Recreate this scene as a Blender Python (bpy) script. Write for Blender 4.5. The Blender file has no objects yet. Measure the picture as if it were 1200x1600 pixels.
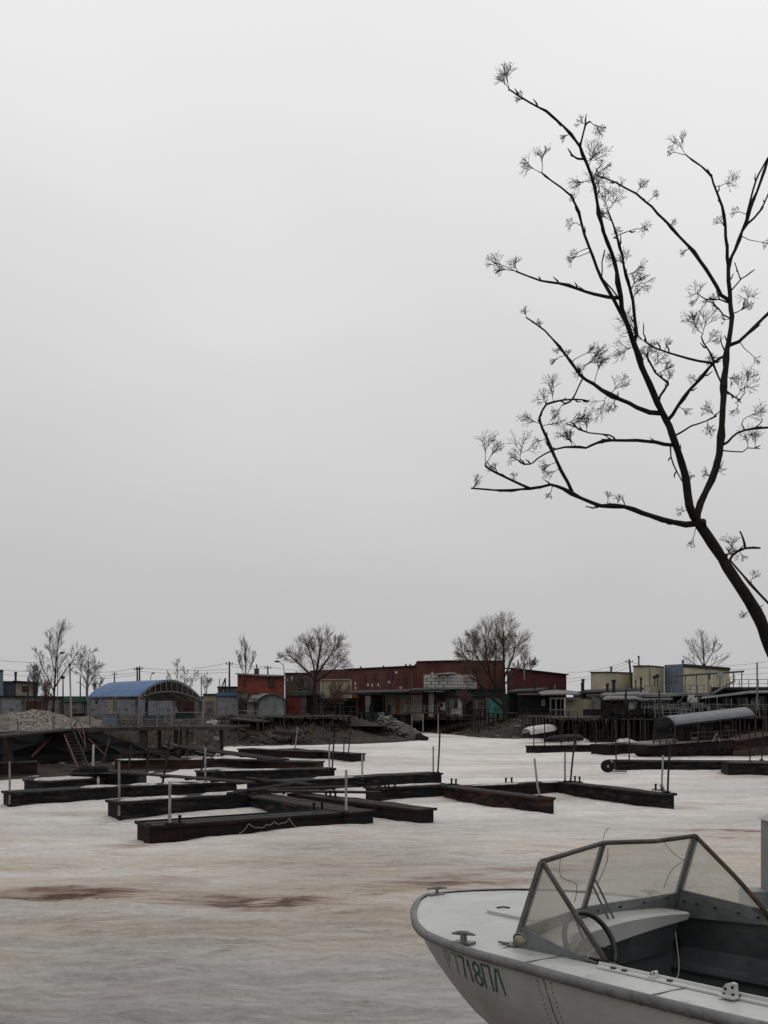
import bpy, math, random
import numpy as np
from mathutils import Vector, Matrix
rnd = random.Random(7)
S = bpy.context.scene
C = S.collection

# ------------------------------------------------------------ camera, sky, light
H = 3.5          # eye height above the ice
F = 1388.0       # focal length in photo pixels (1200 x 1600)
HY = 1100.0      # horizon row
cd = bpy.data.cameras.new('camera')
cam = bpy.data.objects.new('camera', cd); C.objects.link(cam)
cam.location = (0, 0, H); cam.rotation_euler = (math.radians(90), 0, 0)
cd.sensor_fit = 'VERTICAL'; cd.sensor_height = 36; cd.lens = F / 1600 * 36
cd.shift_y = (HY - 800) / 1600
cd.clip_start = 0.1; cd.clip_end = 6000
S.camera = cam
S.render.resolution_x = 768; S.render.resolution_y = 1024

SUN_EL, SUN_ROT = math.radians(50), math.radians(35)
w = bpy.data.worlds.new('World'); S.world = w; w.use_nodes = True
nt = w.node_tree; nt.nodes.clear()
def N(t, **k):
    n = nt.nodes.new(t)
    for a, b in k.items(): setattr(n, a, b)
    return n
out = N('ShaderNodeOutputWorld')
sky = N('ShaderNodeTexSky'); sky.sky_type = 'NISHITA'; sky.sun_disc = False
sky.sun_elevation = SUN_EL; sky.sun_rotation = SUN_ROT; sky.dust_density = 6; sky.air_density = 1.5
bw = N('ShaderNodeRGBToBW'); nt.links.new(sky.outputs[0], bw.inputs[0])
bg1 = N('ShaderNodeBackground'); bg1.inputs[1].default_value = 0.05
nt.links.new(bw.outputs[0], bg1.inputs[0])
tc = N('ShaderNodeTexCoord'); sep = N('ShaderNodeSeparateXYZ'); nt.links.new(tc.outputs['Generated'], sep.inputs[0])
mp = N('ShaderNodeMapping'); mp.inputs['Scale'].default_value = (1.0, 1.0, 2.2); nt.links.new(tc.outputs['Generated'], mp.inputs[0])
ns = N('ShaderNodeTexNoise'); ns.inputs['Scale'].default_value = 1.6; ns.inputs['Detail'].default_value = 4; ns.inputs['Roughness'].default_value = 0.45
nt.links.new(mp.outputs[0], ns.inputs[0])
ma = N('ShaderNodeMath', operation='MULTIPLY_ADD'); ma.inputs[1].default_value = 0.34; ma.inputs[2].default_value = -0.165
nt.links.new(ns.outputs[0], ma.inputs[0])
ad = N('ShaderNodeMath', operation='ADD'); nt.links.new(sep.outputs[2], ad.inputs[0]); nt.links.new(ma.outputs[0], ad.inputs[1])
cr = N('ShaderNodeValToRGB'); nt.links.new(ad.outputs[0], cr.inputs[0])
e = cr.color_ramp.elements
def g(v, w_=1.0): return (v * 0.988, v * 0.987, v * 1.0, 1)
e[0].position = 0.0; e[0].color = g(0.545)
e[1].position = 1.0; e[1].color = g(1.0)
for p_, v_ in ((0.14, 0.555), (0.28, 0.62), (0.42, 0.725), (0.56, 0.82), (0.75, 0.92)):
    k = e.new(p_); k.color = g(v_)
bg2 = N('ShaderNodeBackground'); bg2.inputs[1].default_value = 1.03
nt.links.new(cr.outputs[0], bg2.inputs[0])
mx = N('ShaderNodeMixShader'); mx.inputs[0].default_value = 0.93
nt.links.new(bg1.outputs[0], mx.inputs[1]); nt.links.new(bg2.outputs[0], mx.inputs[2]); nt.links.new(mx.outputs[0], out.inputs[0])

sl = bpy.data.lights.new('sun', 'SUN'); sl.energy = 0.5; sl.angle = math.radians(25); sl.color = (1, 0.97, 0.93)
so = bpy.data.objects.new('sun', sl); C.objects.link(so)
# Nishita rotation is measured clockwise from +Y
sd = Vector((math.sin(SUN_ROT) * math.cos(SUN_EL), math.cos(SUN_ROT) * math.cos(SUN_EL), math.sin(SUN_EL)))
so.rotation_euler = sd.to_track_quat('Z', 'Y').to_euler()
S.view_settings.view_transform = 'Standard'; S.view_settings.look = 'None'
S.view_settings.exposure = 0.0; S.view_settings.gamma = 1.0
S.render.engine = 'CYCLES'

# ------------------------------------------------------------ pixel -> place helpers
def G(px, py, z=0.0):
    Y = (H - z) * F / (py - HY); return Vector(((px - 600) / F * Y, Y, z))
def P(px, py, Y): return Vector(((px - 600) / F * Y, Y, H - (py - HY) / F * Y))
def XX(px, Y): return (px - 600) / F * Y
def ZZ(py, Y): return H - (py - HY) / F * Y

# ------------------------------------------------------------ numpy noise
def _hash(ix, iy, seed):
    n = (ix.astype(np.int64) * 374761393 + iy.astype(np.int64) * 668265263 + seed * 974634777) & 0xffffffff
    n = ((n ^ (n >> 13)) * 1274126177) & 0xffffffff
    return ((n ^ (n >> 16)) & 0xffff) / 65535.0
def vnoise(x, y, seed=0):
    ix = np.floor(x); iy = np.floor(y); fx = x - ix; fy = y - iy
    fx = fx * fx * (3 - 2 * fx); fy = fy * fy * (3 - 2 * fy)
    a = _hash(ix, iy, seed); b = _hash(ix + 1, iy, seed); c = _hash(ix, iy + 1, seed); d = _hash(ix + 1, iy + 1, seed)
    return (a * (1 - fx) + b * fx) * (1 - fy) + (c * (1 - fx) + d * fx) * fy - 0.5
def fbm(x, y, o=4, seed=0, r=0.5):
    t = 0; a = 1.0; x = np.asarray(x, float); y = np.asarray(y, float)
    for i in range(o):
        t = t + a * vnoise(x * 2 ** i + 17.3 * i, y * 2 ** i + 5.1 * i, seed + i); a *= r
    return t

# ------------------------------------------------------------ materials
def mat(name, c1, c2=None, scale=3.0, rough=0.8, bump=0.0, stretch=(1, 1, 1), c3=None, s3=1.0, t3=(0.55, 0.7), metal=0.0, detail=6, bscale=None, lo=0.35, hi=0.65, brick=None, st3=None, wave=None):
    m = bpy.data.materials.new(name); m.use_nodes = True; t = m.node_tree; nd = t.nodes; L = t.links
    b = nd['Principled BSDF']; b.inputs['Roughness'].default_value = rough; b.inputs['Metallic'].default_value = metal; b.inputs['Specular IOR Level'].default_value = 0.12 if rough > 0.62 else 0.4
    c2 = c2 or tuple(v * 0.7 for v in c1)
    tcx = nd.new('ShaderNodeTexCoord'); mpx = nd.new('ShaderNodeMapping'); mpx.inputs['Scale'].default_value = stretch
    L.new(tcx.outputs['Object'], mpx.inputs[0])
    n1 = nd.new('ShaderNodeTexNoise'); n1.inputs['Scale'].default_value = scale; n1.inputs['Detail'].default_value = detail; n1.inputs['Roughness'].default_value = 0.6
    L.new(mpx.outputs[0], n1.inputs[0])
    r1 = nd.new('ShaderNodeValToRGB'); r1.color_ramp.elements[0].position = lo; r1.color_ramp.elements[1].position = hi
    r1.color_ramp.elements[0].color = (*c2, 1); r1.color_ramp.elements[1].color = (*c1, 1)
    L.new(n1.outputs[0], r1.inputs[0]); col = r1.outputs[0]
    if brick:
        bt = nd.new('ShaderNodeTexBrick'); bt.inputs['Scale'].default_value = 1
        bt.inputs['Brick Width'].default_value = brick[0]; bt.inputs['Row Height'].default_value = brick[1]; bt.inputs['Mortar Size'].default_value = brick[2]
        cs = nd.new('ShaderNodeSeparateXYZ'); L.new(tcx.outputs['Object'], cs.inputs[0])
        sm = nd.new('ShaderNodeMath'); sm.operation = 'ADD'; L.new(cs.outputs[0], sm.inputs[0]); L.new(cs.outputs[1], sm.inputs[1])
        cc = nd.new('ShaderNodeCombineXYZ'); L.new(sm.outputs[0], cc.inputs[0]); L.new(cs.outputs[2], cc.inputs[1])
        L.new(cc.outputs[0], bt.inputs['Vector'])
        bt.inputs['Color1'].default_value = (1, 1, 1, 1); bt.inputs['Color2'].default_value = (0.8, 0.8, 0.8, 1); bt.inputs['Mortar'].default_value = (*brick[3], 1)
        mm = nd.new('ShaderNodeMixRGB'); mm.blend_type = 'MULTIPLY'; mm.inputs[0].default_value = 1
        L.new(col, mm.inputs[1]); L.new(bt.outputs[0], mm.inputs[2]); col = mm.outputs[0]
    if wave:
        wv = nd.new('ShaderNodeTexWave'); wv.bands_direction = wave[0]; wv.inputs['Scale'].default_value = wave[1]; wv.inputs['Distortion'].default_value = wave[2]
        L.new(tcx.outputs['Object'], wv.inputs[0])
        wr = nd.new('ShaderNodeValToRGB'); wr.color_ramp.elements[0].color = (wave[3],) * 3 + (1,); wr.color_ramp.elements[1].position = 0.35
        L.new(wv.outputs[0], wr.inputs[0])
        mm = nd.new('ShaderNodeMixRGB'); mm.blend_type = 'MULTIPLY'; mm.inputs[0].default_value = 1
        L.new(col, mm.inputs[1]); L.new(wr.outputs[0], mm.inputs[2]); col = mm.outputs[0]
    if c3:
        mp3 = nd.new('ShaderNodeMapping'); mp3.inputs['Scale'].default_value = st3 or stretch; mp3.inputs['Location'].default_value = (3.1, 7.7, 1.3)
        L.new(tcx.outputs['Object'], mp3.inputs[0])
        n2 = nd.new('ShaderNodeTexNoise'); n2.inputs['Scale'].default_value = s3; n2.inputs['Detail'].default_value = 7; n2.inputs['Roughness'].default_value = 0.65
        L.new(mp3.outputs[0], n2.inputs[0])
        r2 = nd.new('ShaderNodeValToRGB'); r2.color_ramp.elements[0].position = t3[0]; r2.color_ramp.elements[1].position = t3[1]
        L.new(n2.outputs[0], r2.inputs[0])
        m2 = nd.new('ShaderNodeMixRGB'); L.new(r2.outputs[0], m2.inputs[0]); L.new(col, m2.inputs[1]); m2.inputs[2].default_value = (*c3, 1); col = m2.outputs[0]
    L.new(col, b.inputs['Base Color'])
    if bump:
        bp = nd.new('ShaderNodeBump'); bp.inputs['Strength'].default_value = bump; bp.inputs['Distance'].default_value = 0.02
        n3 = nd.new('ShaderNodeTexNoise'); n3.inputs['Scale'].default_value = bscale or scale * 4; n3.inputs['Detail'].default_value = 5
        L.new(mpx.outputs[0], n3.inputs[0]); L.new(n3.outputs[0], bp.inputs['Height']); L.new(bp.outputs[0], b.inputs['Normal'])
    return m

M = {}
M['black'] = mat('tarred_steel', (0.0132, 0.0132, 0.0138), (0.0048, 0.0054, 0.0060), 2.2, 0.75, 0.5, (1, 1, 2), c3=(0.07, 0.045, 0.035), s3=2.6, t3=(0.52, 0.74), st3=(0.6, 0.6, 3))
M['rust'] = mat('rusty_steel', (0.062, 0.029, 0.021), (0.0176, 0.0104, 0.0088), 2.0, 0.85, 0.6, (0.5, 0.5, 2.2), c3=(0.012, 0.012, 0.013), s3=1.3, t3=(0.47, 0.6))
M['rustdark'] = mat('dark_rusty_steel', (0.0350, 0.0168, 0.0126), (0.0098, 0.0077, 0.0077), 2.4, 0.85, 0.6, (0.5, 0.5, 2.5), c3=(0.01, 0.011, 0.013), s3=1.1, t3=(0.42, 0.6))
M['plank'] = mat('weathered_plank', (0.0553, 0.0468, 0.0403), (0.0195, 0.0169, 0.0149), 1.5, 0.9, 0.7, (1, 6, 6), c3=(0.02, 0.018, 0.017), s3=1.4, t3=(0.5, 0.7))
M['deckdark'] = mat('dark_wet_deck', (0.0270, 0.0252, 0.0240), (0.0108, 0.0102, 0.0102), 2.0, 0.7, 0.6, (1, 4, 4))
M['wood'] = mat('grey_timber', (0.0700, 0.0581, 0.0476), (0.0280, 0.0238, 0.0210), 2.0, 0.9, 0.6, (4, 4, 1))
M['darkwood'] = mat('dark_timber', (0.0325, 0.0260, 0.0215), (0.0117, 0.0097, 0.0091), 2.0, 0.9, 0.6, (4, 4, 1))
M['snowtop'] = mat('old_snow', (0.50, 0.49, 0.475), (0.22, 0.21, 0.20), 4.0, 0.8, 0.6)
M['pipew'] = mat('pale_grey_pipe', (0.30, 0.30, 0.295), (0.15, 0.145, 0.14), 6.0, 0.6, 0.3, (1, 1, 0.6), c3=(0.10, 0.07, 0.05), s3=3, t3=(0.6, 0.72))
M['pipeb'] = mat('dark_steel_pipe', (0.035, 0.032, 0.03), (0.012, 0.012, 0.012), 5.0, 0.7, 0.2)
M['pipeg'] = mat('galvanised_steel', (0.19, 0.19, 0.185), (0.09, 0.088, 0.085), 6.0, 0.6, 0.2, c3=(0.06, 0.04, 0.03), s3=2.5, t3=(0.58, 0.75))
M['redpaint'] = mat('red_paint', (0.095, 0.026, 0.024), (0.04, 0.016, 0.015), 3.0, 0.7, 0.3)
M['tyre'] = mat('rubber', (0.016, 0.016, 0.017), (0.008, 0.008, 0.009), 8, 0.85, 0.4)
M['rope'] = mat('rope', (0.30, 0.28, 0.25), (0.18, 0.17, 0.15), 20, 0.9)
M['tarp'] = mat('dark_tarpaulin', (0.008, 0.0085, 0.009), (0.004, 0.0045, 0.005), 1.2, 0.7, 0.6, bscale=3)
M['blue'] = mat('blue_roof_sheet', (0.062, 0.135, 0.29), (0.042, 0.10, 0.225), 1.2, 0.6, 0.2, wave=('X', 3, 0.5, 0.75), c3=(0.13, 0.17, 0.24), s3=0.8, t3=(0.55, 0.7))
M['lining'] = mat('grey_lining', (0.30, 0.30, 0.29), (0.2, 0.2, 0.195), 1.5, 0.8, 0.1)
M['greysheet'] = mat('grey_roof_sheet', (0.082, 0.089, 0.102), (0.058, 0.063, 0.073), 1.5, 0.55, 0.15, wave=('Y', 2.5, 0.2, 0.8))
M['roofdark'] = mat('bitumen_roof', (0.0350, 0.0350, 0.0350), (0.0175, 0.0175, 0.0182), 1.5, 0.85, 0.4)
M['roofpale'] = mat('slate_roof_sheet', (0.18, 0.18, 0.178), (0.09, 0.09, 0.09), 1.2, 0.8, 0.3)
M['grime'] = mat('grimy_render', (0.1849, 0.1794, 0.1740), (0.0979, 0.0925, 0.0870), 1.3, 0.9, 0.5, c3=(0.05, 0.045, 0.042), s3=0.8, t3=(0.5, 0.7))
M['lav'] = mat('lilac_grey_paint', (0.2352, 0.2352, 0.2548), (0.1568, 0.1568, 0.1715), 1.6, 0.8, 0.3, c3=(0.08, 0.07, 0.065), s3=0.9, t3=(0.55, 0.72))
M['beige'] = mat('beige_render', (0.3315, 0.2877, 0.2097), (0.2242, 0.1950, 0.1463), 0.9, 0.9, 0.3, c3=(0.12, 0.10, 0.08), s3=0.6, t3=(0.55, 0.75))
M['cream'] = mat('cream_render', (0.50, 0.455, 0.33), (0.38, 0.345, 0.25), 0.5, 0.9, 0.2, c3=(0.30, 0.28, 0.22), s3=0.4, t3=(0.55, 0.75), wave=('X', 1.6, 0.1, 0.9))
M['brown'] = mat('brown_painted_steel', (0.075, 0.035, 0.028), (0.04, 0.022, 0.02), 1.5, 0.8, 0.3)
M['darkred'] = mat('dark_red_door_paint', (0.15, 0.030, 0.030), (0.09, 0.02, 0.02), 1.5, 0.75, 0.2)
M['orange'] = mat('orange_brown_door', (0.27, 0.12, 0.055), (0.18, 0.08, 0.04), 1.5, 0.8, 0.2)
M['white'] = mat('off_white_paint', (0.50, 0.50, 0.47), (0.33, 0.33, 0.31), 2, 0.7, 0.2)
M['mint'] = mat('faded_mint_paint', (0.30, 0.35, 0.335), (0.2, 0.24, 0.23), 1.2, 0.8, 0.3, wave=('X', 2.6, 0.4, 0.6), c3=(0.08, 0.09, 0.08), s3=1.0, t3=(0.55, 0.72))
M['teal'] = mat('teal_paint', (0.085, 0.26, 0.225), (0.05, 0.17, 0.15), 1.2, 0.8, 0.2)
M['green'] = mat('green_net', (0.018, 0.075, 0.062), (0.01, 0.04, 0.035), 2, 0.9, 0.4)
M['greenfascia'] = mat('green_fascia', (0.05, 0.12, 0.085), (0.03, 0.08, 0.055), 2, 0.8)
M['redbrick'] = mat('red_orange_brick', (0.235, 0.070, 0.045), (0.15, 0.046, 0.032), 1.0, 0.9, 0.4, c3=(0.11, 0.04, 0.03), s3=0.7, t3=(0.55, 0.75), brick=(0.5, 0.16, 0.015, (0.75, 0.7, 0.7)))
M['factory'] = mat('dark_red_brick', (0.1375, 0.0572, 0.0462), (0.0990, 0.0418, 0.0363), 0.35, 0.9, 0.3, c3=(0.062, 0.026, 0.023), s3=0.25, t3=(0.52, 0.75), brick=(0.5, 0.16, 0.012, (0.8, 0.8, 0.8)), st3=(1, 1, 0.4))
M['annex'] = mat('grey_brown_brick', (0.0960, 0.0749, 0.0720), (0.0624, 0.0509, 0.0499), 1, 0.9, 0.3)
M['maroon'] = mat('maroon_sheet', (0.092, 0.027, 0.028), (0.07, 0.022, 0.023), 0.8, 0.8, 0.1, wave=('X', 2.2, 0.1, 0.82))
M['whiteblock'] = mat('white_silicate_block', (0.50, 0.49, 0.46), (0.38, 0.37, 0.35), 1.2, 0.9, 0.3, brick=(0.62, 0.42, 0.045, (0.30, 0.29, 0.27)))
M['blockgrey'] = mat('concrete_block', (0.2242, 0.2156, 0.1984), (0.1466, 0.1423, 0.1336), 1.2, 0.9, 0.3, brick=(0.6, 0.3, 0.03, (0.6, 0.6, 0.6)))
M['bluegrey'] = mat('blue_grey_sheet', (0.155, 0.185, 0.225), (0.12, 0.145, 0.18), 1.2, 0.7, 0.1, wave=('X', 3, 0.1, 0.9))
M['window'] = mat('window_glass', (0.02, 0.022, 0.025), (0.012, 0.013, 0.015), 2, 0.25)
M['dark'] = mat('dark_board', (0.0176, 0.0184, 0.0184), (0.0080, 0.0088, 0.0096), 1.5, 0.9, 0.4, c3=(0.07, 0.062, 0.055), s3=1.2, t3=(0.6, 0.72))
M['teald'] = mat('dark_green_wall', (0.022, 0.042, 0.04), (0.012, 0.022, 0.022), 1.2, 0.85, 0.3)
M['bark'] = mat('bark', (0.0360, 0.0272, 0.0224), (0.0160, 0.0128, 0.0112), 6, 0.9, 0.5, (2, 2, 0.7))
M['rowanbark'] = mat('rowan_bark', (0.022, 0.019, 0.016), (0.008, 0.007, 0.0065), 14, 0.8, 0.6, (1, 1, 0.4))
M['twig'] = mat('twigs', (0.135, 0.083, 0.056), (0.08, 0.052, 0.038), 1.0, 0.9)
M['twiggrey'] = mat('grey_twigs', (0.11, 0.10, 0.092), (0.065, 0.06, 0.055), 1.0, 0.9)
M['birch'] = mat('birch_bark', (0.28, 0.27, 0.26), (0.07, 0.065, 0.06), 3, 0.9, 0.2, (1, 1, 3))
M['pole'] = mat('pole_timber', (0.05, 0.045, 0.04), (0.025, 0.022, 0.02), 3, 0.9, 0.2)
M['concrete'] = mat('concrete', (0.16, 0.155, 0.145), (0.08, 0.077, 0.072), 2, 0.95, 0.5)
M['wire'] = mat('cable', (0.02, 0.02, 0.022), (0.015, 0.015, 0.016), 1, 0.7)
M['rubble'] = mat('rubble', (0.15, 0.135, 0.115), (0.05, 0.043, 0.037), 1.2, 0.95, 0.6)
M['dirtysnow'] = mat('dirty_snow_heap', (0.225, 0.198, 0.170), (0.045, 0.038, 0.032), 6.5, 0.95, 1.0, bscale=7, detail=12, lo=0.42, hi=0.56)

# ------------------------------------------------------------ mesh building
WL = {}
class MB:
    def __init__(s): s.v = []; s.f = []
    def add(s, vs, fs):
        o = len(s.v); s.v += [tuple(map(float, v)) for v in vs]; s.f += [tuple(i + o for i in f) for f in fs]; return s
    def box(s, c, sz, rz=0, R=None):
        x, y, z = [a / 2 for a in sz]; R = R or Matrix.Rotation(rz, 3, 'Z'); c = Vector(c)
        vs = [c + R @ Vector(p) for p in ((-x, -y, -z), (x, -y, -z), (x, y, -z), (-x, y, -z), (-x, -y, z), (x, -y, z), (x, y, z), (-x, y, z))]
        return s.add(vs, [(0, 3, 2, 1), (4, 5, 6, 7), (0, 1, 5, 4), (1, 2, 6, 5), (2, 3, 7, 6), (3, 0, 4, 7)])
    def bar(s, p, q, w_, h_=None, up=(0, 0, 1)):
        h_ = h_ or w_; p = Vector(p); q = Vector(q); d = (q - p); L = d.length
        if L < 1e-6: return s
        d.normalize(); u = Vector(up)
        if abs(d.dot(u)) > 0.98: u = Vector((0, 1, 0))
        a = d.cross(u).normalized(); b = a.cross(d).normalized()
        R = Matrix((d, a, b)).transposed()
        return s.box((p + q) / 2, (L, w_, h_), R=R)
    def tube(s, pts, r, n=6, cap=True):
        pts = [Vector(p) for p in pts]; m = len(pts)
        rr = r if isinstance(r, (list, tuple)) else [r] * m
        vs = []; fs = []; pa = None
        for i, p in enumerate(pts):
            d = (pts[min(i + 1, m - 1)] - pts[max(i - 1, 0)])
            if d.length < 1e-9: d = Vector((0, 0, 1))
            d.normalize()
            if pa is None:
                u = Vector((0, 0, 1)) if abs(d.z) < 0.9 else Vector((1, 0, 0)); a = d.cross(u).normalized()
            else:
                a = (pa - d * pa.dot(d))
                a = a.normalized() if a.length > 1e-6 else d.orthogonal().normalized()
            pa = a; b = d.cross(a)
            for k in range(n):
                t = 2 * math.pi * k / n; vs.append(p + (a * math.cos(t) + b * math.sin(t)) * rr[i])
        for i in range(m - 1):
            for k in range(n):
                k2 = (k + 1) % n; fs.append((i * n + k, i * n + k2, (i + 1) * n + k2, (i + 1) * n + k))
        if cap: fs.append(tuple(range(n - 1, -1, -1))); fs.append(tuple((m - 1) * n + k for k in range(n)))
        return s.add(vs, fs)
    def prism(s, poly, z0, z1):
        n = len(poly); zt = z1 if isinstance(z1, (list, tuple)) else [z1] * n
        zb = z0 if isinstance(z0, (list, tuple)) else [z0] * n
        vs = [(p[0], p[1], zb[i]) for i, p in enumerate(poly)] + [(p[0], p[1], zt[i]) for i, p in enumerate(poly)]
        fs = [tuple(range(n - 1, -1, -1)), tuple(range(n, 2 * n))] + [(i, (i + 1) % n, n + (i + 1) % n, n + i) for i in range(n)]
        return s.add(vs, fs)
    def loft(s, rows, closed=False):
        m = len(rows[0]); vs = [p for r in rows for p in r]; fs = []
        for i in range(len(rows) - 1):
            for k in range(m if closed else m - 1):
                k2 = (k + 1) % m; fs.append((i * m + k, i * m + k2, (i + 1) * m + k2, (i + 1) * m + k))
        return s.add(vs, fs)
    def slab(s, rows, t, d=None):
        """sheet of rows with thickness t along -d (default down)"""
        d = Vector(d or (0, 0, -1)) * t
        A = [[Vector(p) for p in r] for r in rows]; B = [[p + d for p in r] for r in A]
        n = len(A); m = len(A[0]); s.loft(A); s.loft([list(reversed(r)) for r in B])
        rim = [A[0][k] for k in range(m)] + [A[i][m - 1] for i in range(1, n)] + [A[n - 1][k] for k in range(m - 2, -1, -1)] + [A[i][0] for i in range(n - 2, 0, -1)]
        k = len(rim); o = len(s.v); s.v += [tuple(p) for p in rim] + [tuple(p + d) for p in rim]
        s.f += [(o + i, o + k + i, o + k + (i + 1) % k, o + (i + 1) % k) for i in range(k)]
        return s
    def build(s, name, m, parent=None, smooth=False, local=False, bevel=0.0):
        me = bpy.data.meshes.new(name)
        V = np.array(s.v, float)
        if parent is not None and not local: off = Vector(WL[parent.name])
        elif local: off = Vector((0, 0, 0))
        else: off = Vector(((V[:, 0].min() + V[:, 0].max()) / 2, (V[:, 1].min() + V[:, 1].max()) / 2, V[:, 2].min()))
        V = V - np.array(off); me.from_pydata(V.tolist(), [], s.f); me.materials.append(m)
        o = bpy.data.objects.new(name, me); C.objects.link(o)
        if parent is not None: o.parent = parent; WL[o.name] = tuple(off)
        else: o.location = off; WL[o.name] = tuple(off)
        if smooth: me.polygons.foreach_set('use_smooth', [True] * len(me.polygons))
        if bevel:
            b = o.modifiers.new('bevel', 'BEVEL'); b.width = bevel; b.segments = 2; b.limit_method = 'ANGLE'
        return o
def tag(o, label=None, cat=None, group=None, kind=None):
    if label: o['label'] = label
    if cat: o['category'] = cat
    if group: o['group'] = group
    if kind: o['kind'] = kind
    return o
def thing(name, loc, label, cat, group=None):
    o = bpy.data.objects.new(name, None); C.objects.link(o); o.location = loc; o.empty_display_size = 0.3
    WL[o.name] = tuple(loc); return tag(o, label, cat, group)
def single(mb, name, m, label, cat, group=None, smooth=False, bevel=0.0):
    return tag(mb.build(name, m, smooth=smooth, bevel=bevel), label, cat, group)

# ============================================================ SETTING: shore, ice, ground
# ice edge along the shore, traced as points on the ice
SH = [(-520, 1262), (-300, 1245), (-120, 1233), (0, 1226), (120, 1217), (200, 1213), (262, 1208), (312, 1199), (338, 1180), (352, 1168), (400, 1166), (470, 1165), (560, 1163), (620, 1160),
      (652, 1157.5), (662, 1153), (652, 1149), (636, 1146.5), (620, 1144.5), (634, 1143), (655, 1143.5), (672, 1145), (695, 1147), (745, 1152.5), (800, 1155), (836, 1153), (870, 1158),
      (920, 1160), (1000, 1161), (1100, 1164), (1220, 1166), (1400, 1172), (1700, 1180), (2100, 1190)]
SHW = [G(a, b) for a, b in SH]
POLY = [(p.x, p.y) for p in SHW] + [(260, 60), (260, 900), (-260, 900), (-260, 20), (-30, 20)]
def sdist(X, Y):
    """signed distance to the shoreline: positive on land"""
    X = np.asarray(X, float); Y = np.asarray(Y, float)
    d = np.full(X.shape, 1e9); inside = np.zeros(X.shape, bool); n = len(POLY)
    for i in range(n):
        x1, y1 = POLY[i]; x2, y2 = POLY[(i + 1) % n]
        dx, dy = x2 - x1, y2 - y1; t = np.clip(((X - x1) * dx + (Y - y1) * dy) / (dx * dx + dy * dy + 1e-12), 0, 1)
        d = np.minimum(d, np.hypot(X - x1 - t * dx, Y - y1 - t * dy))
        c = ((y1 > Y) != (y2 > Y)); xi = x1 + (Y - y1) / (y2 - y1 + 1e-12) * dx
        inside ^= (c & (X < xi))
    return np.where(inside, d, -d)
def bankz(X, Y):
    d = sdist(X, Y)
    w_ = 9.0 + 2 * fbm(X / 8, Y / 8, 2, 4)
    lf = 1 / (1 + np.exp((X + 3 - 0.0 * Y) * 1.2)) / (1 + np.exp((Y - 72) * .4))
    d0 = d; d = np.where(d > 0, np.maximum(d - 13.0 * lf, 0.1 * d), d)
    t = np.clip(d / w_, 0, 1); s_ = np.where(d < 0, d * 0.35, 1.95 * (t * t * (3 - 2 * t)) * 0.8 + 1.95 * t * 0.2)
    z = s_ + np.clip(t * 2, 0, 1) * (0.28 * fbm(X / 2.5, Y / 2.5, 4, 9)) + 0.06 * fbm(X / 0.8, Y / 0.8, 3, 12) * (t > 0)
    # the jutting spit of earth in front of the big tree
    c = P(560, 1120, 88); gx = np.exp(-((X - c.x) / 6.0) ** 2 - ((Y - 92) / 7.0) ** 2); z = z + 0.35 * gx * (d > 0)
    return np.maximum(z, -0.8)
def gridmesh(name, xs, ys, zf, m, extra=None):
    Xg, Yg = (xs, ys) if xs.ndim == 2 else np.meshgrid(xs, ys); Zg = zf(Xg, Yg); r, c = Xg.shape
    V = np.stack([Xg, Yg, Zg], -1).reshape(-1, 3); idx = np.arange(r * c).reshape(r, c)
    Fq = np.stack([idx[:-1, :-1], idx[:-1, 1:], idx[1:, 1:], idx[1:, :-1]], -1).reshape(-1, 4)
    me = bpy.data.meshes.new(name); me.vertices.add(len(V)); me.vertices.foreach_set('co', V.ravel())
    me.loops.add(Fq.size); me.loops.foreach_set('vertex_index', Fq.ravel()); me.polygons.add(len(Fq))
    me.polygons.foreach_set('loop_start', np.arange(0, Fq.size, 4)); me.polygons.foreach_set('loop_total', np.full(len(Fq), 4))
    me.polygons.foreach_set('use_smooth', np.ones(len(Fq), bool)); me.update(); me.validate()
    me.materials.append(m); o = bpy.data.objects.new(name, me); C.objects.link(o)
    if extra is not None:
        for nm, arr in extra(Xg, Yg).items():
            a = me.attributes.new(nm, 'FLOAT', 'POINT'); a.data.foreach_set('value', arr.ravel().astype(np.float32))
    return o

M['mud'] = mat('mud_bank', (0.042, 0.032, 0.026), (0.016, 0.013, 0.012), 0.9, 0.9, 0.8, c3=(0.062, 0.05, 0.037), s3=0.5, t3=(0.52, 0.7), bscale=4, detail=9)
o = gridmesh('shore', np.arange(-110, 141, 1.0), np.arange(26, 215, 0.9), bankz, M['mud']); tag(o, kind='structure')
b = MB(); b.add([(-4000, 212, 1.7), (4000, 212, 1.7), (4000, 5000, 1.7), (-4000, 5000, 1.7)], [(0, 1, 2, 3)]); tag(b.build('ground', M['mud']), kind='structure')

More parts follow.
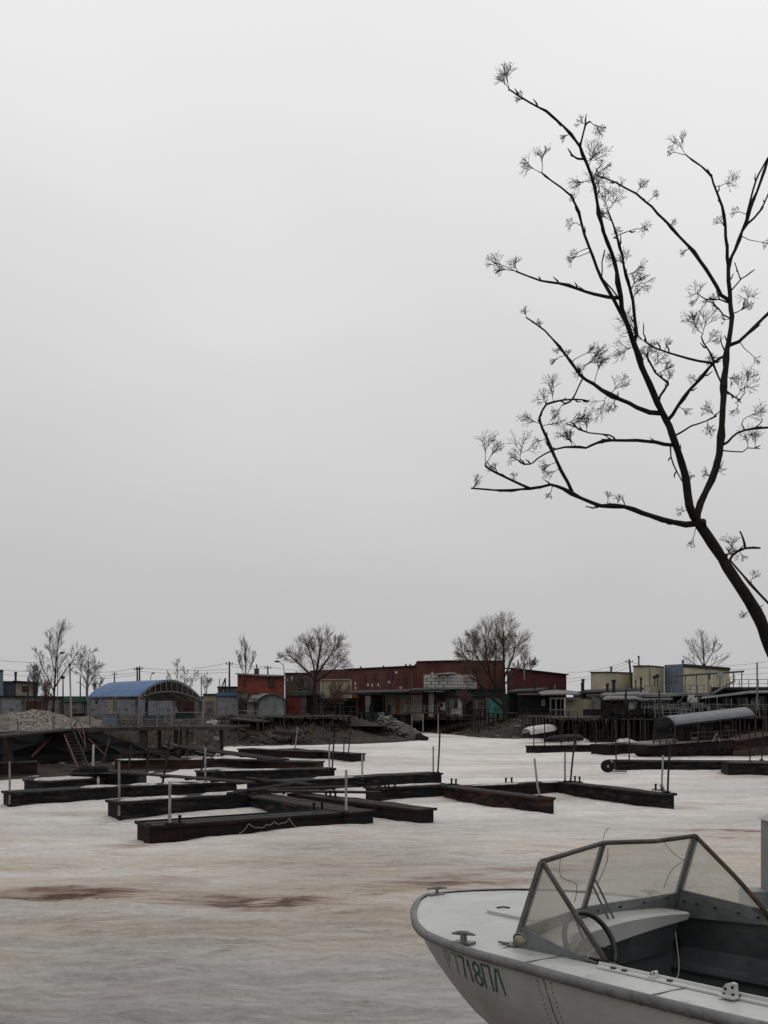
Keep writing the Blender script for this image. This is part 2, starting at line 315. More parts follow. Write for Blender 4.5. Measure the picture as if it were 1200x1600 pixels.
ICEH = []   # gentle drifts heaped against the pontoons, filled below
def icez(X, Y):
    near = np.clip((26 - Y) / 14, 0, 1)
    wy = Y + 0.9 * fbm(X / 7, Y / 5, 2, 31)
    z = 0.16 * fbm(X / 9, wy / 5, 3, 21)
    z = z + 0.085 * fbm(X / 2.6, wy / 0.75, 4, 22, 0.55)
    rid = 1 - np.abs(2 * fbm(X / 3.2 + 3, wy / 0.62, 3, 25, 0.5))
    z = z + 0.05 * np.clip(rid, 0, 1) ** 3 * (0.35 + near) + 0.030 * fbm(X / 0.38, wy / 0.19, 3, 27) * (0.2 + near)
    # a refrozen track edge
    tr = Y - (21.2 + 0.05 * X + 0.5 * fbm(X / 5, Y * 0, 2, 40)); z = z + 0.07 / (1 + np.exp(-tr * 5)) * np.exp(-np.clip(tr, 0, 9) / 4)
    for (x0, y0, a, sx, sy, am) in ICEH: 
        dx = X - x0; dy = Y - y0; u = dx * math.cos(a) + dy * math.sin(a); v = -dx * math.sin(a) + dy * math.cos(a)
        z = z + am * np.exp(-(u / sx) ** 2 - (v / sy) ** 2)
    d = sdist(X, Y); z = np.where(d > -1.5, z * np.clip(-d / 1.5, 0, 1), z)
    # melt hollows below the brown stains
    for (p, sx, sy, dp) in ((G(95, 1405), 1.3, 0.32, 0.13), (G(385, 1418), 1.4, 0.6, 0.05)):
        z = z - dp * np.exp(-((X - p.x) / sx) ** 2 - ((Y - p.y) / sy) ** 2)
    return z
def icestain(X, Y):
    st = np.zeros(X.shape)
    wx = X + 0.6 * fbm(X / 1.2, Y / 1.2, 3, 50); wy = Y + 0.55 * fbm(X / 1.5, Y / 0.5, 4, 51)
    for px, py, sx, sy, am in ((75, 1402, 1.5, 0.20, 1.5), (110, 1398, .8, 0.18, .9), (20, 1409, 1.0, 0.2, 1.1), (385, 1416, 1.25, 0.5, 1.0), (450, 1412, 0.9, 0.35, .4), (300, 1410, .9, .4, .3), (390, 1419, .8, .22, .5), (695, 1384, 1.1, 0.28, 1.0), (640, 1396, .8, .14, .6), (585, 1402, .5, 0.08, 0.8),
                               (860, 1362, 1.3, 0.5, 0.75), (800, 1378, 1.2, .3, .6), (940, 1335, 1.6, 0.35, 0.55), (1145, 1302, 1.3, 0.3, 1.1), (1100, 1310, 1.3, 0.2, .5), (1010, 1318, 1.2, .2, .35), (190, 1322, .7, 0.16, 0.7), (1110, 1255, 1.8, 0.4, 0.4), (1060, 1262, .7, .2, .5), (400, 1350, 2.6, 0.3, 0.2), (230, 1376, 2.5, 0.3, 0.2), (640, 1350, 4, 0.4, 0.2),
                               (60, 1440, 2.5, .3, .2), (500, 1440, 2.4, .25, .2), (560, 1188, 6, 1.0, 0.35), (900, 1195, 9, .9, 0.3), (780, 1190, 3, 0.6, 0.35), (735, 1207, 3, .5, .3), (1120, 1215, 6, .6, .3), (120, 1275, 3, .5, .25), (600, 1290, 3, .3, .25), (880, 1250, 1.2, .4, .3)):
        p = G(px, py); st = st + am * np.exp(-((wx - p.x) / sx) ** 2 - ((wy - p.y) / sy) ** 2)
    n1 = 3.0 * fbm(X / 6, Y / 2.5, 4, 60); sg = lambda v: 1 / (1 + np.exp(-v))
    wet = sg((13.6 + n1 * 1.2 - Y) * 1.1); tan = sg((Y - 12.0 - n1) * 1.0) * sg((22.5 + n1 - Y) * .7) * (.7 + 1.1 * fbm(X / 3, Y / .8, 4, 66)); clean = sg((Y - 22 - n1) * .5) * np.clip(.75 + 1.2 * fbm(X / 9, Y / 5, 3, 63), 0, 1)
    return {'stain': np.clip(st, 0, 1.3), 'wet': wet, 'tan': np.clip(tan, 0, 1), 'clean': clean}
def ice_material():
    m = bpy.data.materials.new('snow_crusted_ice'); m.use_nodes = True; t = m.node_tree; nd = t.nodes; L = t.links
    b = nd['Principled BSDF']; b.inputs['Roughness'].default_value = 0.62; b.inputs['Specular IOR Level'].default_value = 0.25
    tcx = nd.new('ShaderNodeTexCoord')
    def noise(sc, st, det=6, loc=(0, 0, 0), dist=0.0, ro=.6):
        mpx = nd.new('ShaderNodeMapping'); mpx.inputs['Scale'].default_value = st; mpx.inputs['Location'].default_value = loc; L.new(tcx.outputs['Object'], mpx.inputs[0])
        n = nd.new('ShaderNodeTexNoise'); n.inputs['Scale'].default_value = sc; n.inputs['Detail'].default_value = det; n.inputs['Roughness'].default_value = ro; n.inputs['Distortion'].default_value = dist
        L.new(mpx.outputs[0], n.inputs[0]); return n.outputs[0]
    def ramp(s, a, b_, c1, c2):
        r = nd.new('ShaderNodeValToRGB'); r.color_ramp.elements[0].position = a; r.color_ramp.elements[1].position = b_
        r.color_ramp.elements[0].color = (*c1, 1); r.color_ramp.elements[1].color = (*c2, 1); L.new(s, r.inputs[0]); return r.outputs[0]
    def mix(f, a, c, mode='MIX'):
        k = nd.new('ShaderNodeMixRGB'); k.blend_type = mode
        (L.new(f, k.inputs[0]) if not isinstance(f, float) else setattr(k.inputs[0], 'default_value', f))
        for i, q in ((1, a), (2, c)):
            if isinstance(q, tuple): k.inputs[i].default_value = (*q, 1)
            else: L.new(q, k.inputs[i])
        return k.outputs[0]
    base = ramp(noise(0.28, (0.45, 1, 1), 5, (0, 0, 0), .8), 0.32, 0.62, (0.46, 0.445, 0.425), (0.66, 0.648, 0.63))
    tan = ramp(noise(0.5, (0.25, 1.6, 1), 6, (5, 2, 0), 0.6), 0.5, 0.75, (0, 0, 0), (0.75, 0.75, 0.75))
    c = mix(tan, base, (0.41, 0.365, 0.315))
    st1 = ramp(noise(1.7, (0.6, 2.3, 1), 9, (1, 9, 0), .8, .68), 0.40, 0.60, (0.90, 0.885, 0.875), (1.03, 1.03, 1.03))  # these streaks also put ripple shading into the colour
    c = mix(1.0, c, st1, 'MULTIPLY')
    st2 = ramp(noise(7.0, (1.0, 2.1, 1), 10, (1, 4, 0), .5, .78), 0.36, 0.52, (0.82, 0.805, 0.795), (1.0, 1.0, 1.0))
    c = mix(1.0, c, st2, 'MULTIPLY')
    st3 = ramp(noise(1.1, (0.5, 2.2, 1), 9, (11, 4, 0), 2.2, .7), 0.56, 0.66, (1.0, 1.0, 1.0), (0.84, 0.80, 0.77))
    c = mix(1.0, c, st3, 'MULTIPLY')
    # thin refrozen cracks; the dark lines paint in the shade of small ridges
    rr = nd.new('ShaderNodeValToRGB'); L.new(noise(0.9, (0.35, 2.3, 1), 8, (2, 8, 0), 1.5, .62), rr.inputs[0]); e2 = rr.color_ramp.elements; e2[0].position = .485; e2[0].color = (1, 1, 1, 1); e2[1].position = .515; e2[1].color = (1, 1, 1, 1); k2 = e2.new(.5); k2.color = (.70, .68, .66, 1)
    c = mix(ramp(noise(.7, (.5, 1.2, 1), 4, (21, 8, 0)), .45, .6, (0, 0, 0), (1, 1, 1)), c, mix(1.0, c, rr.outputs[0], 'MULTIPLY'))
    rr = nd.new('ShaderNodeValToRGB'); L.new(noise(1.3, (0.3, 2.6, 1), 8, (12, 18, 0), 1.5, .6), rr.inputs[0]); e2 = rr.color_ramp.elements; e2[0].position = .48; e2[0].color = (0, 0, 0, 1); e2[1].position = .52; e2[1].color = (0, 0, 0, 1); k2 = e2.new(.5); k2.color = (.55, .55, .55, 1)
    c = mix(rr.outputs[0], c, (0.66, 0.64, 0.61))
    for nm_, col_ in (('wet', (0.77, 0.785, 0.79)), ('tan', (0.95, 0.85, 0.74)), ('clean', (1.19, 1.17, 1.145))):
        aw = nd.new('ShaderNodeAttribute'); aw.attribute_name = nm_; c = mix(aw.outputs['Fac'], c, mix(1.0, c, col_, 'MULTIPLY'))
    ds_ = ramp(noise(2.2, (0.5, 2.8, 1), 9, (31, 14, 0), 1.2, .68), 0.30, 0.36, (0.62, 0.585, 0.56), (1.0, 1.0, 1.0))
    c = mix(1.0, c, ds_, 'MULTIPLY')
    at = nd.new('ShaderNodeAttribute'); at.attribute_name = 'stain'
    sm = nd.new('ShaderNodeMath'); sm.operation = 'MULTIPLY'
    L.new(at.outputs['Fac'], sm.inputs[0]); L.new(ramp(noise(2.2, (0.35, 2.4, 1), 9, (7, 3, 0), 1.0, .72), 0.38, 0.60, (0.10, 0.10, 0.10), (1.15, 1.15, 1.15)), sm.inputs[1])
    cl = nd.new('ShaderNodeMath'); cl.operation = 'MINIMUM'; L.new(sm.outputs[0], cl.inputs[0]); cl.inputs[1].default_value = 1.0
    r = nd.new('ShaderNodeValToRGB'); L.new(cl.outputs[0], r.inputs[0]); el = r.color_ramp.elements
    el[0].color = (1, 1, 1, 1); el[1].position = 1.0; el[1].color = (0.20, 0.125, 0.105, 1)
    k = el.new(0.35); k.color = (0.70, 0.60, 0.545, 1); k = el.new(0.7); k.color = (0.42, 0.31, 0.27, 1)
    c = mix(1.0, c, r.outputs[0], 'MULTIPLY')
    L.new(c, b.inputs['Base Color'])
    bp = nd.new('ShaderNodeBump'); bp.inputs['Strength'].default_value = 1.0; bp.inputs['Distance'].default_value = 0.13
    ad_ = nd.new('ShaderNodeMath'); ad_.operation = 'MULTIPLY_ADD'; ad_.inputs[1].default_value = 0.35
    L.new(noise(11, (1.0, 1.8, 1), 8, (0, 0, 0), .4, .75), ad_.inputs[0]); L.new(noise(2.6, (0.8, 2.0, 1), 9, (3, 0, 0), .8, .70), ad_.inputs[2])
    L.new(ad_.outputs[0], bp.inputs['Height']); L.new(bp.outputs[0], b.inputs['Normal'])
    return m
M['ice'] = ice_material()

# near bank under the boat (below the picture's lower edge)
M['sand'] = mat('wet_sand', (0.16, 0.13, 0.10), (0.08, 0.065, 0.05), 1.5, 0.9, 0.6)
def nearz(X, Y): return np.clip(3.05 - 0.37 * Y, -0.5, 1.42) + 0.05 * fbm(X, Y, 3, 77) * (Y < 9)
tag(gridmesh('near_bank', np.arange(-14, 14.1, 0.35), np.arange(-6, 10.2, 0.35), nearz, M['sand']), kind='structure')

# ============================================================ PONTOONS
PT = 'steel pontoons of the mooring frozen into the ice'
def perp_away(d):
    n = Vector((-d.y, d.x, 0)); 
    return n if n.y > 0 else -n
def pontoon(a, b_, label, h=0.5, wd=1.0, hull='black', deck='deckdark', snow=None, name='pontoon', lip=True, posts=(), bits=(), rope=None, chevron=False, endbox=False, z0=-0.25, planks=True, group=PT, seed=0, drift=True):
    """a, b_: pixels of the near top edge"""
    A = G(*a, z=h); B = G(*b_, z=h); d = (B - A); L = d.length; d.normalize(); n = perp_away(d)
    root = thing(name, (A.x, A.y, 0), label, 'pontoon', group)
    r = random.Random(seed + int(a[0] * 7))
    m = MB(); k = max(4, int(L / 0.8)); rows = []
    for i in range(k + 1):
        t = i / k; q = A + d * (L * t); jz = r.uniform(-.028, .024); jn = r.uniform(-.035, .03)
        prof = [(0.10, z0), (0.0, z0 + 0.22), (-0.01, h - 0.20), (0.012, h - 0.07), (0.0, h - 0.05), (wd, h - 0.05), (wd, z0 + .2), (wd - .1, z0)]
        rows.append([q + n * (u + jn) + Vector((0, 0, z + jz - q.z)) for u, z in prof])
    m.loft(rows, closed=True); m.f.append(tuple(range(7, -1, -1))); e0 = k * 8; m.f.append(tuple(e0 + i for i in range(8)))
    m.build('hull', M[hull], root)
    # weld seams / ribs on the near side
    x = 0.9
    while x < L - 0.3:
        q = A + d * x; rb = MB(); rb.box(q + n * -0.012 + Vector((0, 0, -h / 2 + 0.0)), (0.05, 0.03, h * 0.96), rz=math.atan2(d.y, d.x)); rb.build('hull_rib', M[hull], root); x += r.uniform(1.1, 1.9)
    # deck
    dk = MB(); x = 0.0
    if planks:
        along = 3 if wd < 1.6 else 5
        for j in range(along):
            u0 = wd * (j + .04) / along; u1 = wd * (j + 0.96) / along; x = r.uniform(-.12, .1)
            while x < L - .05:
                l = min(r.uniform(2.0, 3.6), L + r.uniform(0, .12) - x); 
                if r.random() < 0.94:
                    q = A + d * (x + l / 2) + n * ((u0 + u1) / 2) + Vector((0, 0, r.uniform(-.006, .008)))
                    dk.box(q + Vector((0, 0, -0.015)), (l - .03, u1 - u0, 0.045), rz=math.atan2(d.y, d.x) + r.uniform(-.006, .006))
                x += l
    if dk.v: dk.build('deck', M[deck], root)
    if lip:
        lp = MB(); 
        for u in (-0.035, wd + 0.035):
            pts = [A + d * (L * i / k) + n * u + Vector((0, 0, -0.03 + r.uniform(-.03, .02))) for i in range(k + 1)]
            for i in range(k): lp.bar(pts[i], pts[i + 1], 0.06, 0.07)
        lp.bar(A - d * .03 - n * .06 + Vector((0, 0, -.03)), A - d * .03 + n * (wd + .06) + Vector((0, 0, -.03)), .06, .075); lp.bar(B + d * .03 - n * .06 + Vector((0, 0, -.03)), B + d * .03 + n * (wd + .06) + Vector((0, 0, -.03)), .06, .075)
        lp.build('rub_rail', M[hull], root)
    if chevron:
        ch = MB(); x = .4; zz = [-.12, -.34]; s_ = 0
        pts = []
        while x < L - .3: pts.append(A + d * x - n * .03 + Vector((0, 0, zz[s_]))); x += .38; s_ = 1 - s_
        for i in range(len(pts) - 1): ch.bar(pts[i], pts[i + 1], .05, .04, up=n)
        ch.build('zigzag_brace', M['rustdark'], root)
    if snow:
        for (t0, t1, u0, u1, hh) in snow:
            sn = MB(); rr = []; kk = max(4, int((t1 - t0) * L / .35))
            for i in range(kk + 1):
                t = t0 + (t1 - t0) * i / kk; f_ = math.sin(math.pi * min(1, i / kk)) ** .35 if 0 < i < kk else 0.05
                q = A + d * (L * t); a0 = u0 + r.uniform(-.05, .06) * f_; a1 = u1 + r.uniform(-.06, .05) * f_; mm = (a0 + a1) / 2; hv = hh * f_ * r.uniform(.7, 1.2)
                if f_ < .1: a0 = mm - .05; a1 = mm + .05
                rr.append([q + n * a0 + Vector((0, 0, 0.0)), q + n * (a0 + .03) + Vector((0, 0, hv * .8 + .01)), q + n * mm + Vector((0, 0, hv + .012)), q + n * (a1 - .03) + Vector((0, 0, hv * .8 + .01)), q + n * a1])
            sn.loft(rr); sn.build('snow_crust', M['snowtop'], root, smooth=True)
    for (px, pt, pb, kind, *ex) in posts:
        base = G(px, pb, z=h); Y = base.y; rad = 0.036 if kind != 'b' else 0.036
        topx = ex[0] if ex else px
        top = P(topx, pt, Y); base.z = h - (.35 if kind == 'g' else .06); mt = {'w': 'pipew', 'b': 'pipeb', 'g': 'pipeg'}[kind]
        pm = MB()
        if len(ex) > 1:   # kinked pole
            mid = P(ex[1], ex[2], Y); pm.tube([base, mid, top], .035, 8)
        else: pm.tube([base, (base + top) / 2 + Vector((r.uniform(-.01, .01), 0, 0)), top], rad, 8)
        pm.build('mooring_pole', M[mt], root)
        cl = MB(); cl.box((base.x, base.y + .02, h + .01), (.16, .16, .09)); cl.build('pole_sleeve', M['rustdark'], root)
    for (px, py) in bits:
        q = G(px, py, z=h); bm_ = MB()
        for s_ in (-.13, .13):
            bm_.tube([q + d * s_ + Vector((0, 0, -.02)), q + d * s_ + Vector((0, 0, .22))], .035, 8); bm_.tube([q + d * s_ + Vector((0, 0, .18)), q + d * s_ + Vector((0, 0, .22))], .05, 8)
        bm_.box(q + Vector((0, 0, .015)), (.5, .16, .03), rz=math.atan2(d.y, d.x)); bm_.build('mooring_bitts', M['rustdark'], root)
    if rope:
        rp = MB(); pts = []
        for (t0, dz) in rope: pts.append(A + d * (L * t0) - n * .07 + Vector((0, 0, dz)))
        sm = []
        for i in range(len(pts) - 1):
            for j in range(6): t = j / 6; q = pts[i].lerp(pts[i + 1], t); q.z -= .05 * math.sin(math.pi * t); sm.append(q)
        sm.append(pts[-1]); rp.tube(sm, .010, 5); rp.build('rope', M['rope'], root)
    if endbox:
        eb = MB(); q = B + n * (wd / 2)
        eb.box(q + d * .25 + Vector((0, 0, -.06)), (.5, wd + .1, .08), rz=math.atan2(d.y, d.x)); eb.bar(q + d * .05 - n * .4 + Vector((0, 0, -.42)), q + d * .45 - n * .4 + Vector((0, 0, -.1)), .07)
        eb.bar(q + d * .42 - n * .45 + Vector((0, 0, -.5)), q + d * .47 - n * .45 + Vector((0, 0, -.05)), .12, .1); eb.build('end_bracket', M['rustdark'], root)
    if drift:
        c = A + d * (L / 2); ang = math.atan2(d.y, d.x)
        ICEH.append((c.x - n.x * .5, c.y - n.y * .5, ang, L * .5, .55, .07)); ICEH.append((B.x - n.x * .2, B.y - n.y * .2, ang, .9, .6, .05))
    return root

pontoon((234, 1291), (541, 1269.5), 'nearest long dark rusty pontoon with looped rope along its side', h=.46, wd=1.15, hull='rustdark', seed=1,
        posts=((265.5, 1221, 1289, 'w'), (541, 1203, 1270, 'w')), bits=((273, 1288), (497, 1266)), rope=((.42, -.34), (.47, -.1), (.52, -.22), (.56, -.16), (.6, -.1), (.64, -.15), (.68, -.04), (.72, -.3)), endbox=True)
pontoon((187, 1254), (398, 1239), 'black pontoon with rounded left end behind the nearest roped pontoon', h=.56, wd=.95, hull='black', seed=2, posts=((186, 1190, 1256, 'g'),),
        snow=((.03, .52, .15, .8, .03), (.62, .99, .05, .8, .04)))
pontoon((385, 1243), (545, 1270), 'short diagonal plank-topped pontoon joining the right end of the nearest one', h=.48, wd=.85, hull='black', deck='plank', seed=3, drift=False)
pontoon((452, 1240), (655, 1265), 'long diagonal pontoon with rusty lower edge ending right of the thin white pole', h=.5, wd=.62, hull='rustdark', deck='plank', seed=4, bits=((520, 1246),))
pontoon((15, 1239), (196, 1229), 'black pontoon reaching to the left edge with a pointed grey post at its end', h=.52, wd=.9, hull='black', seed=5, posts=((15, 1190, 1240, 'g'),), snow=((.62, .98, .1, .85, .04),))
pontoon((196, 1229), (370, 1222), 'black pontoon carrying a broken crust of snow behind the rounded one', h=.5, wd=.9, hull='black', seed=6, snow=((.05, .3, .1, .8, .05), (.34, .98, .0, .85, .04)), posts=((321, 1168, 1223, 'w'),))
pontoon((68, 1222), (163, 1216), 'short dark pontoon with flat snow on top behind the left edge one', h=.45, wd=1.8, hull='black', seed=7, snow=((.02, .99, .3, 1.7, .04),))
pontoon((310, 1206), (523, 1201), 'black pontoon with a white and a tyre-ringed black pole at its right end', h=.5, wd=1.0, hull='black', seed=8, posts=((514.5, 1163, 1202, 'w'), (519, 1135, 1202, 'b', 523)), snow=((.15, .6, .1, .7, .03),))
pontoon((402, 1223), (690, 1208), 'long black pontoon with two tall poles at its right end mid picture', h=.5, wd=1.0, hull='black', seed=9, posts=((566, 1179, 1216, 'w'), (677, 1166, 1208, 'w'), (684, 1140, 1208, 'b', 687.5)), snow=((.3, .52, .05, .8, .05),))
pontoon((180, 1188), (330, 1187), 'rust brown pontoon under the leaning planks at left', h=.5, wd=1.3, hull='rust', seed=10, snow=((.0, .3, .1, .9, .04), (.75, .95, .1, .8, .04)), drift=False)
pontoon((330, 1187), (492, 1191), 'rusty red pontoon pointing right, behind the black one with the tyre-ringed pole', h=.5, wd=1.1, hull='rust', seed=11, drift=False)
pontoon((372, 1170), (492, 1175), 'far rusty pontoon with a leaning pale post close to the mud bank', h=.5, wd=1.2, hull='rustdark', seed=12, posts=((461, 1137, 1171, 'w', 465),), drift=False)
pontoon((440, 1170), (549, 1178), 'farthest black pontoon with two dark posts under the mud spit', h=.5, wd=1.0, hull='black', seed=13, posts=((537, 1152, 1177, 'b', 538), (544, 1140, 1178, 'b', 548)), drift=False)
pontoon((589, 1232), (706, 1226), 'dark pontoon with clutter on its left end, center of the ice', h=.48, wd=.9, hull='black', seed=14, bits=((597, 1231), (612, 1230.5)), snow=((.15, .95, .3, .85, .02),))
pontoon((693, 1228.5), (845, 1247.5), 'rusty pontoon with zigzag braces along its side', h=.48, wd=.55, hull='rust', seed=15, chevron=True, posts=((845, 1185, 1246, 'w', 835, 840, 1230),), bits=((709, 1226),))
pontoon((735, 1229), (880, 1222), 'dark pontoon strip with a whitish worn deck edge behind the zigzag one', h=.48, wd=.6, hull='rustdark', seed=16, snow=((.05, .55, .0, .5, .03), (.8, .98, 0, .5, .03)), bits=((795, 1224),))
pontoon((874, 1222.5), (1036, 1241), 'black pontoon ending in a rusty square head with a bent white pole', h=.5, wd=.55, hull='black', seed=17, posts=((883, 1176, 1222, 'w'), (891, 1140, 1222, 'b', 900), (1040, 1180, 1239, 'w', 1036, 1034, 1225), (1043, 1160, 1239, 'b', 1047)), bits=((902, 1222), (1029, 1235)))
pontoon((963, 1189), (1150, 1190), 'long low black pontoon with a wheel at its left tip on the right', h=.5, wd=1.1, hull='black', seed=18, posts=((963, 1125, 1190, 'b', 961), (983, 1130, 1190, 'b', 984)))
pontoon((1138, 1192), (1215, 1193), 'small square black pontoon with tyre at the right edge', h=.62, wd=2.2, hull='black', seed=19, posts=((1172, 1130, 1190, 'b', 1170), (1190, 1110, 1188, 'b', 1194)))
pontoon((833, 1166), (952, 1164), 'far black pontoon with thin railing posts in front of the overturned boats', h=.5, wd=1.1, hull='black', seed=20, posts=tuple((x, 1128 + (i % 2) * 3, 1166, 'b') for i, x in enumerate((834, 851, 877, 900, 931))), drift=False)
pontoon((951, 1164), (1024, 1160), 'brown box pontoon next to the canopied barge', h=.75, wd=1.4, hull='rustdark', seed=21, drift=False)
pontoon((-60, 1194), (58, 1191), 'rusty red pontoon lying on the mud at the left edge', h=.62, wd=1.3, hull='rust', seed=22, drift=False)
pontoon((112, 1209), (215, 1209), 'low dark pontoon heaped with tyres beneath the red ladder', h=.6, wd=1.4, hull='black', seed=23, drift=False)

# ice last of the ground, once the pontoons' drifts are known
ya = [5.2]
while ya[-1] < 118: ya.append(ya[-1] + max(0.035, 0.0042 * ya[-1] if ya[-1] < 40 else 0.007 * ya[-1]))
ys = np.array(ya); ts = np.linspace(-0.62, 0.62, 420)
Xf = ys[:, None] * ts[None, :]; Yf = np.repeat(ys[:, None], len(ts), 1)
tag(gridmesh('snow_covered_ice', Xf, Yf, icez, M['ice'], extra=icestain), kind='structure')
b = MB()
for sx in (-1, 1): b.add([(sx * .619 * 5.2, 5.2, -.02), (sx * .619 * 118, 118, -.02), (sx * 260, 118, -.02), (sx * 260, 5.2, -.02)], [(0, 1, 2, 3) if sx < 0 else (3, 2, 1, 0)])
tag(b.build('outer_ice', M['ice']), kind='structure')

# loose gangplanks
def gang(p0, z0, p1, z1, wd, label, mt='plank', t=.06, cat='gangplank', name='gangplank'):
    A = G(*p0, z=z0); B = G(*p1, z=z1); m = MB(); m.bar(A, B, wd, t)
    r = random.Random(int(p0[0])); d = (B - A)
    m2 = MB()
    root = thing(name, (A.x, A.y, 0), label, cat, 'gangplanks between the pontoons')
    n = Vector((-d.y, d.x, 0)).normalized(); k = 3
    for j in range(k):
        u = wd * (-.5 + (j + .5) / k); q = Vector((0, 0, r.uniform(-.01, .01)))
        m2.bar(A + n * u + q - d.normalized() * r.uniform(0, .25), B + n * u + q + d.normalized() * r.uniform(0, .25), wd / k - .025, t)
    m2.build('board', M[mt], root)
    cb = MB(); L = d.length; x = .4
    while x < L: cb.bar(A + d.normalized() * x - n * wd * .5 - Vector((0, 0, t)), A + d.normalized() * x + n * wd * .5 - Vector((0, 0, t)), .07, .06); x += 1.4
    cb.build('crossbar', M['darkwood'], root)
    return root
gang((148, 1203), .75, (388, 1222), .72, .55, 'long weathered gangplank crossing from the tyre heap to the middle pontoons')
gang((284, 1166), 1.1, (438, 1187), .7, 1.1, 'wide rusty gangplank sloping down onto the rusty red pontoon', 'rustdark')
gang((258, 1160), 1.2, (330, 1180), .62, .5, 'narrow leaning gangplank next to the wide rusty one', 'wood')
gang((380, 1235), .62, (545, 1229), .6, .35, 'narrow pale plank lying across pontoons behind the white pole')
gang((390, 1216), .6, (486, 1226), .6, .4, 'dark plank bridging two black pontoons near the snow crust', 'deckdark')
gang((425, 1236), .6, (590, 1238), .55, .4, 'dark plank leading to the cluttered pontoon end', 'deckdark')
gang((360, 1240), .6, (470, 1222), .6, .3, 'thin dark pole plank laid crosswise at the pontoon junction', 'deckdark')
# tyres
def tyre(c, r, label, axis='y', w_=.2, grp='old tyres hung as fenders', name='tyre'):
    m = MB(); c = Vector(c); rows = []
    for i in range(20):
        a = 2 * math.pi * i / 20; ring = []
        for j in range(8):
            t = 2 * math.pi * j / 8; rr = r * .78 + r * .22 * math.cos(t); h_ = w_ / 2 * math.sin(t)
            if axis == 'y': ring.append(c + Vector((rr * math.cos(a), h_, rr * math.sin(a))))
            elif axis == 'z': ring.append(c + Vector((rr * math.cos(a), rr * math.sin(a), h_)))
            else: ring.append(c + Vector((h_, rr * math.cos(a), rr * math.sin(a))))
        rows.append(ring)
    rows.append(rows[0]); m.loft(rows, closed=True)
    return single(m, name, M['tyre'], label, 'tyre', grp, smooth=True)
q = G(949, 1199, z=.25); 
wh = thing('wheel_fender', (q.x, q.y, 0), 'black wheel with pale hub fixed at the left tip of the long low pontoon', 'wheel')
m = MB(); m.tube([q + Vector((0, -.12, 0.06)), q + Vector((0, .12, 0.06))], .32, 20); m.build('tyre', M['tyre'], wh)
m = MB(); m.tube([q + Vector((0, -.14, .06)), q + Vector((0, .1, .06))], .07, 10); m.build('hub', M['pipew'], wh)
m = MB(); m.bar(q + Vector((0, 0, .38)), q + Vector((1.0, 0, .38)), .08, .05); m.bar(q + Vector((0, 0, -.2)), q + Vector((1.0, 0, -.2)), .08, .05); m.build('carrier_arm', M['black'], wh)
tyre(G(1187, 1203, z=.25) + Vector((0, -.12, .05)), .26, 'tyre fender on the small square pontoon at the right edge')
for i, (a, c_, dz) in enumerate(((120, 1207, .62), (133, 1206, .66), (146, 1207, .62), (158, 1207, .6), (128, 1203, .9), (150, 1203, .86))):
    tyre(G(a, c_, z=dz) + Vector((0, .5, .0)), .33, ('leftmost tyre', 'second tyre', 'third tyre', 'rightmost tyre', 'upper left tyre', 'upper right tyre')[i] + ' of the heap beneath the red ladder', 'z', .24, 'tyres heaped beneath the red ladder')
pq = G(519, 1202, z=.5)
tyre(P(513.5, 1137, pq.y - .1), .2, 'left small tyre ring on the tall black pole'); tyre(P(524, 1138, pq.y - .1), .2, 'right small tyre ring on the tall black pole')
tyre(G(343, 1215, z=.3) + Vector((0, -.2, 0)), .33, 'tyre standing against the black pontoon left of the junction')

# ============================================================ LEFT PLATFORM ON PILES
ZP = 2.0
edge = [(-160, 1160), (-60, 1151.5), (0, 1146), (92, 1139), (215, 1136), (352, 1135.2)]
EW = [G(a, c_, z=ZP) for a, c_ in edge]
root = thing('jetty_platform', (EW[2].x, EW[2].y, 0), 'long plank jetty on brown piles with grey railing along the left bank', 'jetty')
m = MB(); rows = [[p for p in EW], [p + Vector((1.0, 4.5, 0)) for p in EW]]; m.slab(rows, .10); m.build('deck', M['plank'], root)
m = MB()
for i in range(len(EW) - 1): m.bar(EW[i] + Vector((0, -.05, -.12)), EW[i + 1] + Vector((0, -.05, -.12)), .08, .22)
m.build('edge_beam', M['wood'], root)
def onedge(px):
    for i in range(len(edge) - 1):
        if edge[i][0] <= px <= edge[i + 1][0]:
            t = (px - edge[i][0]) / (edge[i + 1][0] - edge[i][0]); a_, b_ = EW[i], EW[i + 1]
            # solve for the point on the segment that projects on px
            k = (px - 600) / F; d = b_ - a_; s_ = (k * a_.y - a_.x) / (d.x - k * d.y); return a_ + d * s_
for px, wpx, mt in ((-55, .35, 'wood'), (8, .38, 'wood'), (80, .42, 'darkwood'), (152, .38, 'wood'), (222, .42, 'wood'), (247, .2, 'darkwood'), (276, .42, 'darkwood'), (291, .16, 'wood'), (345, .2, 'darkwood')):
    q = onedge(px); mm = MB(); mm.box((q.x, q.y + .35, ZP / 2 - .15), (wpx, wpx, ZP + .1)); mm.build('pile', M[mt], root)
m = MB()
for px0, px1, h_ in ((160, 216, .95), (216, 262, .95), (262, 316, .95)):
    a_ = onedge(px0) + Vector((0, .15, 0)); b_ = onedge(px1) + Vector((0, .15, 0))
    m.bar(a_ + Vector((0, 0, h_)), b_ + Vector((0, 0, h_)), .05, .06); m.bar(a_ + Vector((0, 0, .5)), b_ + Vector((0, 0, .5)), .04)
    m.bar(a_ + Vector((0, 0, .04)), b_ + Vector((0, 0, .04)), .05)
m.build('railing', M['pipeg'], root)
for px, h_ in ((27, .62), (83, .85), (163, .78), (268, .85), (316, .9), (221, .9), (245, .8)):
    q = onedge(px) + Vector((0, .1, 0)); mm = MB(); mm.bar(q, q + Vector((0, 0, h_)), .1); mm.build('railing_post', M['pipeg'], root)
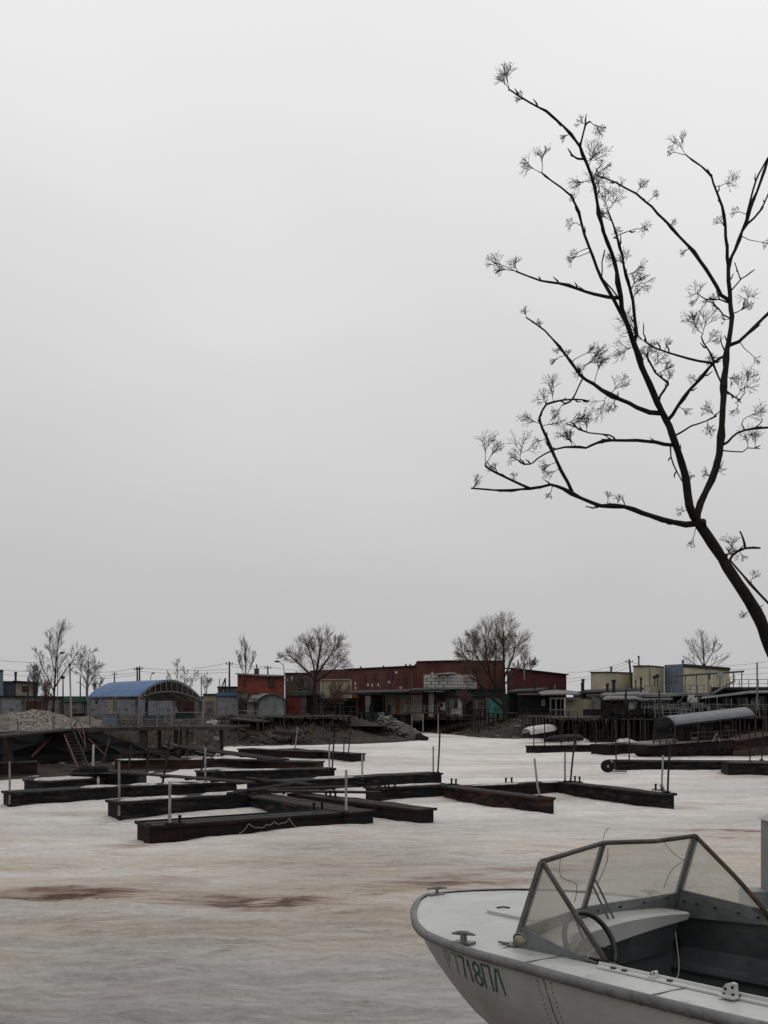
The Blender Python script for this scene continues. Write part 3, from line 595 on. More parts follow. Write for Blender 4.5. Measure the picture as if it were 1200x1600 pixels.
# dark sheeting hung behind the piles
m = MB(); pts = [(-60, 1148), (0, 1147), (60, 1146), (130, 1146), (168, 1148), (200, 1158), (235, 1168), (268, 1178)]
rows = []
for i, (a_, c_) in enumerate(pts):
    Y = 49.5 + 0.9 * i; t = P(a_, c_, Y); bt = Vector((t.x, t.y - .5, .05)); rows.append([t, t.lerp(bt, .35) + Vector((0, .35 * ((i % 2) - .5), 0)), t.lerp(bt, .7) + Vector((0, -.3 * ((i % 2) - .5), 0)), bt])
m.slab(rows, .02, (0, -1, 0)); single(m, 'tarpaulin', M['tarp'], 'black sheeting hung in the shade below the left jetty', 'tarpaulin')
m = MB(); q = P(172, 1146, 56); m.add([q + Vector((-.2, 0, .1)), q + Vector((.15, 0, .15)), q + Vector((.2, 0, -.35)), q + Vector((.05, 0, -.2))], [(0, 1, 2, 3)])
# red ladder and braces
lad = thing('red_ladder', tuple(G(130, 1203, z=.3)), 'red steel boarding ladder leaning from the jetty down to the tyres', 'ladder')
ft = G(131, 1202, z=.3); tp = onedge(105) + Vector((0, -.1, 0.05)); sx = Vector((.33, 0, 0))
for s_ in (-1, 1): mm = MB(); mm.bar(tp + sx * s_, ft + sx * s_ * .85, .09, .14); mm.build('side_rail', M['redpaint' if s_ < 0 else 'rustdark'], lad)
for i in range(1, 13): q = tp.lerp(ft, i / 13); mm = MB(); mm.bar(q - sx, q + sx, .1, .05); mm.build('rung', M['wood'], lad)
for s_ in (0, 1):
    mm = MB(); o1 = sx * 1.1 + Vector((.25, -.3, .25)) + Vector((.2 * s_, 0, .25 * s_)); pts = [tp + sx + Vector((.1, 0, .1)), tp + o1, tp.lerp(ft, .3) + o1, tp.lerp(ft, .58) + sx + Vector((.25, -.1, .15)), tp.lerp(ft, .63) + sx]
    mm.tube(pts, .03, 6); mm.build('handrail', M['redpaint'], lad)
mm = MB(); q0 = onedge(94) + Vector((0, -.12, 0)); q1 = P(49, 1183, 47); mm.bar(q0, q1, .09); single(mm, 'diagonal_brace', M['redpaint'], 'red steel tube slanting down left from the ladder top', 'brace', 'red tubes beside the ladder')
mm = MB(); q0 = onedge(123) + Vector((0, -.12, 0)); q1 = P(164, 1180, 49); mm.bar(q0, q1, .06); single(mm, 'diagonal_brace', M['redpaint'], 'thin red steel tube slanting down right from the ladder top', 'brace', 'red tubes beside the ladder')
# leaning poles in front of the jetty
for i, (x0, y0, x1, y1, yb, mt, wd) in enumerate(((171, 1154, 161, 1190, 48, 'wood', .12), (205, 1165, 200, 1208, 44, 'darkwood', .1), (146, 1164, 145, 1208, 42, 'pipew', .1), (233, 1168, 229, 1206, 45, 'darkwood', .1), (266, 1150, 254, 1224, 40, 'darkwood', .1), (323, 1160, 313, 1212, 42, 'darkwood', .1), (280, 1132, 278, 1180, 52, 'wood', .1), (344, 1135, 344, 1160, 60, 'darkwood', .1))):
    a_ = P(x0, y0, yb); b_ = P(x1, y1, yb - .6); mm = MB(); mm.tube([a_, (a_ + b_) / 2, b_], wd / 2, 6)
    single(mm, 'leaning_pole', M[mt], ('grey timber pole leaning left of the white post', 'dark pole standing behind the tyre heap', 'white post standing on the tyre heap pontoon', 'dark pole rising from the long gangplank', 'tall dark pole leaning in front of the jetty piles',
        'thin dark pole leaning left by the white mooring pole', 'grey timber pole standing near the middle jetty pile', 'short dark pole under the right jetty end')[i], 'pole', 'poles standing in front of the left jetty')
# a white fender and rags
mm = MB(); q = G(153.5, 1225, z=.25)
rows = [[q + Vector((math.cos(2 * math.pi * j / 8) * .06 * math.sin(math.pi * (i + .4) / 7.8), math.sin(2 * math.pi * j / 8) * .06 * math.sin(math.pi * (i + .4) / 7.8), .19 * math.cos(math.pi * (i + .4) / 7.8) + .12)) for j in range(8)] for i in range(8)]
mm.loft(rows, closed=True); single(mm, 'boat_fender', M['white'], 'small white oval fender hanging by the black pontoon', 'fender', smooth=True)

def lumps(pts, rad, seed, name, mt, label, cat, sq=.6, kind=None, n=1):
    r = random.Random(seed); m = MB()
    for p in pts:
        p = Vector(p); R_ = rad * r.uniform(.5, 1.3); ph = [r.uniform(0, 6) for _ in range(4)]
        rows = []
        for i in range(6):
            t = math.pi * i / 5; ring = []
            for j in range(7):
                a = 2 * math.pi * j / 7; k = R_ * (1 + .3 * math.sin(2 * a + ph[0]) + .22 * math.sin(3 * t + ph[1] + a))
                ring.append(p + Vector((math.sin(t) * math.cos(a) * k, math.sin(t) * math.sin(a) * k, math.cos(t) * k * sq)))
            rows.append(ring)
        m.loft(rows, closed=True)
    o = single(m, name, M[mt], label, cat)
    if kind: o['kind'] = kind
    return o
lumps([P(325 + i * 4, 1129 - (i % 2), 59) for i in range(3)], .22, 3, 'snow_lump', 'snowtop', 'small white snow lump left on the right end of the jetty', 'snow')
lumps([P(329 + i * 3.2, 1142 + i * 3.2, 60) for i in range(4)], .24, 4, 'snow_lump', 'snowtop', 'white snow patch hanging on the bank below the jetty end', 'snow')

# heap of dirty snow and earth behind the jetty
def heap(name, cx, cy, rx, ry, hh, z0, mt, label, cat, seed, res=.35, asym=0, kind=None):
    xs = np.arange(-rx * 1.15, rx * 1.16, res); ysx = np.arange(-ry * 1.15, ry * 1.16, res); Xg, Yg = np.meshgrid(xs, ysx)
    u = (Xg / rx); v = Yg / ry; rr = np.sqrt(u * u + v * v); prof = np.clip(1 - rr ** 1.5, -0.2, 1)
    Z = hh * prof * (1 + .35 * fbm((Xg + seed) / 3, Yg / 3, 3, seed)) + (.30 * fbm((Xg + seed) / 1.1, Yg / 1.1, 5, seed + 2, .65)) * np.clip(prof * 4, 0, 1)
    o = gridmesh(name, Xg + cx, Yg + cy, lambda a, c_: Z + z0, M[mt])
    me = o.data; co = np.zeros(len(me.vertices) * 3); me.vertices.foreach_get('co', co); co = co.reshape(-1, 3); co -= np.array([cx, cy, z0]); me.vertices.foreach_set('co', co.ravel()); o.location = (cx, cy, z0)
    me.polygons.foreach_set('use_smooth', [False] * len(me.polygons))
    return tag(o, label, cat, None, kind)
heap('snow_heap', XX(48, 66), 66, 4.0, 4.3, 1.12, 1.85, 'dirtysnow', 'high heap of dirty snow behind the jetty at the left', 'snow heap', 5, .22)
heap('snow_heap', XX(-18, 64), 64, 3.6, 3.5, 1.0, 1.8, 'rubble', 'dark earth heap left of the dirty snow heap', 'earth heap', 8, .22)
heap('snow_heap', XX(132, 70), 70, 1.9, 2.2, .62, 1.9, 'rubble', 'low grey rubble heap just right of the dirty snow heap', 'earth heap', 11, .2)
heap('earth_spit', XX(455, 90), 92, 8.5, 7, .5, 1.5, 'mud', 'brown earth mound between the jetty and the inlet', 'earth mound', 14, .4)
# rubble tipped on the end of the spit (uncountable)
m = MB(); r = random.Random(5)
for i in range(1300):
    t = r.random(); a_ = 597 + 62 * t + r.gauss(0, 3); c_ = 1126 + 31 * t ** .9 + r.gauss(0, 5.0) * (1 - .45 * t); Y = 87 + r.uniform(-1, 1) + 2 * (1 - t)
    q = P(a_, c_, Y); sz = r.uniform(.08, .30) * (1.2 if r.random() < .15 else 1)
    if q.z < .05: continue
    R = Matrix.Rotation(r.uniform(0, 3), 3, 'Z') @ Matrix.Rotation(r.uniform(-.9, .9), 3, 'X')
    m.box(q, (sz * r.uniform(.8, 1.6), sz, sz * r.uniform(.5, 1)), R=R)
o = single(m, 'rubble', M['blockgrey'], 'pale broken rubble tipped down the end of the earth spit', 'rubble'); o['kind'] = 'stuff'
heap('rubble_mound', XX(618, 89), 90.5, 3.4, 3.4, 1.75, .05, 'rubble', 'steep mound of earth under the pale rubble at the inlet', 'earth mound', 21, .25)
lumps([P(660, 1153, 86), P(663, 1155, 85.6), P(657, 1155, 85.8)], .55, 31, 'boulder', 'rustdark', 'dark boulder at the tip of the rubble spit', 'boulder', .8)

# canopy with blue roof -----------------------------------------------------
def arch_canopy(name, label, cornerA, cornerB, back, rise, mt, post_z, posts, n=12, truss=True, thick=.04, cat='canopy'):
    """arch gable from cornerA to cornerB (eaves), extruded by vector back"""
    A = Vector(cornerA); B = Vector(cornerB); bk = Vector(back)
    root = thing(name, (A.x, A.y, post_z), label, cat)
    def arc(o_, k=1.0): return [A.lerp(B, i / n) + Vector((0, 0, rise * k * math.sin(math.pi * i / n) ** .85)) + o_ for i in range(n + 1)]
    m = MB(); m.slab([arc(bk * (j / 6)) for j in range(7)], thick); m.build('roof_sheet', M[mt], root)
    m = MB(); m.slab([arc(bk * (j / 6) + Vector((0, 0, -thick - .012))) for j in range(7)], .012); m.build('lining', M['lining'], root)
    K = 4
    for j in range(K + 1):
        m = MB()
        o_ = bk * (j / K) + Vector((0, 0, -.1)); a_ = arc(o_)
        for i in range(n): m.bar(a_[i], a_[i + 1], .05, .07)
        if truss:
            lo = [A.lerp(B, i / n) + o_ + Vector((0, 0, rise * .42 * math.sin(math.pi * i / n))) for i in range(n + 1)]
            for i in range(n): m.bar(lo[i], lo[i + 1], .05)
            for i in range(1, n): m.bar(lo[i], a_[i], .035)
        m.build('roof_truss', M['pipeg'], root)
    for (q, zt) in posts:
        mm = MB(); mm.bar((q[0], q[1], post_z), (q[0], q[1], zt), .09); mm.build('post', M['pipeg'], root)
    return root
cA = P(217, 1087, 57); cB = P(317, 1093, 60); ca_back = P(137, 1088.5, 63) - cA
pst = [((cA.x, cA.y), cA.z), ((cB.x, cB.y), cB.z)] + [((cA.x + ca_back.x * t, cA.y + ca_back.y * t), cA.z) for t in (.42, .95)] + [((cB.x + ca_back.x * t, cB.y + ca_back.y * t), cB.z) for t in (.5, 1)]
arch_canopy('boat_canopy', 'open steel canopy with arched blue sheet roof standing on the left jetty', cA, cB, ca_back, 1.2, 'blue', 1.95, pst)

# ============================================================ BUILDINGS
GB = 1.85
def poly_px(pts): return [(XX(px, Y), Y) for px, Y in pts]
def win(root, px0, px1, y0, y1, Y, frame='white', glass='window', t=.12, mull=1, name='window'):
    a_ = P(px0, y0, Y); b_ = P(px1, y1, Y); cx = (a_.x + b_.x) / 2; cz = (a_.z + b_.z) / 2; w_ = b_.x - a_.x; h_ = a_.z - b_.z
    m = MB(); f_ = .09
    for s_ in (-1, 1): m.box((cx + s_ * (w_ / 2 - f_ / 2), Y - t / 2 - .01, cz), (f_, t, h_)); 
    for s_ in (-1, 1): m.box((cx, Y - t / 2 - .01, cz + s_ * (h_ / 2 - f_ / 2)), (w_ - 2 * f_, t, f_))
    for k in range(mull): m.box((cx + w_ * ((k + 1) / (mull + 1) - .5), Y - t / 2 - .01, cz), (.06, t - .02, h_ - 2 * f_))
    fo = m.build(name, M[frame], root); m = MB(); m.box((cx, Y - .03, cz), (w_ - 2 * f_, .04, h_ - 2 * f_)); m.build('pane', M[glass], fo); return fo
def door(root, px0, px1, y0, Y, mt, leaves=2, z0=None):
    a_ = P(px0, y0, Y); b_ = P(px1, y0, Y); z0 = GB if z0 is None else z0; w_ = (b_.x - a_.x) / leaves
    for k in range(leaves):
        m = MB(); cx = a_.x + w_ * (k + .5); h_ = a_.z - z0
        m.box((cx, Y - .04, z0 + h_ / 2), (w_ - .04, .08, h_)); 
        for zz in (.12, .5, .88): m.box((cx, Y - .095, z0 + h_ * zz), (w_ - .1, .03, .09))
        d = m.build('door', M[mt], root)
        hm = MB(); hm.box((a_.x + w_ * leaves / 2 + (-1 if k == 0 else 1) * .15, Y - .12, z0 + h_ * .45), (.05, .06, .3)); hm.build('handle', M['pipeb'], d)
def garage(px0, px1, top, Y, wall, doorspec, label, roof='roofdark', dp=6, slope=0.0, over=.25, group='garages in the row along the bank', name='garage', roof_t=.16, z0=None, cat='garage', wins=(), fascia=None):
    z0 = GB - .4 if z0 is None else z0; a_ = P(px0, top, Y); b_ = P(px1, top, Y)
    root = thing(name, ((a_.x + b_.x) / 2, Y, z0), label, cat, group)
    m = MB(); m.prism([(a_.x, Y), (b_.x, Y), (b_.x, Y + dp), (a_.x, Y + dp)], z0, [a_.z, a_.z, a_.z + slope, a_.z + slope]); m.build('wall', M[wall], root)
    m = MB(); m.slab([[(a_.x - over * .2, Y - over, a_.z + roof_t + .01), (b_.x + over * .2 - .03, Y - over, a_.z + roof_t + .01)], [(a_.x - over * .2, Y + dp + .1, a_.z + slope + roof_t + .01), (b_.x + over * .2 - .03, Y + dp + .1, a_.z + slope + roof_t + .01)]], roof_t); m.build('roof', M[roof], root)
    if fascia: m = MB(); q = P(px0, top, Y - over - .04); m.box(((a_.x + b_.x) / 2, Y - over - .05, a_.z - .2), (b_.x - a_.x - .1, .04, .75)); m.build('fascia', M[fascia], root)
    for d in doorspec: door(root, d[0], d[1], d[2], Y, d[3], d[4] if len(d) > 4 else 2)
    for wn in wins: win(root, *wn[:4], Y, *wn[4:])
    return root
garage(-45, -2, 1089, 114, 'grime', [(-38, -8, 1094, 'grime')], 'grey garage cut by the left edge behind the earth heap')
garage(-1, 37, 1089, 114, 'grime', [(3, 34, 1094, 'lav')], 'garage with light grey doors behind the dirty snow heap')
garage(38, 67, 1089.5, 114, 'grime', [(41, 64, 1095, 'brown')], 'grimy garage with brown doors behind the dirty snow heap')
garage(68, 97, 1090, 114, 'annex', [(71, 94, 1095, 'grime')], 'grey brown garage left of the one with the green fascia')
garage(98, 135.5, 1090, 114, 'grime', [(102, 132, 1097, 'grime')], 'garage with a green fascia strip', fascia='greenfascia')
garage(136, 178, 1090, 113, 'lav', [(141, 153, 1095, 'lav', 1), (167, 177, 1094, 'beige', 1)], 'garage with blotchy pale wall and a yellowish board door under the blue canopy')
garage(178.5, 216, 1090, 113, 'grime', [(182, 212, 1094, 'lav')], 'grey garage behind the middle post of the blue canopy')
garage(216.5, 245, 1088, 113, 'lav', [(227, 231.5, 1096, 'dark', 1)], 'lilac grey garage with a narrow dark doorway')
garage(245.5, 282, 1090, 113, 'lav', [(250, 278, 1095, 'lav')], 'garage with smooth lilac grey doors seen under the canopy arch')
garage(282.5, 317, 1090, 114, 'grime', [(286, 304, 1095, 'brown'),], 'grimy garage with one brown door half right of the canopy arch')
garage(317.5, 338, 1086, 113, 'beige', [(320, 334, 1095, 'grime')], 'narrow beige garage left of the blue edged roof')
garage(338.5, 371, 1087, 112, 'lav', [(341, 368, 1091, 'lav')], 'lilac grey garage with blue edged flat roof', roof='blue', over=.4, roof_t=.3)
garage(371.5, 383, 1083, 112.5, 'beige', [(373, 381, 1092, 'brown', 1)], 'narrow cream walled shed between lilac and mint garages')
# long flat roof over the left row + things behind it
garage(-40, 24, 1066, 121, 'bluegrey', [], 'blue grey shed rising behind the leftmost garages', roof='roofpale', group=None, name='shed', cat='shed', dp=8)
m = thing('shed', (XX(-10, 118), 118, 1.5), 'tall blue grey wall of a building at the left edge', 'building')
k = MB(); k.prism(poly_px([(-60, 118), (5, 118), (5, 124), (-60, 124)]), 1.5, ZZ(1048, 118)); k.build('wall', M['bluegrey'], m)
k = MB(); k.prism(poly_px([(-60, 117.8), (5.5, 117.8), (5.5, 124.2), (-60, 124.2)]), ZZ(1048, 118) + .003, ZZ(1046.8, 118)); k.build('roof', M['roofdark'], m)
m = thing('rooftop_cabin', (XX(42, 119.5), 119.5, 1.5), 'cream cabin with one small window and flat dark roof behind the left garages', 'cabin')
k = MB(); k.prism(poly_px([(24.5, 119.5), (58, 119.5), (58, 124), (24.5, 124)]), 1.5, ZZ(1067, 119.5)); k.build('wall', M['beige'], m)
k = MB(); k.slab([[P(20, 1063.5, 119), P(60.5, 1066, 119)], [P(22, 1063.2, 124.5), P(60, 1065.5, 124.5)]], .18); k.build('roof', M['roofdark'], m)
win(m, 35, 43.5, 1072, 1080.5, 119.5, 'brown'); win(m, 52, 56.5, 1071.5, 1086, 119.5, 'brown')
# red brick upper floor hut
m = thing('brick_hut', (XX(408, 116), 116, GB), 'orange red brick hut standing above the mint porch', 'hut')
k = MB(); k.prism(poly_px([(371, 116), (408, 114.5), (444, 115.5), (444, 121), (371, 121)]), GB, [ZZ(1054, 116), ZZ(1056.5, 114.5), ZZ(1057, 115.5), ZZ(1056, 121), ZZ(1055, 121)]); k.build('wall', M['redbrick'], m)
k = MB(); k.slab([[P(368, 1052, 115.5), P(408, 1055, 114), P(446, 1055.6, 115)], [P(369, 1051.5, 121.5), P(408, 1053.5, 121.5), P(446, 1054.5, 121.5)]], .14); k.build('roof', M['roofpale'], m)
win(m, 419.5, 429, 1058, 1073.5, 114.85, 'brown', mull=2); win(m, 380, 385, 1060, 1072, 115.5, 'redbrick', 'brown', mull=0)
k = MB(); k.box((XX(401, 118), 118, ZZ(1050, 118)), (.6, .5, .9)); k.box((XX(401, 118), 118, ZZ(1044, 118)), (.16, .16, 1)); k.build('chimney', M['annex'], m)
# mint arched porch
m = thing('porch_shed', (XX(415, 110), 110, GB), 'mint green wooden porch under an arched pale roof', 'shed')
k = MB(); k.prism(poly_px([(385, 110.5), (446, 110.5), (446, 113.8), (385, 113.8)]), GB - .4, ZZ(1091, 110.5)); k.build('wall', M['blockgrey'], m)
k = MB(); a_ = XX(404, 110); b_ = XX(443, 110); n_ = 13
for i in range(n_):
    x = a_ + (b_ - a_) * (i + .5) / n_; t = (i + .5) / n_; zt = ZZ(1092.5, 110) + 0.55 * math.sin(math.pi * t) ** .8
    k.box((x, 110.35, (GB + zt) / 2 - .1), ((b_ - a_) / n_ - .03, .08, zt - GB + .2))
k.build('door', M['mint'], m)
k = MB(); rows = []
for j in range(2):
    rows.append([(XX(403, 110) + (XX(447, 110) - XX(403, 110)) * t / 12 - 1.5 * j, 109.8 + 3.6 * j, ZZ(1093, 110) + .72 * math.sin(math.pi * t / 12) ** .85 + .05) for t in range(13)])
k.slab(rows, .1); k.build('roof', M['roofpale'], m)
k = MB(); k.slab([[P(386, 1096, 110), P(403.5, 1095, 109.9)], [P(392, 1086, 113.5), P(418, 1085, 113.5)]], .08); k.build('side_roof', M['roofpale'], m)
garage(447.5, 479, 1088, 112.5, 'annex', [(448.6, 470, 1089.5, 'darkred')], 'garage with dark red doors beside the mint porch')
garage(480, 499, 1087, 113, 'dark', [(484, 496, 1093, 'dark')], 'blackish garage behind the trunk of the left willow')
garage(499.5, 560, 1093, 113, 'grime', [(505, 530, 1096, 'dark'), (533, 556, 1096, 'dark')], 'low grimy double garage behind the porch railing right of the left willow', roof='roofdark', over=1.5)
garage(560.5, 602, 1086, 113.5, 'brown', [(570.5, 579, 1086.5, 'white', 1), (584, 600, 1088, 'dark')], 'brown garage with one tall white door leaf')
garage(603, 660, 1085, 112, 'beige', [(618.5, 624.5, 1091, 'orange', 1)], 'wide beige garage with an orange wooden door', roof='roofdark')
garage(660.5, 693, 1083, 113, 'brown', [(669.5, 678, 1081.5, 'white', 1), (680, 688, 1085, 'brown', 1)], 'brown garage with white door leaf right of the beige one')
garage(693.5, 712, 1088, 113, 'annex', [(697, 709, 1093, 'blockgrey', 1)], 'small grey brown garage next to the flat dark awning', roof='roofdark')
garage(712.5, 760, 1089, 113.5, 'annex', [(715, 722, 1092, 'white', 1), (727, 738, 1095, 'dark'), (742, 757, 1094, 'grime')], 'garage behind the railing with one white board under the big willow')
garage(760.5, 788, 1089, 112, 'grime', [(763, 786.5, 1093, 'teal')], 'garage with bright teal doors')
garage(788.5, 812, 1088, 111, 'dark', [(790, 810, 1092, 'green', 1)], 'shed hung with dark green netting right of the teal doors', name='shed', cat='shed', roof='roofpale')
# wide dark awnings in front of the middle garages
for (x0, x1, y0, y1, Y, lab) in ((519, 640, 1083, 1080, 108, 'long flat dark awning over the middle garages'), (640, 702, 1078, 1077, 109, 'shorter flat dark awning right of the long one')):
    m = thing('awning', (XX((x0 + x1) / 2, Y), Y, GB), lab, 'awning', 'flat awnings over the garages')
    k = MB(); k.slab([[P(x0, y0, Y), P(x1, y1, Y)], [P(x0 + 4, y0 - 3, Y + 4.5), P(x1, y1 - 3, Y + 4.5)]], .22); k.build('roof_sheet', M['roofdark'], m)
    for t in (.02, .33, .66, .98):
        x = XX(x0 + (x1 - x0) * t, Y); k = MB(); k.bar((x, Y + .3, GB - .5), (x, Y + .3, ZZ(y0 + (y1 - y0) * t, Y) - .15), .14); k.build('post', M['darkwood'], m)
# dark teal lintel box and white block wall
m = thing('flat_roof_block', (XX(735, 115), 115, GB), 'white silicate block storey above the dark roof left of the big willow', 'building')
k = MB(); k.prism(poly_px([(662, 117), (706, 115.5), (745, 117.5), (745, 124), (662, 124)]), GB, [ZZ(1054, 117), ZZ(1052.5, 115.5), ZZ(1055, 117.5), ZZ(1055, 124), ZZ(1054, 124)]); k.build('wall', M['whiteblock'], m)
k = MB(); k.slab([[P(681, 1052.5, 115.2), P(706, 1051.2, 115.2), P(712, 1052, 115.3)], [P(681, 1052.3, 119), P(706, 1051, 119), P(712, 1051.6, 119)]], .1); k.build('coping', M['snowtop'], m)
garage(694, 790, 1078, 114.3, 'teald', [], 'long dark green upper wall beneath the white block storey', roof='roofdark', group=None, name='shed', cat='shed', z0=ZZ(1089, 114.3) + .2, dp=1.0)
# dark wooden shack with white window, porch, beige and grey garages to the right
garage(813, 860, 1086, 106, 'dark', [(818, 834, 1096, 'dark', 1)], 'dark boarded shack with a small white framed window', wins=((846, 851.5, 1093, 1103, 'white'),), name='shack', cat='shack', group=None, roof='roofpale', over=.5)
m = thing('porch', (XX(873, 104), 104, GB), 'white framed open porch with a curved pale roof', 'porch')
k = MB(); k.slab([[P(845 + i * 10, 1085 - 1.2 * math.sin(math.pi * i / 6) - .0, 103.5) for i in range(7)], [P(840 + i * 10, 1080 - 2 * math.sin(math.pi * i / 6), 109) for i in range(7)]], .12); k.build('roof', M['roofpale'], m)
for px in (860, 868.5, 876, 882.5): k = MB(); x = XX(px, 104); k.bar((x, 104, GB - .4), (x, 104, ZZ(1090, 104)), .16 if px != 876 else .08); k.build('post', M['white' if px > 880 else 'blockgrey'], m)
k = MB(); k.bar(P(858, 1091, 104), P(907, 1091, 104), .12, .25); k.bar(P(860, 1109, 104), P(883, 1109, 104), .08, .12); k.bar(P(860, 1119, 104), P(883, 1119, 104), .08, .12); k.build('frame', M['blockgrey'], m)
k = MB(); k.box((XX(871, 106.5), 106.5, 3.2), (1.8, .1, 2.6)); k.build('back_wall', M['teald'], m)
garage(884, 928, 1091.5, 105, 'beige', [], 'beige garage facing the piled platform', roof='roofdark', over=.1)
garage(928.5, 952, 1087, 104, 'blockgrey', [(932, 948, 1093, 'lav')], 'light grey garage right of the plain beige one', roof='roofpale')
garage(911, 938, 1082, 111, 'cream', [], 'cream upper wall behind the plain beige garage', name='shed', cat='shed', group=None, z0=GB, roof='roofpale', over=.2)
# long dark roofs stepping to the right
for (x0, x1, y0, y1, Y, dx, dy, mt, lab) in ((792, 845, 1081, 1078, 108, 12, -4, 'roofdark', 'dark slanting roof right of the big willow'), (908, 1000, 1081.5, 1078, 108, 6, -4, 'roofdark', 'long dark roof below the cream buildings'), (938, 1010, 1086, 1083.5, 103, 8, -5, 'roofpale', 'grey slate roof above the light grey garage')):
    k = MB(); k.slab([[P(x0, y0, Y), P(x1, y1, Y)], [P(x0 + dx, y0 + dy, Y + 6), P(x1 + dx, y1 + dy, Y + 6)]], .25)
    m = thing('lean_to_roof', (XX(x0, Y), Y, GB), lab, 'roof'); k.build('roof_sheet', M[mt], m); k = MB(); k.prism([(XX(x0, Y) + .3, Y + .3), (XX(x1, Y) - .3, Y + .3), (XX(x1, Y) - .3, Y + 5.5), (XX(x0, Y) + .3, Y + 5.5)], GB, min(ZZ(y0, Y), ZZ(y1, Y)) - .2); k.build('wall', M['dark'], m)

# the long red brick factory ------------------------------------------------
m = thing('brick_factory', (XX(680, 140), 140, 1.7), 'long dark red brick industrial building with stepped roofline', 'factory')
def band(pts, yb, name, mt, dp=14, root=None):
    """pts: (px, ytop, Y)"""
    poly = [(XX(px, Y), Y) for px, yt, Y in pts]; top = [ZZ(yt, Y) for px, yt, Y in pts]
    back = [(x, y + dp) for x, y in reversed(poly)]; k = MB(); k.prism(poly + back, 1.6, top + list(reversed(top))); return k.build(name, M[mt], root)
band([(540, 1046, 150), (651, 1040.5, 138)], 0, 'wall', 'factory', root=m)
band([(651.2, 1034, 137.6), (700, 1032.7, 137.6), (786, 1033, 139)], 0, 'tall_block', 'factory', root=m)
band([(484, 1047.5, 152), (539.8, 1045.4, 150)], 0, 'end_block', 'factory', root=m)
k = MB(); k.bar(P(651, 1033.6, 137.4), P(700, 1032.3, 137.4), .3, .14); k.bar(P(700, 1032.3, 137.4), P(786, 1032.6, 138.8), .3, .14); k.bar(P(540, 1045.6, 149.8), P(651, 1040.1, 137.8), .3, .14); k.build('parapet_cap', M['roofdark'], m)
for (a_, b_, y0, y1) in ((570, 575, 1054, 1064), (584, 589, 1053.5, 1063), (604, 611, 1050.5, 1063), (613, 619, 1050, 1063), (632, 636, 1056, 1073)):
    Y = 150 + (138 - 150) * ((a_ - 540) / 111); win(m, a_, b_, y0, y1, Y - .35, 'brown', 'window')
for px, y0 in ((594.5, 1046.5), (644, 1051)):
    Y = 150 + (138 - 150) * ((px - 540) / 111) - .3; k = MB(); k.tube([P(px, y0, Y), P(px, 1076, Y)], .07, 6); k.build('drainpipe', M['pipeg'], m)
for (px, py) in ((563.5, 1041), (599, 1040), (634, 1037.5), (641, 1037.5)):
    Y = 150 + (138 - 150) * ((px - 540) / 111) + 2; k = MB(); k.tube([P(px, py, Y), P(px, py + 8, Y)], .16, 8); k.build('vent_pipe', M['pipeg'], m)
def dish(px, py, Y, r_, label):
    m2 = thing('satellite_dish', P(px, py, Y), label, 'satellite dish', 'satellite dishes'); k = MB(); rows = []
    for i in range(4):
        a_ = i / 3; rows.append([P(px, py, Y) + Vector((r_ * a_ * math.cos(2 * math.pi * j / 12), -.15 * a_ * a_, r_ * a_ * math.sin(2 * math.pi * j / 12))) for j in range(12)])
    k.loft(rows, closed=True); k.build('dish', M['white'], m2); k = MB(); k.bar(P(px, py, Y) + Vector((0, 0, 0)), P(px, py, Y) + Vector((0, .4, -.3)), .06); k.build('arm', M['pipeb'], m2)
dish(619, 1050, 139, .24, 'upper white satellite dish on the red brick wall'); dish(608, 1065, 139, .24, 'lower white satellite dish on the red brick wall'); dish(675.5, 1051.5, 136.6, .2, 'white satellite dish above the block storey'); dish(626, 1074, 135, .2, 'small white satellite dish near the awning roof')
for i, (px, py) in enumerate(((555, 1068), (555.5, 1075), (575, 1070), (581.5, 1070.5), (591, 1070))):
    k = MB(); k.box(P(px, py, 137), (.24, .3, .42)); single(k, 'vent_box', M['white'], ('upper white box left of the vents on the red wall', 'lower white box left of the vents on the red wall', 'first small white box of the three in a row', 'middle small white box of the three in a row', 'last small white box of the three in a row')[i], 'wall box', 'white boxes along the red brick wall')
garage(445.5, 486, 1053, 125, 'annex', [], 'grey brown annex building left of the long red factory', wins=((448, 450, 1060, 1064, 'white'), (455, 457.5, 1057, 1064, 'white'), (476, 478, 1055, 1074, 'blockgrey')), name='annex', cat='building', group=None)
garage(500, 547, 1063, 124, 'beige', [], 'olive beige wall section beneath the red factory behind the left willow', name='building', cat='building', group=None, roof='beige')
garage(453, 500, 1082, 118, 'blockgrey', [(457, 470, 1088, 'white', 1)], 'low grey store with pale roof behind the left willow trunk', roof='roofpale', name='store', cat='building', group=None)
garage(340, 370, 1074.5, 121, 'blockgrey', [], 'concrete block shed behind the blue edged roof', name='shed', cat='shed', group=None)
m = thing('maroon_building', (XX(840, 128), 128, 1.7), 'maroon clad building with a roof slanting down to the right', 'building')
k = MB(); k.prism(poly_px([(801, 126), (885, 132), (885, 142), (792, 138)]), 1.6, [ZZ(1044.5, 126), ZZ(1054.5, 132), ZZ(1054.5, 132), ZZ(1045, 126)]); k.build('wall', M['maroon'], m)
k = MB(); k.slab([[P(800, 1043, 125.6), P(889, 1053.2, 131.6)], [P(789, 1043.5, 138.6), P(880, 1053.5, 142.5)]], .16); k.build('roof', M['roofdark'], m)
for px, y0, y1, Y in ((819, 1033, 1062, 125.8), (809.5, 1031, 1043, 132), (867, 1070, 1078, 127)): k = MB(); k.tube([P(px, y1, Y), P(px, y0, Y)], .11, 8); k.build('flue', M['pipeg'], m)
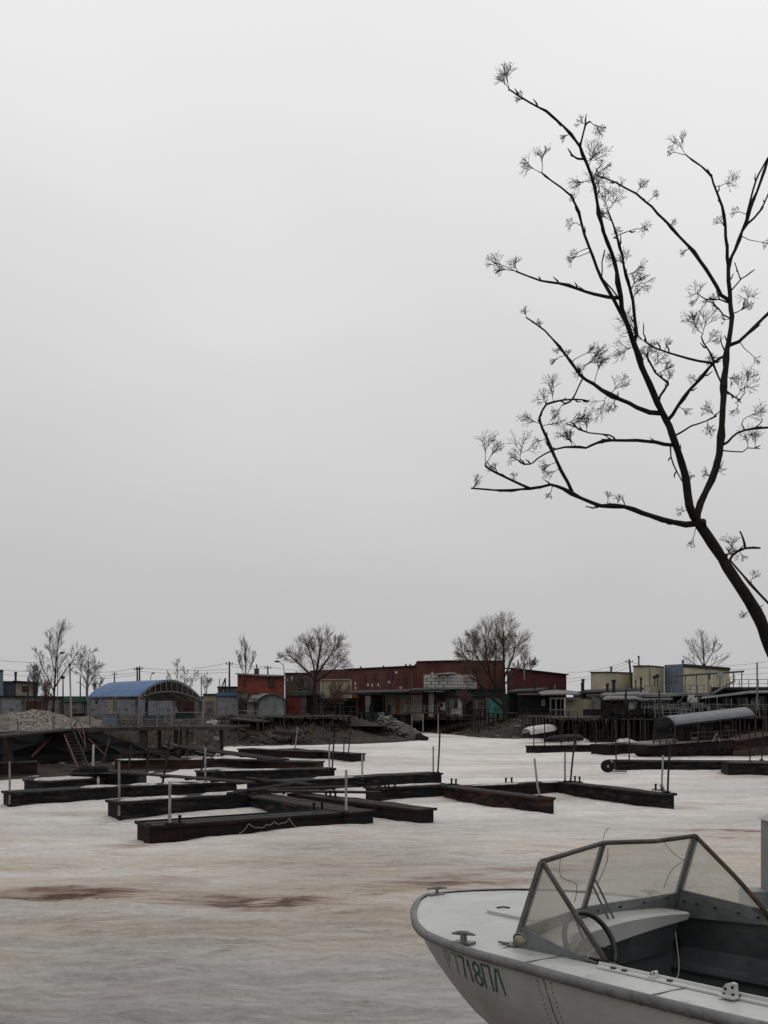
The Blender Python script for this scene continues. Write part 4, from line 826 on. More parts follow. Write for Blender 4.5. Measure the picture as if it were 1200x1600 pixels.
# cream buildings at right
m = thing('cream_building', (XX(955, 124), 124, 1.7), 'lowest leftmost cream flat roofed building on the right skyline', 'building', 'cream buildings on the right skyline')
k = MB(); k.prism(poly_px([(923, 124), (945, 122), (989, 125), (989, 134), (923, 134)]), 1.6, [ZZ(1051, 124), ZZ(1050.5, 122), ZZ(1052, 125), ZZ(1052, 125), ZZ(1051, 124)]); k.build('wall', M['cream'], m)
k = MB(); k.slab([[P(921.5, 1049.6, 123.8), P(945, 1049.2, 121.8), P(989, 1050.6, 124.8)], [P(921.5, 1049.8, 134), P(945, 1049.5, 134), P(988.5, 1051, 134)]], .14); k.build('roof', M['roofdark'], m)
m = thing('cream_building', (XX(1012, 120), 120, 1.7), 'taller middle cream building behind the leaning utility pole', 'building', 'cream buildings on the right skyline')
k = MB(); k.prism(poly_px([(989.5, 121), (1015, 119), (1037.5, 121), (1037.5, 130), (989.5, 130)]), 1.6, [ZZ(1041, 121), ZZ(1040.5, 119), ZZ(1042.5, 121), ZZ(1042.5, 121), ZZ(1041, 121)]); k.build('wall', M['cream'], m)
k = MB(); k.slab([[P(988, 1039.8, 120.8), P(1015, 1039.3, 118.8), P(1037.5, 1041.4, 120.8)], [P(988, 1040, 130), P(1015, 1039.5, 130), P(1037.5, 1041.5, 130)]], .14); k.build('roof', M['roofdark'], m)
k = MB(); k.bar(P(1015.2, 1041, 118.9), P(1015.2, 1073, 118.9), .12); k.build('drainpipe', M['pipeg'], m)
m = thing('cream_building', (XX(1100, 118), 118, 1.7), 'rightmost cream building with blue grey gable and long dark roof edge', 'building', 'cream buildings on the right skyline')
k = MB(); k.prism(poly_px([(1038, 121), (1067.5, 116), (1067.5, 128), (1045, 128)]), 1.6, [ZZ(1039, 121), ZZ(1037.5, 116), ZZ(1037.5, 116), ZZ(1039, 121)]); k.build('gable_wall', M['bluegrey'], m)
k = MB(); k.prism(poly_px([(1067.8, 116), (1140, 128), (1140, 138), (1067.8, 128)]), 1.6, [ZZ(1040.5, 116), ZZ(1046, 128), ZZ(1046, 128), ZZ(1040.5, 116)]); k.build('wall', M['cream'], m)
k = MB(); k.slab([[P(1067.5, 1037, 115.7), P(1141, 1043, 127.6)], [P(1067, 1037, 128), P(1141, 1043, 138)]], .42); k.build('roof', M['roofdark'], m)
# chimneys and pipes on roofs
for i, (px, y0, y1, Y, r_, lab) in enumerate(((24.5, 1050, 1064, 122, .16, 'black roof flue at the left skyline'), (836, 1067, 1076, 110, .12, 'thin flue above the dark roofs left of the thicker one'), (911, 1061, 1076, 110, .16, 'thick flue between the maroon and cream buildings'), (909, 1067, 1076, 111, .1, 'short thin flue beside the thick one'), (949, 1068, 1076, 108, .15, 'short brown flue under the lowest cream building'),
        (959, 1062.5, 1078, 107, .2, 'tall brown flue with a cap'), (1001.5, 1058.5, 1076, 106, .12, 'dark flue right of the leaning pole'), (955, 1042, 1051, 126, .15, 'roof flue of the lowest cream building'), (998, 1025, 1041, 124, .12, 'tall thin pipe above the middle cream building'), (1067, 1031.5, 1039, 118, .14, 'short pipe on the blue grey gable'), (993.5, 1063, 1077, 108, .06, 'thin rod right of the leaning pole'))):
    k = MB(); a_ = P(px, y0, Y); k.tube([(a_.x, a_.y, GB), a_], r_, 8); k.tube([a_ - Vector((0, 0, .25)), a_ + Vector((0, 0, .02))], r_ * 1.35, 8); single(k, 'roof_flue', M['pipeg' if i in (8, 9, 7) else 'pole'], lab, 'flue', 'flues over the garage roofs')

# ============================================================ PILED DOCKS, RAILINGS AND DECKS AROUND THE BANKS
def stilt_dock(px0, px1, y0, y1, Y0, Y1, label, dp=3.0, piles=6, foot=None, rail=None, mt='plank', pm='darkwood', seed=0, pr=.07, jitter=.3, group='piled docks along the banks', rm='pipeg', name='piled_dock', rows_=2, midrail=True, ends=(1, 1)):
    r = random.Random(seed); A = P(px0, y0, Y0); B = P(px1, y1, Y1); d = B - A; n = Vector((-d.y, d.x, 0)).normalized(); n = n if n.y > 0 else -n
    root = thing(name, (A.x, A.y, 0), label, 'dock', group)
    m = MB(); m.slab([[A, A.lerp(B, .5) + Vector((0, 0, r.uniform(-.03, .03))), B], [A + n * dp, A.lerp(B, .5) + n * dp, B + n * dp]], .12); m.build('deck', M[mt], root)
    for i in range(piles):
        for j in range(rows_):
            t = (i + .5 + r.uniform(-jitter, jitter)) / piles; q = A.lerp(B, t) + n * (j * dp * .7 + .12); ft = foot if foot is not None else float(bankz(np.array([q.x]), np.array([q.y]))[0]) - .3
            ln = r.uniform(-.25, .25) * jitter; k = MB(); k.tube([(q.x + ln, q.y, ft - .1), (q.x + ln * .5, q.y, (ft + q.z) / 2), (q.x, q.y, q.z - .12)], pr * r.uniform(.7, 1.3), 6); k.build('pile', M[pm], root)
    if rail:
        np_, hr = rail; k = MB(); A2 = A + n * .08; B2 = B + n * .08; up = Vector((0, 0, hr))
        k.bar(A2 + up, B2 + up, .05, .055)
        if midrail: k.bar(A2 + up * .5, B2 + up * .5, .04)
        k.build('railing', M[rm], root)
        for i in range(np_ + 1):
            q = A2.lerp(B2, i / np_); k = MB(); k.bar(q, q + up, .055); k.build('railing_post', M[rm], root)
    return root
stilt_dock(352, 410, 1122, 1127, 80, 79, 'small dock with thin railing before the mint porch', dp=4, piles=4, rail=(3, .8), seed=1, jitter=.1, pr=.1)
stilt_dock(412, 474, 1120, 1121, 81, 81, 'dark low dock on short piles under the dark red garage', dp=5, piles=6, seed=2)
stilt_dock(476, 560, 1119, 1119, 82, 83, 'dock with a pipe railing right of the left willow', dp=5, piles=5, rail=(7, .9), seed=3, rm='pipeb')
stilt_dock(561, 606, 1113, 1113, 107, 107, 'blackish dock on thick square posts at the head of the inlet', dp=6, piles=4, seed=4, pr=.28, mt='deckdark', pm='teald', jitter=.15)
stilt_dock(606, 646, 1117, 1116, 108, 108, 'low dark dock crossing the head of the inlet', dp=4, piles=5, seed=5, mt='deckdark')
stilt_dock(632, 694, 1113, 1113, 103, 103, 'grey dock with pale legs and railing beyond the rubble spit', dp=4, piles=3, rail=(6, .75), seed=6, pm='pipew', jitter=.1, rows_=1)
stilt_dock(696, 740, 1117, 1118, 105, 105, 'dark dock with cluttered edge under the big willow', dp=5, piles=5, seed=7, rail=(3, .7), rm='pipeb')
stilt_dock(738, 766, 1107, 1107, 101, 101, 'black scaffold stand left of the teal doors', dp=3, piles=4, seed=8, rail=(3, .5), rm='pipeb', jitter=.15)
stilt_dock(768, 812, 1114, 1114, 101, 101, 'dark board dock below the teal doors', dp=5, piles=6, seed=9, mt='deckdark')
stilt_dock(814, 860, 1119, 1120, 91, 90, 'dark dock under the shack with the white window', dp=7, piles=8, seed=10, rail=(5, .8), rm='darkwood')
stilt_dock(860, 945, 1121.5, 1122, 82, 81.5, 'long plank platform on many thin leaning piles at right', dp=12, piles=17, seed=11, foot=.0, pm='darkwood', jitter=.6, pr=.05, rail=(6, .55), rm='pipeb')
stilt_dock(946, 1022, 1122, 1123, 81, 80, 'shaded plank platform carrying the debris shack', dp=10, piles=15, seed=12, foot=.0, pm='darkwood', jitter=.6, pr=.05)
stilt_dock(1024, 1110, 1122, 1121, 80, 80, 'platform behind the canopied barge', dp=6, piles=8, seed=13, foot=0, rail=(7, .95), jitter=.3)
stilt_dock(1112, 1240, 1121, 1120, 79, 78, 'platform with dark railing at the right edge', dp=6, piles=8, seed=14, foot=0, rail=(10, 1.0), jitter=.3, rm='pipeb')
# dark boards added to stand in for the shade below the right platforms
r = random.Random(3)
for (x0, x1, Y, yt, yb, lab) in ((862, 944, 86, 1126, 1150, 'dark boards standing in for the shade under the long plank platform'), (948, 1022, 85, 1126, 1152, 'dark boards standing in for the shade under the debris shack platform')):
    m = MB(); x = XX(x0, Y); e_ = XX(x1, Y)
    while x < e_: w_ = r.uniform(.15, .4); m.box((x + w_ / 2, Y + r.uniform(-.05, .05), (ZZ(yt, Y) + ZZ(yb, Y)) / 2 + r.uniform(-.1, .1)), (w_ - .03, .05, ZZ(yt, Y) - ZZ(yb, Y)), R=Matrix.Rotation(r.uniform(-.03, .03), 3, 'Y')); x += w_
    single(m, 'shade_boards', M['dark'], lab, 'board wall', 'dark boards standing in for shade under the platforms')
# debris shack
m = thing('debris_shack', (XX(970, 84), 84, 2.0), 'ramshackle hut of brown planks and rags with a white panel', 'shack')
k = MB(); r = random.Random(9)
for i in range(26):
    q = P(r.uniform(948, 979), r.uniform(1098, 1119), 84 + r.uniform(-.3, .5)); k.box(q, (r.uniform(.3, .9), .08, r.uniform(.12, .5)), R=Matrix.Rotation(r.uniform(-.5, .5), 3, 'Y'))
k.box(P(962, 1108, 85), (1.9, .1, 1.5)); k.build('plank_wall', M['rust'], m)
k = MB(); k.box(P(989, 1102, 84.2), (.85, .06, .75)); k.build('white_panel', M['white'], m)
k = MB(); k.box(P(987, 1114, 84.2), (1.3, .06, .5)); k.build('pink_panel', M['orange'], m)
k = MB(); k.slab([[P(941, 1091.5, 83.5), P(1002, 1091, 83.5)], [P(948, 1087, 87), P(1004, 1087, 87)]], .14); k.build('roof', M['roofpale'], m)
for px in (950, 980, 998): k = MB(); k.bar(P(px, 1121, 83.8), P(px, 1091, 83.8), .13); k.build('post', M['darkwood'], m)
m = MB(); 
k = MB(); k.box(P(930, 1113.5, 84), (2.1, .9, .55)); k.box(P(930, 1108.8, 84), (2.25, 1.0, .07)); single(k, 'storage_chest', M['rustdark'], 'low brown wooden chest left of the ramshackle hut', 'chest')
# dark timber pole uprights
for i, (px, y0, y1, Y, wd) in enumerate(((978, 1076, 1121, 83, .16), (1030, 1080, 1140, 79, .16), (981, 1124, 1160, 79, .12), (1008, 1124, 1158, 79, .1), (962, 1126, 1188, 60, .1), (1196, 1100, 1168, 64, .12), (1150, 1122, 1166, 62, .1), (1144, 1124, 1170, 60, .1))):
    k = MB(); k.tube([P(px, y1, Y), P(px + .5, (y0 + y1) / 2, Y), P(px, y0, Y)], wd / 2, 6)
    single(k, 'timber_pole', M['pole'], ('dark upright pole through the ramshackle hut roof', 'tall dark pole in front of the glazed hut', 'dark pole under the ramshackle hut platform', 'thin pole below the right part of the hut platform', 'slim pole above the wheel tipped pontoon',
        'dark pole at the very right edge above the rusty hull', 'pole rising beside the right end of the barge canopy', 'slim pole crossing the barge deck at its right end')[i], 'pole', 'dark poles among the right docks')
# glazed hut and dark building with upper terrace
m = thing('glazed_hut', (XX(1028, 84), 84, 2.0), 'dark glazed hut with flat pale roof left of the terrace building', 'hut')
k = MB(); k.prism(poly_px([(998, 84), (1046, 84), (1046, 88), (998, 88)]), 1.0, ZZ(1093.5, 84)); k.build('wall', M['teald'], m)
win(m, 1001, 1028, 1095, 1113, 84, 'pipeg', 'window', mull=3); win(m, 1030.5, 1044, 1096, 1110, 84, 'pipeg', 'window', mull=0)
k = MB(); k.slab([[P(997, 1092.5, 83.4), P(1052, 1091.5, 83.4)], [P(1001, 1088, 88.5), P(1052, 1088, 88.5)]], .15); k.build('roof', M['roofpale'], m)
m = thing('terrace_building', (XX(1120, 84), 84, 1.0), 'dark two level boathouse with roof terrace, outside stair and grey awning', 'boathouse')
YT = 86
k = MB(); k.prism(poly_px([(1048, YT), (1260, YT), (1260, YT + 9), (1048, YT + 9)]), 1.0, ZZ(1085, YT)); k.build('wall', M['dark'], m)
k = MB(); k.prism(poly_px([(1110, YT + 1.5), (1260, YT + 1.5), (1260, YT + 9), (1110, YT + 9)]), ZZ(1085, YT) + .01, ZZ(1073, YT)); k.build('upper_wall', M['teald'], m)
k = MB(); k.slab([[P(996, 1085, YT - 1), P(1112, 1084, YT - 1)], [P(996, 1083, YT + 2), P(1112, 1082.5, YT + 2)]], .2); k.build('terrace_floor', M['roofpale'], m)
k = MB(); k.slab([[P(1112.5, 1075.5, YT - .5), P(1260, 1074, YT - .5)], [P(1112.5, 1074, YT + 4), P(1260, 1072.5, YT + 4)]], .18); k.build('upper_floor', M['roofdark'], m)
k = MB(); k.slab([[P(1095, 1091, YT - 4), P(1170, 1082.5, YT - 3.5), P(1260, 1079.5, YT - 3)], [P(1098, 1087.5, YT - .4), P(1172, 1079, YT - .4), P(1260, 1076.5, YT - .4)]], .08); k.build('awning', M['roofpale'], m)
k = MB(); k.slab([[P(1055, 1056, YT - .5), P(1162, 1049, YT - .5)], [P(1058, 1054.5, YT + 3), P(1163, 1047.5, YT + 3)]], .1); k.build('terrace_canopy', M['roofdark'], m)
for px in (1071, 1088, 1107, 1125, 1146, 1159):
    k = MB(); k.bar(P(px, 1076 if px > 1115 else 1084, YT), P(px, 1056 - (px - 1055) * 7 / 107, YT), .08); k.build('canopy_post', M['pipeg'], m)
def rails(root, x0, x1, y0, y1, Y, hpx, n, mid=1, mt='pipeg', w_=.06, Y1=None):
    Y1 = Y1 or Y
    a_ = P(x0, y0, Y); b_ = P(x1, y1, Y1); up = Vector((0, 0, hpx * Y / F)); k = MB(); k.bar(a_ + up, b_ + up, w_)
    for i in range(mid): k.bar(a_ + up * ((i + 1) / (mid + 1)), b_ + up * ((i + 1) / (mid + 1)), w_ * .7)
    for i in range(n + 1): q = a_.lerp(b_, i / n); k.bar(q, q + up, w_)
    return k.build('railing', M[mt], root)
rails(m, 998, 1110, 1084, 1083, YT - .9, 12, 11); rails(m, 1140, 1230, 1075, 1074, YT - .4, 13, 6); rails(m, 1062, 1104, 1111, 1110, YT - 2, 11, 6); rails(m, 1112, 1230, 1120, 1119, YT - 3, 12, 9)
# stair
for s_ in (0, 1):
    k = MB(); k.bar(P(1112, 1084, YT - .8 - s_ * .8), P(1148, 1064, YT - .8 - s_ * .8), .08, .2); k.bar(P(1112, 1075, YT - .8 - s_ * .8), P(1148, 1055, YT - .8 - s_ * .8), .06)
    for t in (0, .33, .66, 1): q0 = P(1112 + 36 * t, 1084 - 20 * t, YT - .8 - s_ * .8); k.bar(q0, q0 + Vector((0, 0, .55)), .05)
    k.build('stair_side', M['pipeg'], m)
k = MB()
for i in range(9): t = (i + .5) / 9; k.box(P(1112 + 36 * t, 1084 - 20 * t, YT - 1.2), (.26, .75, .04))
k.build('stair_tread', M['pipeg'], m)
k = MB(); k.bar(P(1060, 1098, YT - 1), P(1084, 1068, YT - 1), .06); k.bar(P(1068, 1106, YT - 1.4), P(1094, 1090, YT - 1.4), .06, .12); k.bar(P(1068, 1102, YT - 1.4), P(1094, 1086, YT - 1.4), .05); k.build('brace', M['pipeg'], m)
for (a_, c_, y0, y1) in ((1052, 1060, 1097, 1108), (1062, 1074, 1097, 1108), (1130, 1140, 1092, 1112), (1150, 1168, 1090, 1112), (1178, 1196, 1088, 1112)): win(m, a_, c_, y0, y1, YT, 'blockgrey', 'window')
k = MB(); k.box(P(1082, 1094, YT - 1.6), (.9, .3, .5)); k.box(P(1080, 1088, YT - 1.6), (.5, .3, .25)); k.build('white_box', M['white'], m)
k = MB(); k.box(P(1125, 1055, YT - .9), (.5, .25, .55)); k.build('meter_box', M['pipew'], m)
k = MB(); k.tube([P(1183, 1110, YT - 4), P(1183, 1035, YT - 4)], .07, 6); single(k, 'steel_mast', M['pipeg'], 'tall thin steel mast at the right edge by the awning', 'mast')
k = MB(); k.tube([P(1109, 1062, YT + 3), P(1109, 1045, YT + 3)], .06, 6); single(k, 'steel_mast', M['pipeg'], 'short thin mast above the terrace canopy', 'mast')
for i, (px, y0) in enumerate(((1023, 1060), (1027, 1058))):
    k = MB(); q = P(px, y0, YT); k.bar((q.x, q.y, ZZ(1073, YT)), q, .07); k.box(q + Vector((0, 0, .12)), (.28, .28, .3)); single(k, 'floodlight', M['pipeb'], ('left small floodlight on the terrace railing', 'right small floodlight on the terrace railing')[i], 'floodlight', 'floodlights on the terrace')

# furniture and clutter on the docks
r = random.Random(44); nm = 0
for (px, py, Y, w_, h_, mt, lab, cat, nme) in ((1072, 1118, 78, .9, .5, 'pipeg', 'grey frame trestle between barge and terrace building', 'trestle', 'trestle'), (712, 1112, 96, .95, .5, 'blockgrey', 'pale panel fence piece on the dock under the willow', 'panel', 'panel'),
        (692, 1104, 97, .5, .75, 'blockgrey', 'small pale cabinet on the dock with pale legs', 'cabinet', 'cabinet'), (688, 1101, 97, .6, .5, 'brown', 'brown crate on the railing dock beyond the spit', 'crate', 'crate'),
        (580, 1109, 101, .5, 1.0, 'dark', 'black barrel at the head of the inlet', 'barrel', 'barrel'), (608, 1108, 101, .5, 1.0, 'dark', 'black barrel right of the beige garage corner', 'barrel', 'barrel'), (173, 1125, 60, 1.0, .75, 'bluegrey', 'blue grey crate on the jetty under the blue canopy', 'crate', 'crate'),
        (125, 1119, 72, .9, .35, 'dark', 'dark trough on top of the low rubble heap', 'trough', 'trough'), (240, 1123, 62, 1.6, .4, 'bluegrey', 'upturned blue grey skiff under the canopy', 'skiff', 'skiff'), (290, 1119, 70, 1.5, .5, 'teald', 'dark covered load behind the jetty railing', 'crate', 'crate')):
    q = P(px, py, Y); k = MB()
    if nme == 'barrel': k.tube([q - Vector((0, 0, h_ / 2)), q + Vector((0, 0, h_ / 2))], w_ / 2, 10); k.tube([q, q + Vector((0, 0, .05))], w_ / 2 + .02, 10)
    elif nme == 'trestle':
        for s_ in (-1, 1):
            k.bar(q + Vector((s_ * w_ / 2, 0, -h_)), q + Vector((s_ * w_ / 2, 0, h_)), .06)
        k.bar(q + Vector((-w_ / 2, 0, h_)), q + Vector((w_ / 2, 0, h_)), .06); k.bar(q + Vector((-w_ / 2, 0, 0)), q + Vector((w_ / 2, 0, 0)), .05)
    else:
        k.box(q, (w_, .5, h_)); k.box(q + Vector((0, 0, h_ / 2 + .03)), (w_ + .08, .56, .05)); k.box(q + Vector((0, -.26, 0)), (w_ * .1, .04, h_ - .05))
    single(k, nme, M[mt], lab, cat)

# canopied barge -------------------------------------------------------------
def hullshape(A, B, wd, hh, n=14, bow=(1.2, .3)):
    """barge hull from A (left bow, top near edge) to B, width wd away"""
    A = Vector(A); B = Vector(B); d = (B - A); L = d.length; du = d.normalized(); nn = perp_away(Vector((du.x, du.y, 0))); rows = []
    for i in range(n + 1):
        t = i / n; s_ = t * L; k = min(1, (s_ + .12) / bow[0]) ** .5 if s_ < bow[0] else 1; k2 = min(1, (L - s_ + .12) / bow[1]) ** .5 if L - s_ < bow[1] else 1; k *= k2
        c = A + d * t + nn * (wd / 2); hw = wd / 2 * (.45 + .55 * k); dep = hh * (.35 + .65 * k)
        rows.append([c - nn * hw, c - nn * hw * .97 + Vector((0, 0, -dep * .62)), c - nn * hw * .8 + Vector((0, 0, -dep)), c + nn * hw * .8 + Vector((0, 0, -dep)), c + nn * hw * .97 + Vector((0, 0, -dep * .62)), c + nn * hw])
    m = MB(); m.loft(rows, closed=True); m.f.append(tuple(range(5, -1, -1))); m.f.append(tuple(n * 6 + i for i in range(6))); return m, nn, du
A = P(1020, 1164, 57); B = P(1152, 1154, 60); bg_ = thing('canopied_barge', (A.x, A.y, 0), 'rusty barge with long grey arched tunnel roof and grey railings', 'barge')
k, nn, du = hullshape(A, B, 2.6, 1.0); k.build('hull', M['rustdark'], bg_)
k = MB(); k.slab([[A + Vector((0, -.12, .06)), B + Vector((0, -.12, .06))], [A + nn * 2.7 + Vector((0, 0, .06)), B + nn * 2.7 + Vector((0, 0, .06))]], .1); k.build('deck', M['blockgrey'], bg_)
# tunnel roof
g0, g1, gt = P(1055, 1133, 57.4), P(1021, 1139, 59.6), None
ax = P(1180, 1118, 60.8) - g0; rise = .72
def arc(o_): return [g0.lerp(g1, i / 12) + o_ + Vector((0, 0, rise * math.sin(math.pi * i / 12) ** .8 + .0 * i)) for i in range(13)]
k = MB(); k.slab([arc(ax * (j / 5)) for j in range(6)], .05); k.build('roof_sheet', M['greysheet'], bg_, smooth=False)
k = MB()
for j in range(6):
    a_ = arc(ax * (j / 5) + Vector((0, 0, -.08)))
    for i in range(12): k.bar(a_[i], a_[i + 1], .05)
    if j == 0:
        for s_ in (.25, .5, .75): k.bar(g0.lerp(g1, 0) + Vector((0, 0, rise * s_)) * .9, g1 + Vector((0, 0, rise * s_)) * .9, .03)
k.bar(g0, g0 + ax, .07); k.bar(g1, g1 + ax, .07); k.build('roof_frame', M['pipeb'], bg_)
for t in (0, .28, .55, .8, 1.0):
    for base in (g0, g1):
        q = base + ax * t; zb = (A + (B - A) * min(1, t)).z + .05; k = MB(); k.bar((q.x, q.y, zb), q, .07); k.build('post', M['pole'], bg_)
rails(bg_, 1021, 1052, 1163, 1162, 56.9, 14, 3, 2, 'pipeb'); rails(bg_, 1080, 1122, 1159, 1157, 57.5, 14, 1, 1, 'pole'); rails(bg_, 1116, 1150, 1156, 1154, 58.5, 13, 3, 1, 'pole'); 
k = MB(); k.bar(P(1113, 1159, 57.7), P(1120, 1145, 57.7), .05); k.bar(P(1125, 1159, 57.7), P(1120, 1145, 57.7), .05); k.build('stand', M['pipew'], bg_)
r = random.Random(12)
for i in range(5):
    px = (1064, 1074, 1098, 1108, 1135)[i]; k = MB(); q = P(px, 1148 - i, 58.8); k.box(q, (.35, .4, .9)); 
    for s_ in (-.3, 0, .3): k.box(q + Vector((0, -.22, s_)), (.4, .04, .06))
    single(k, 'stacked_chair', M['dark' if i % 2 else 'darkwood'], ('leftmost', 'second', 'middle', 'fourth', 'rightmost')[i] + ' dark bundle standing on the barge deck under the tunnel roof', 'bundle', 'bundles on the barge deck')
for i, px in enumerate((1051, 1080, 1105, 1127)):
    q = P(px, 1175 - i * 1.0, 56.6 + i * .4); tyre(q, .27, ('leftmost', 'second', 'third', 'rightmost')[i] + ' tyre fender on the canopied barge hull', grp='tyre fenders on the barge')
A = P(1140, 1163, 60); B = P(1235, 1145, 61.5); k, nn, du = hullshape(A, B, 3.0, 1.5, bow=(.4, .4)); hb_ = thing('grounded_hull', (A.x, A.y, 0), 'grounded rusty red boat hull with tan underside at the right edge', 'hull')
k.build('hull', M['rust'], hb_); k = MB(); k.prism([(A.x + .2, A.y - .05), (B.x, B.y - .05), (B.x, B.y + 2), (A.x + .2, A.y + 2)], -.2, [.35, .75, .75, .35]); k.build('underside', M['wood'], hb_)
k = MB(); k.bar(A + Vector((0, -.1, .06)), B + Vector((0, -.1, .06)), .12, .12); k.build('gunwale', M['rustdark'], hb_)
# overturned boats
def upturned(p0, p1, hgt, wd, mt, label, mt2=None):
    A = Vector(p0); B = Vector(p1); d = B - A; n = perp_away(Vector((d.x, d.y, 0)).normalized()); rows = []
    for i in range(13):
        t = i / 12; k = math.sin(math.pi * min(1, (t * .78 + .22))) ** .55 if t > 0 else .05; k = max(.08, min(1, (1 - (1 - t) ** 6) * (1 if t < .8 else 1 - ((t - .8) / .2) ** 2 * .35)))
        c = A + d * t; rows.append([c + n * (wd / 2 * k * math.cos(a_)) + Vector((0, 0, hgt * (.4 + .6 * k) * math.sin(a_) ** .7)) for a_ in [math.pi * j / 10 for j in range(11)]])
    m = MB(); m.slab(rows, .03); return single(m, 'overturned_boat', M[mt], label, 'boat', smooth=True)
upturned(P(870, 1139, 83), P(822, 1147, 80), .62, 1.5, 'white', 'overturned whitish boat lying under the piled platform'); upturned(P(850, 1159, 78), P(908, 1156, 79), .55, 1.5, 'black', 'overturned black boat in front of the whitish one')
heap('snow_mound', XX(978, 76), 76, 1.15, 1.2, .62, .0, 'snowtop', 'clean white snow mound in front of the hut platform piles', 'snow', 33, .15)
heap('snow_mound', XX(908, 82), 82, .9, .9, .5, .0, 'snowtop', 'small greyish snow patch among the thin leaning piles', 'snow', 35, .15)

# ============================================================ POLES, LAMPS, WIRES
UT = []
for i, (px, y0, yb, Y, wd, tx, lab) in enumerate(((214.5, 1042, 1092, 118, .26, None, 'left pole of the close pair behind the blue canopy'), (218, 1041, 1092, 118, .26, None, 'right pole of the close pair behind the blue canopy'), (358.5, 1033.5, 1082, 116, .26, None, 'tall utility pole left of the orange red brick hut'),
        (418.5, 1040, 1056, 122, .22, None, 'short pole top showing above the brick hut'), (987.5, 1030, 1076, 110, .3, 983, 'leaning dark utility pole before the cream building'), (44, 1058, 1112, 100, .2, None, 'short dark post behind the dirty snow heap'), (98.5, 1057, 1115, 92, .16, None, 'thin post with small box right of the birch'),
        (125.5, 1055, 1090, 125, .2, None, 'distant thin pole left of the weeping birch trunk'), (135, 1066, 1090, 120, .2, None, 'short pole stub beside the weeping birch'), (179, 1050, 1066, 150, .22, None, 'distant pole above the blue canopy roof'), (314.5, 1057, 1092, 130, .16, None, 'distant thin pole right of the canopy'),
        (343, 1060, 1092, 122, .14, None, 'thin steel pole with a box by the blue edged garage'), (610, 1048, 1078, 128, .18, None, 'dark pole against the red factory wall'), (505, 1044, 1088, 120, .1, None, 'thin mast rising before the red factory corner'))):
    a_ = P(px, yb, Y); b_ = P(tx or px, y0, Y); root = thing('utility_pole', (a_.x, a_.y, a_.z), lab, 'utility pole', 'utility poles behind the garages')
    k = MB(); k.tube([a_, (a_ + b_) / 2, b_], [wd / 2, wd / 2.2, wd / 2.8], 7); k.build('shaft', M['pole'], root)
    if wd > .2: k = MB(); k.bar(b_ + Vector((-.45, 0, -.35)), b_ + Vector((.45, 0, -.35)), .09); [k.tube([b_ + Vector((s_, 0, -.35)), b_ + Vector((s_, 0, -.12))], .05, 6) for s_ in (-.4, 0, .4)]; k.build('crossarm', M['pole'], root)
    elif i in (6, 11): k = MB(); k.box(b_ + Vector((0, -.1, -.1 if i == 6 else -1.6)), (.35, .25, .3)); k.build('box', M['pipeb'], root)
k = MB(); k.bar(P(343.5, 1082, 121), P(352, 1060, 121), .16); single(k, 'pole_strut', M['pole'], 'slanting strut leaning on a pole by the concrete block shed', 'strut')
k = MB(); k.bar(P(352, 1082, 121), P(352, 1059.5, 121), .16); single(k, 'pole_strut', M['pole'], 'upright short pole touching the slanting strut', 'strut')
def lamp(pts, Y, head, label, r_=.05, hs=(.42, .2, .13)):
    q = P(*pts[0], Y); root = thing('street_lamp', (q.x, q.y, q.z), label, 'street lamp', 'street lamps'); k = MB(); k.tube([P(a_, c_, Y) for a_, c_ in pts], r_, 6); k.build('pole', M['pipeg'], root)
    h_ = P(*head, Y); k = MB(); rows = []
    for i in range(6):
        t = i / 5; s_ = math.sin(math.pi * (.12 + .8 * t)); rows.append([h_ + Vector(((t - .5) * hs[0] * 1.6, hs[1] * s_ * math.cos(a_), hs[2] * s_ * math.sin(a_))) for a_ in [2 * math.pi * j / 8 for j in range(8)]])
    k.loft(rows, closed=True); k.build('lamp_head', M['pipeb'], root)
lamp([(444, 1095), (444, 1048), (443, 1040), (439, 1035.5), (434, 1034)], 112, (433, 1033.5), 'curved street lamp beside the brick hut')
lamp([(90, 1098), (90, 1030), (92, 1024), (96, 1020.5)], 105, (97.5, 1020), 'street lamp amid the branches of the tall birch', .05)
lamp([(736, 1068), (735, 1030), (733, 1019), (732, 1018)], 118, (731.5, 1017.5), 'street lamp showing through the big willow crown', .04)
lamp([(235, 1066), (235.5, 1058), (237, 1053), (239, 1052)], 130, (239.5, 1052), 'tiny distant street lamp above the blue canopy', .05, (.3, .14, .1))
q = onedge(109) + Vector((0, .3, 0)); root = thing('lamp_post', tuple(q), 'slim grey post with small crossbar standing on the jetty edge', 'lamp post'); k = MB(); t_ = P(109, 1040, q.y); k.bar(q, t_, .075); k.build('shaft', M['pipew'], root)
k = MB(); k.box(t_ + Vector((0, 0, .05)), (.1, .1, .14)); k.bar(t_ + Vector((0, 0, -.28)), t_ + Vector((.14, 0, -.28)), .05); k.build('fitting', M['pipeb'], root)
def wire(px0, y0, Y0, px1, y1, Y1, sag, label, r_=.022):
    a_ = P(px0, y0, Y0); b_ = P(px1, y1, Y1); k = MB(); k.tube([a_.lerp(b_, i / 12) - Vector((0, 0, sag * 4 * (i / 12) * (1 - i / 12))) for i in range(13)], r_, 3)
    single(k, 'power_line', M['wire'], label, 'power line', 'power lines strung over the garages')
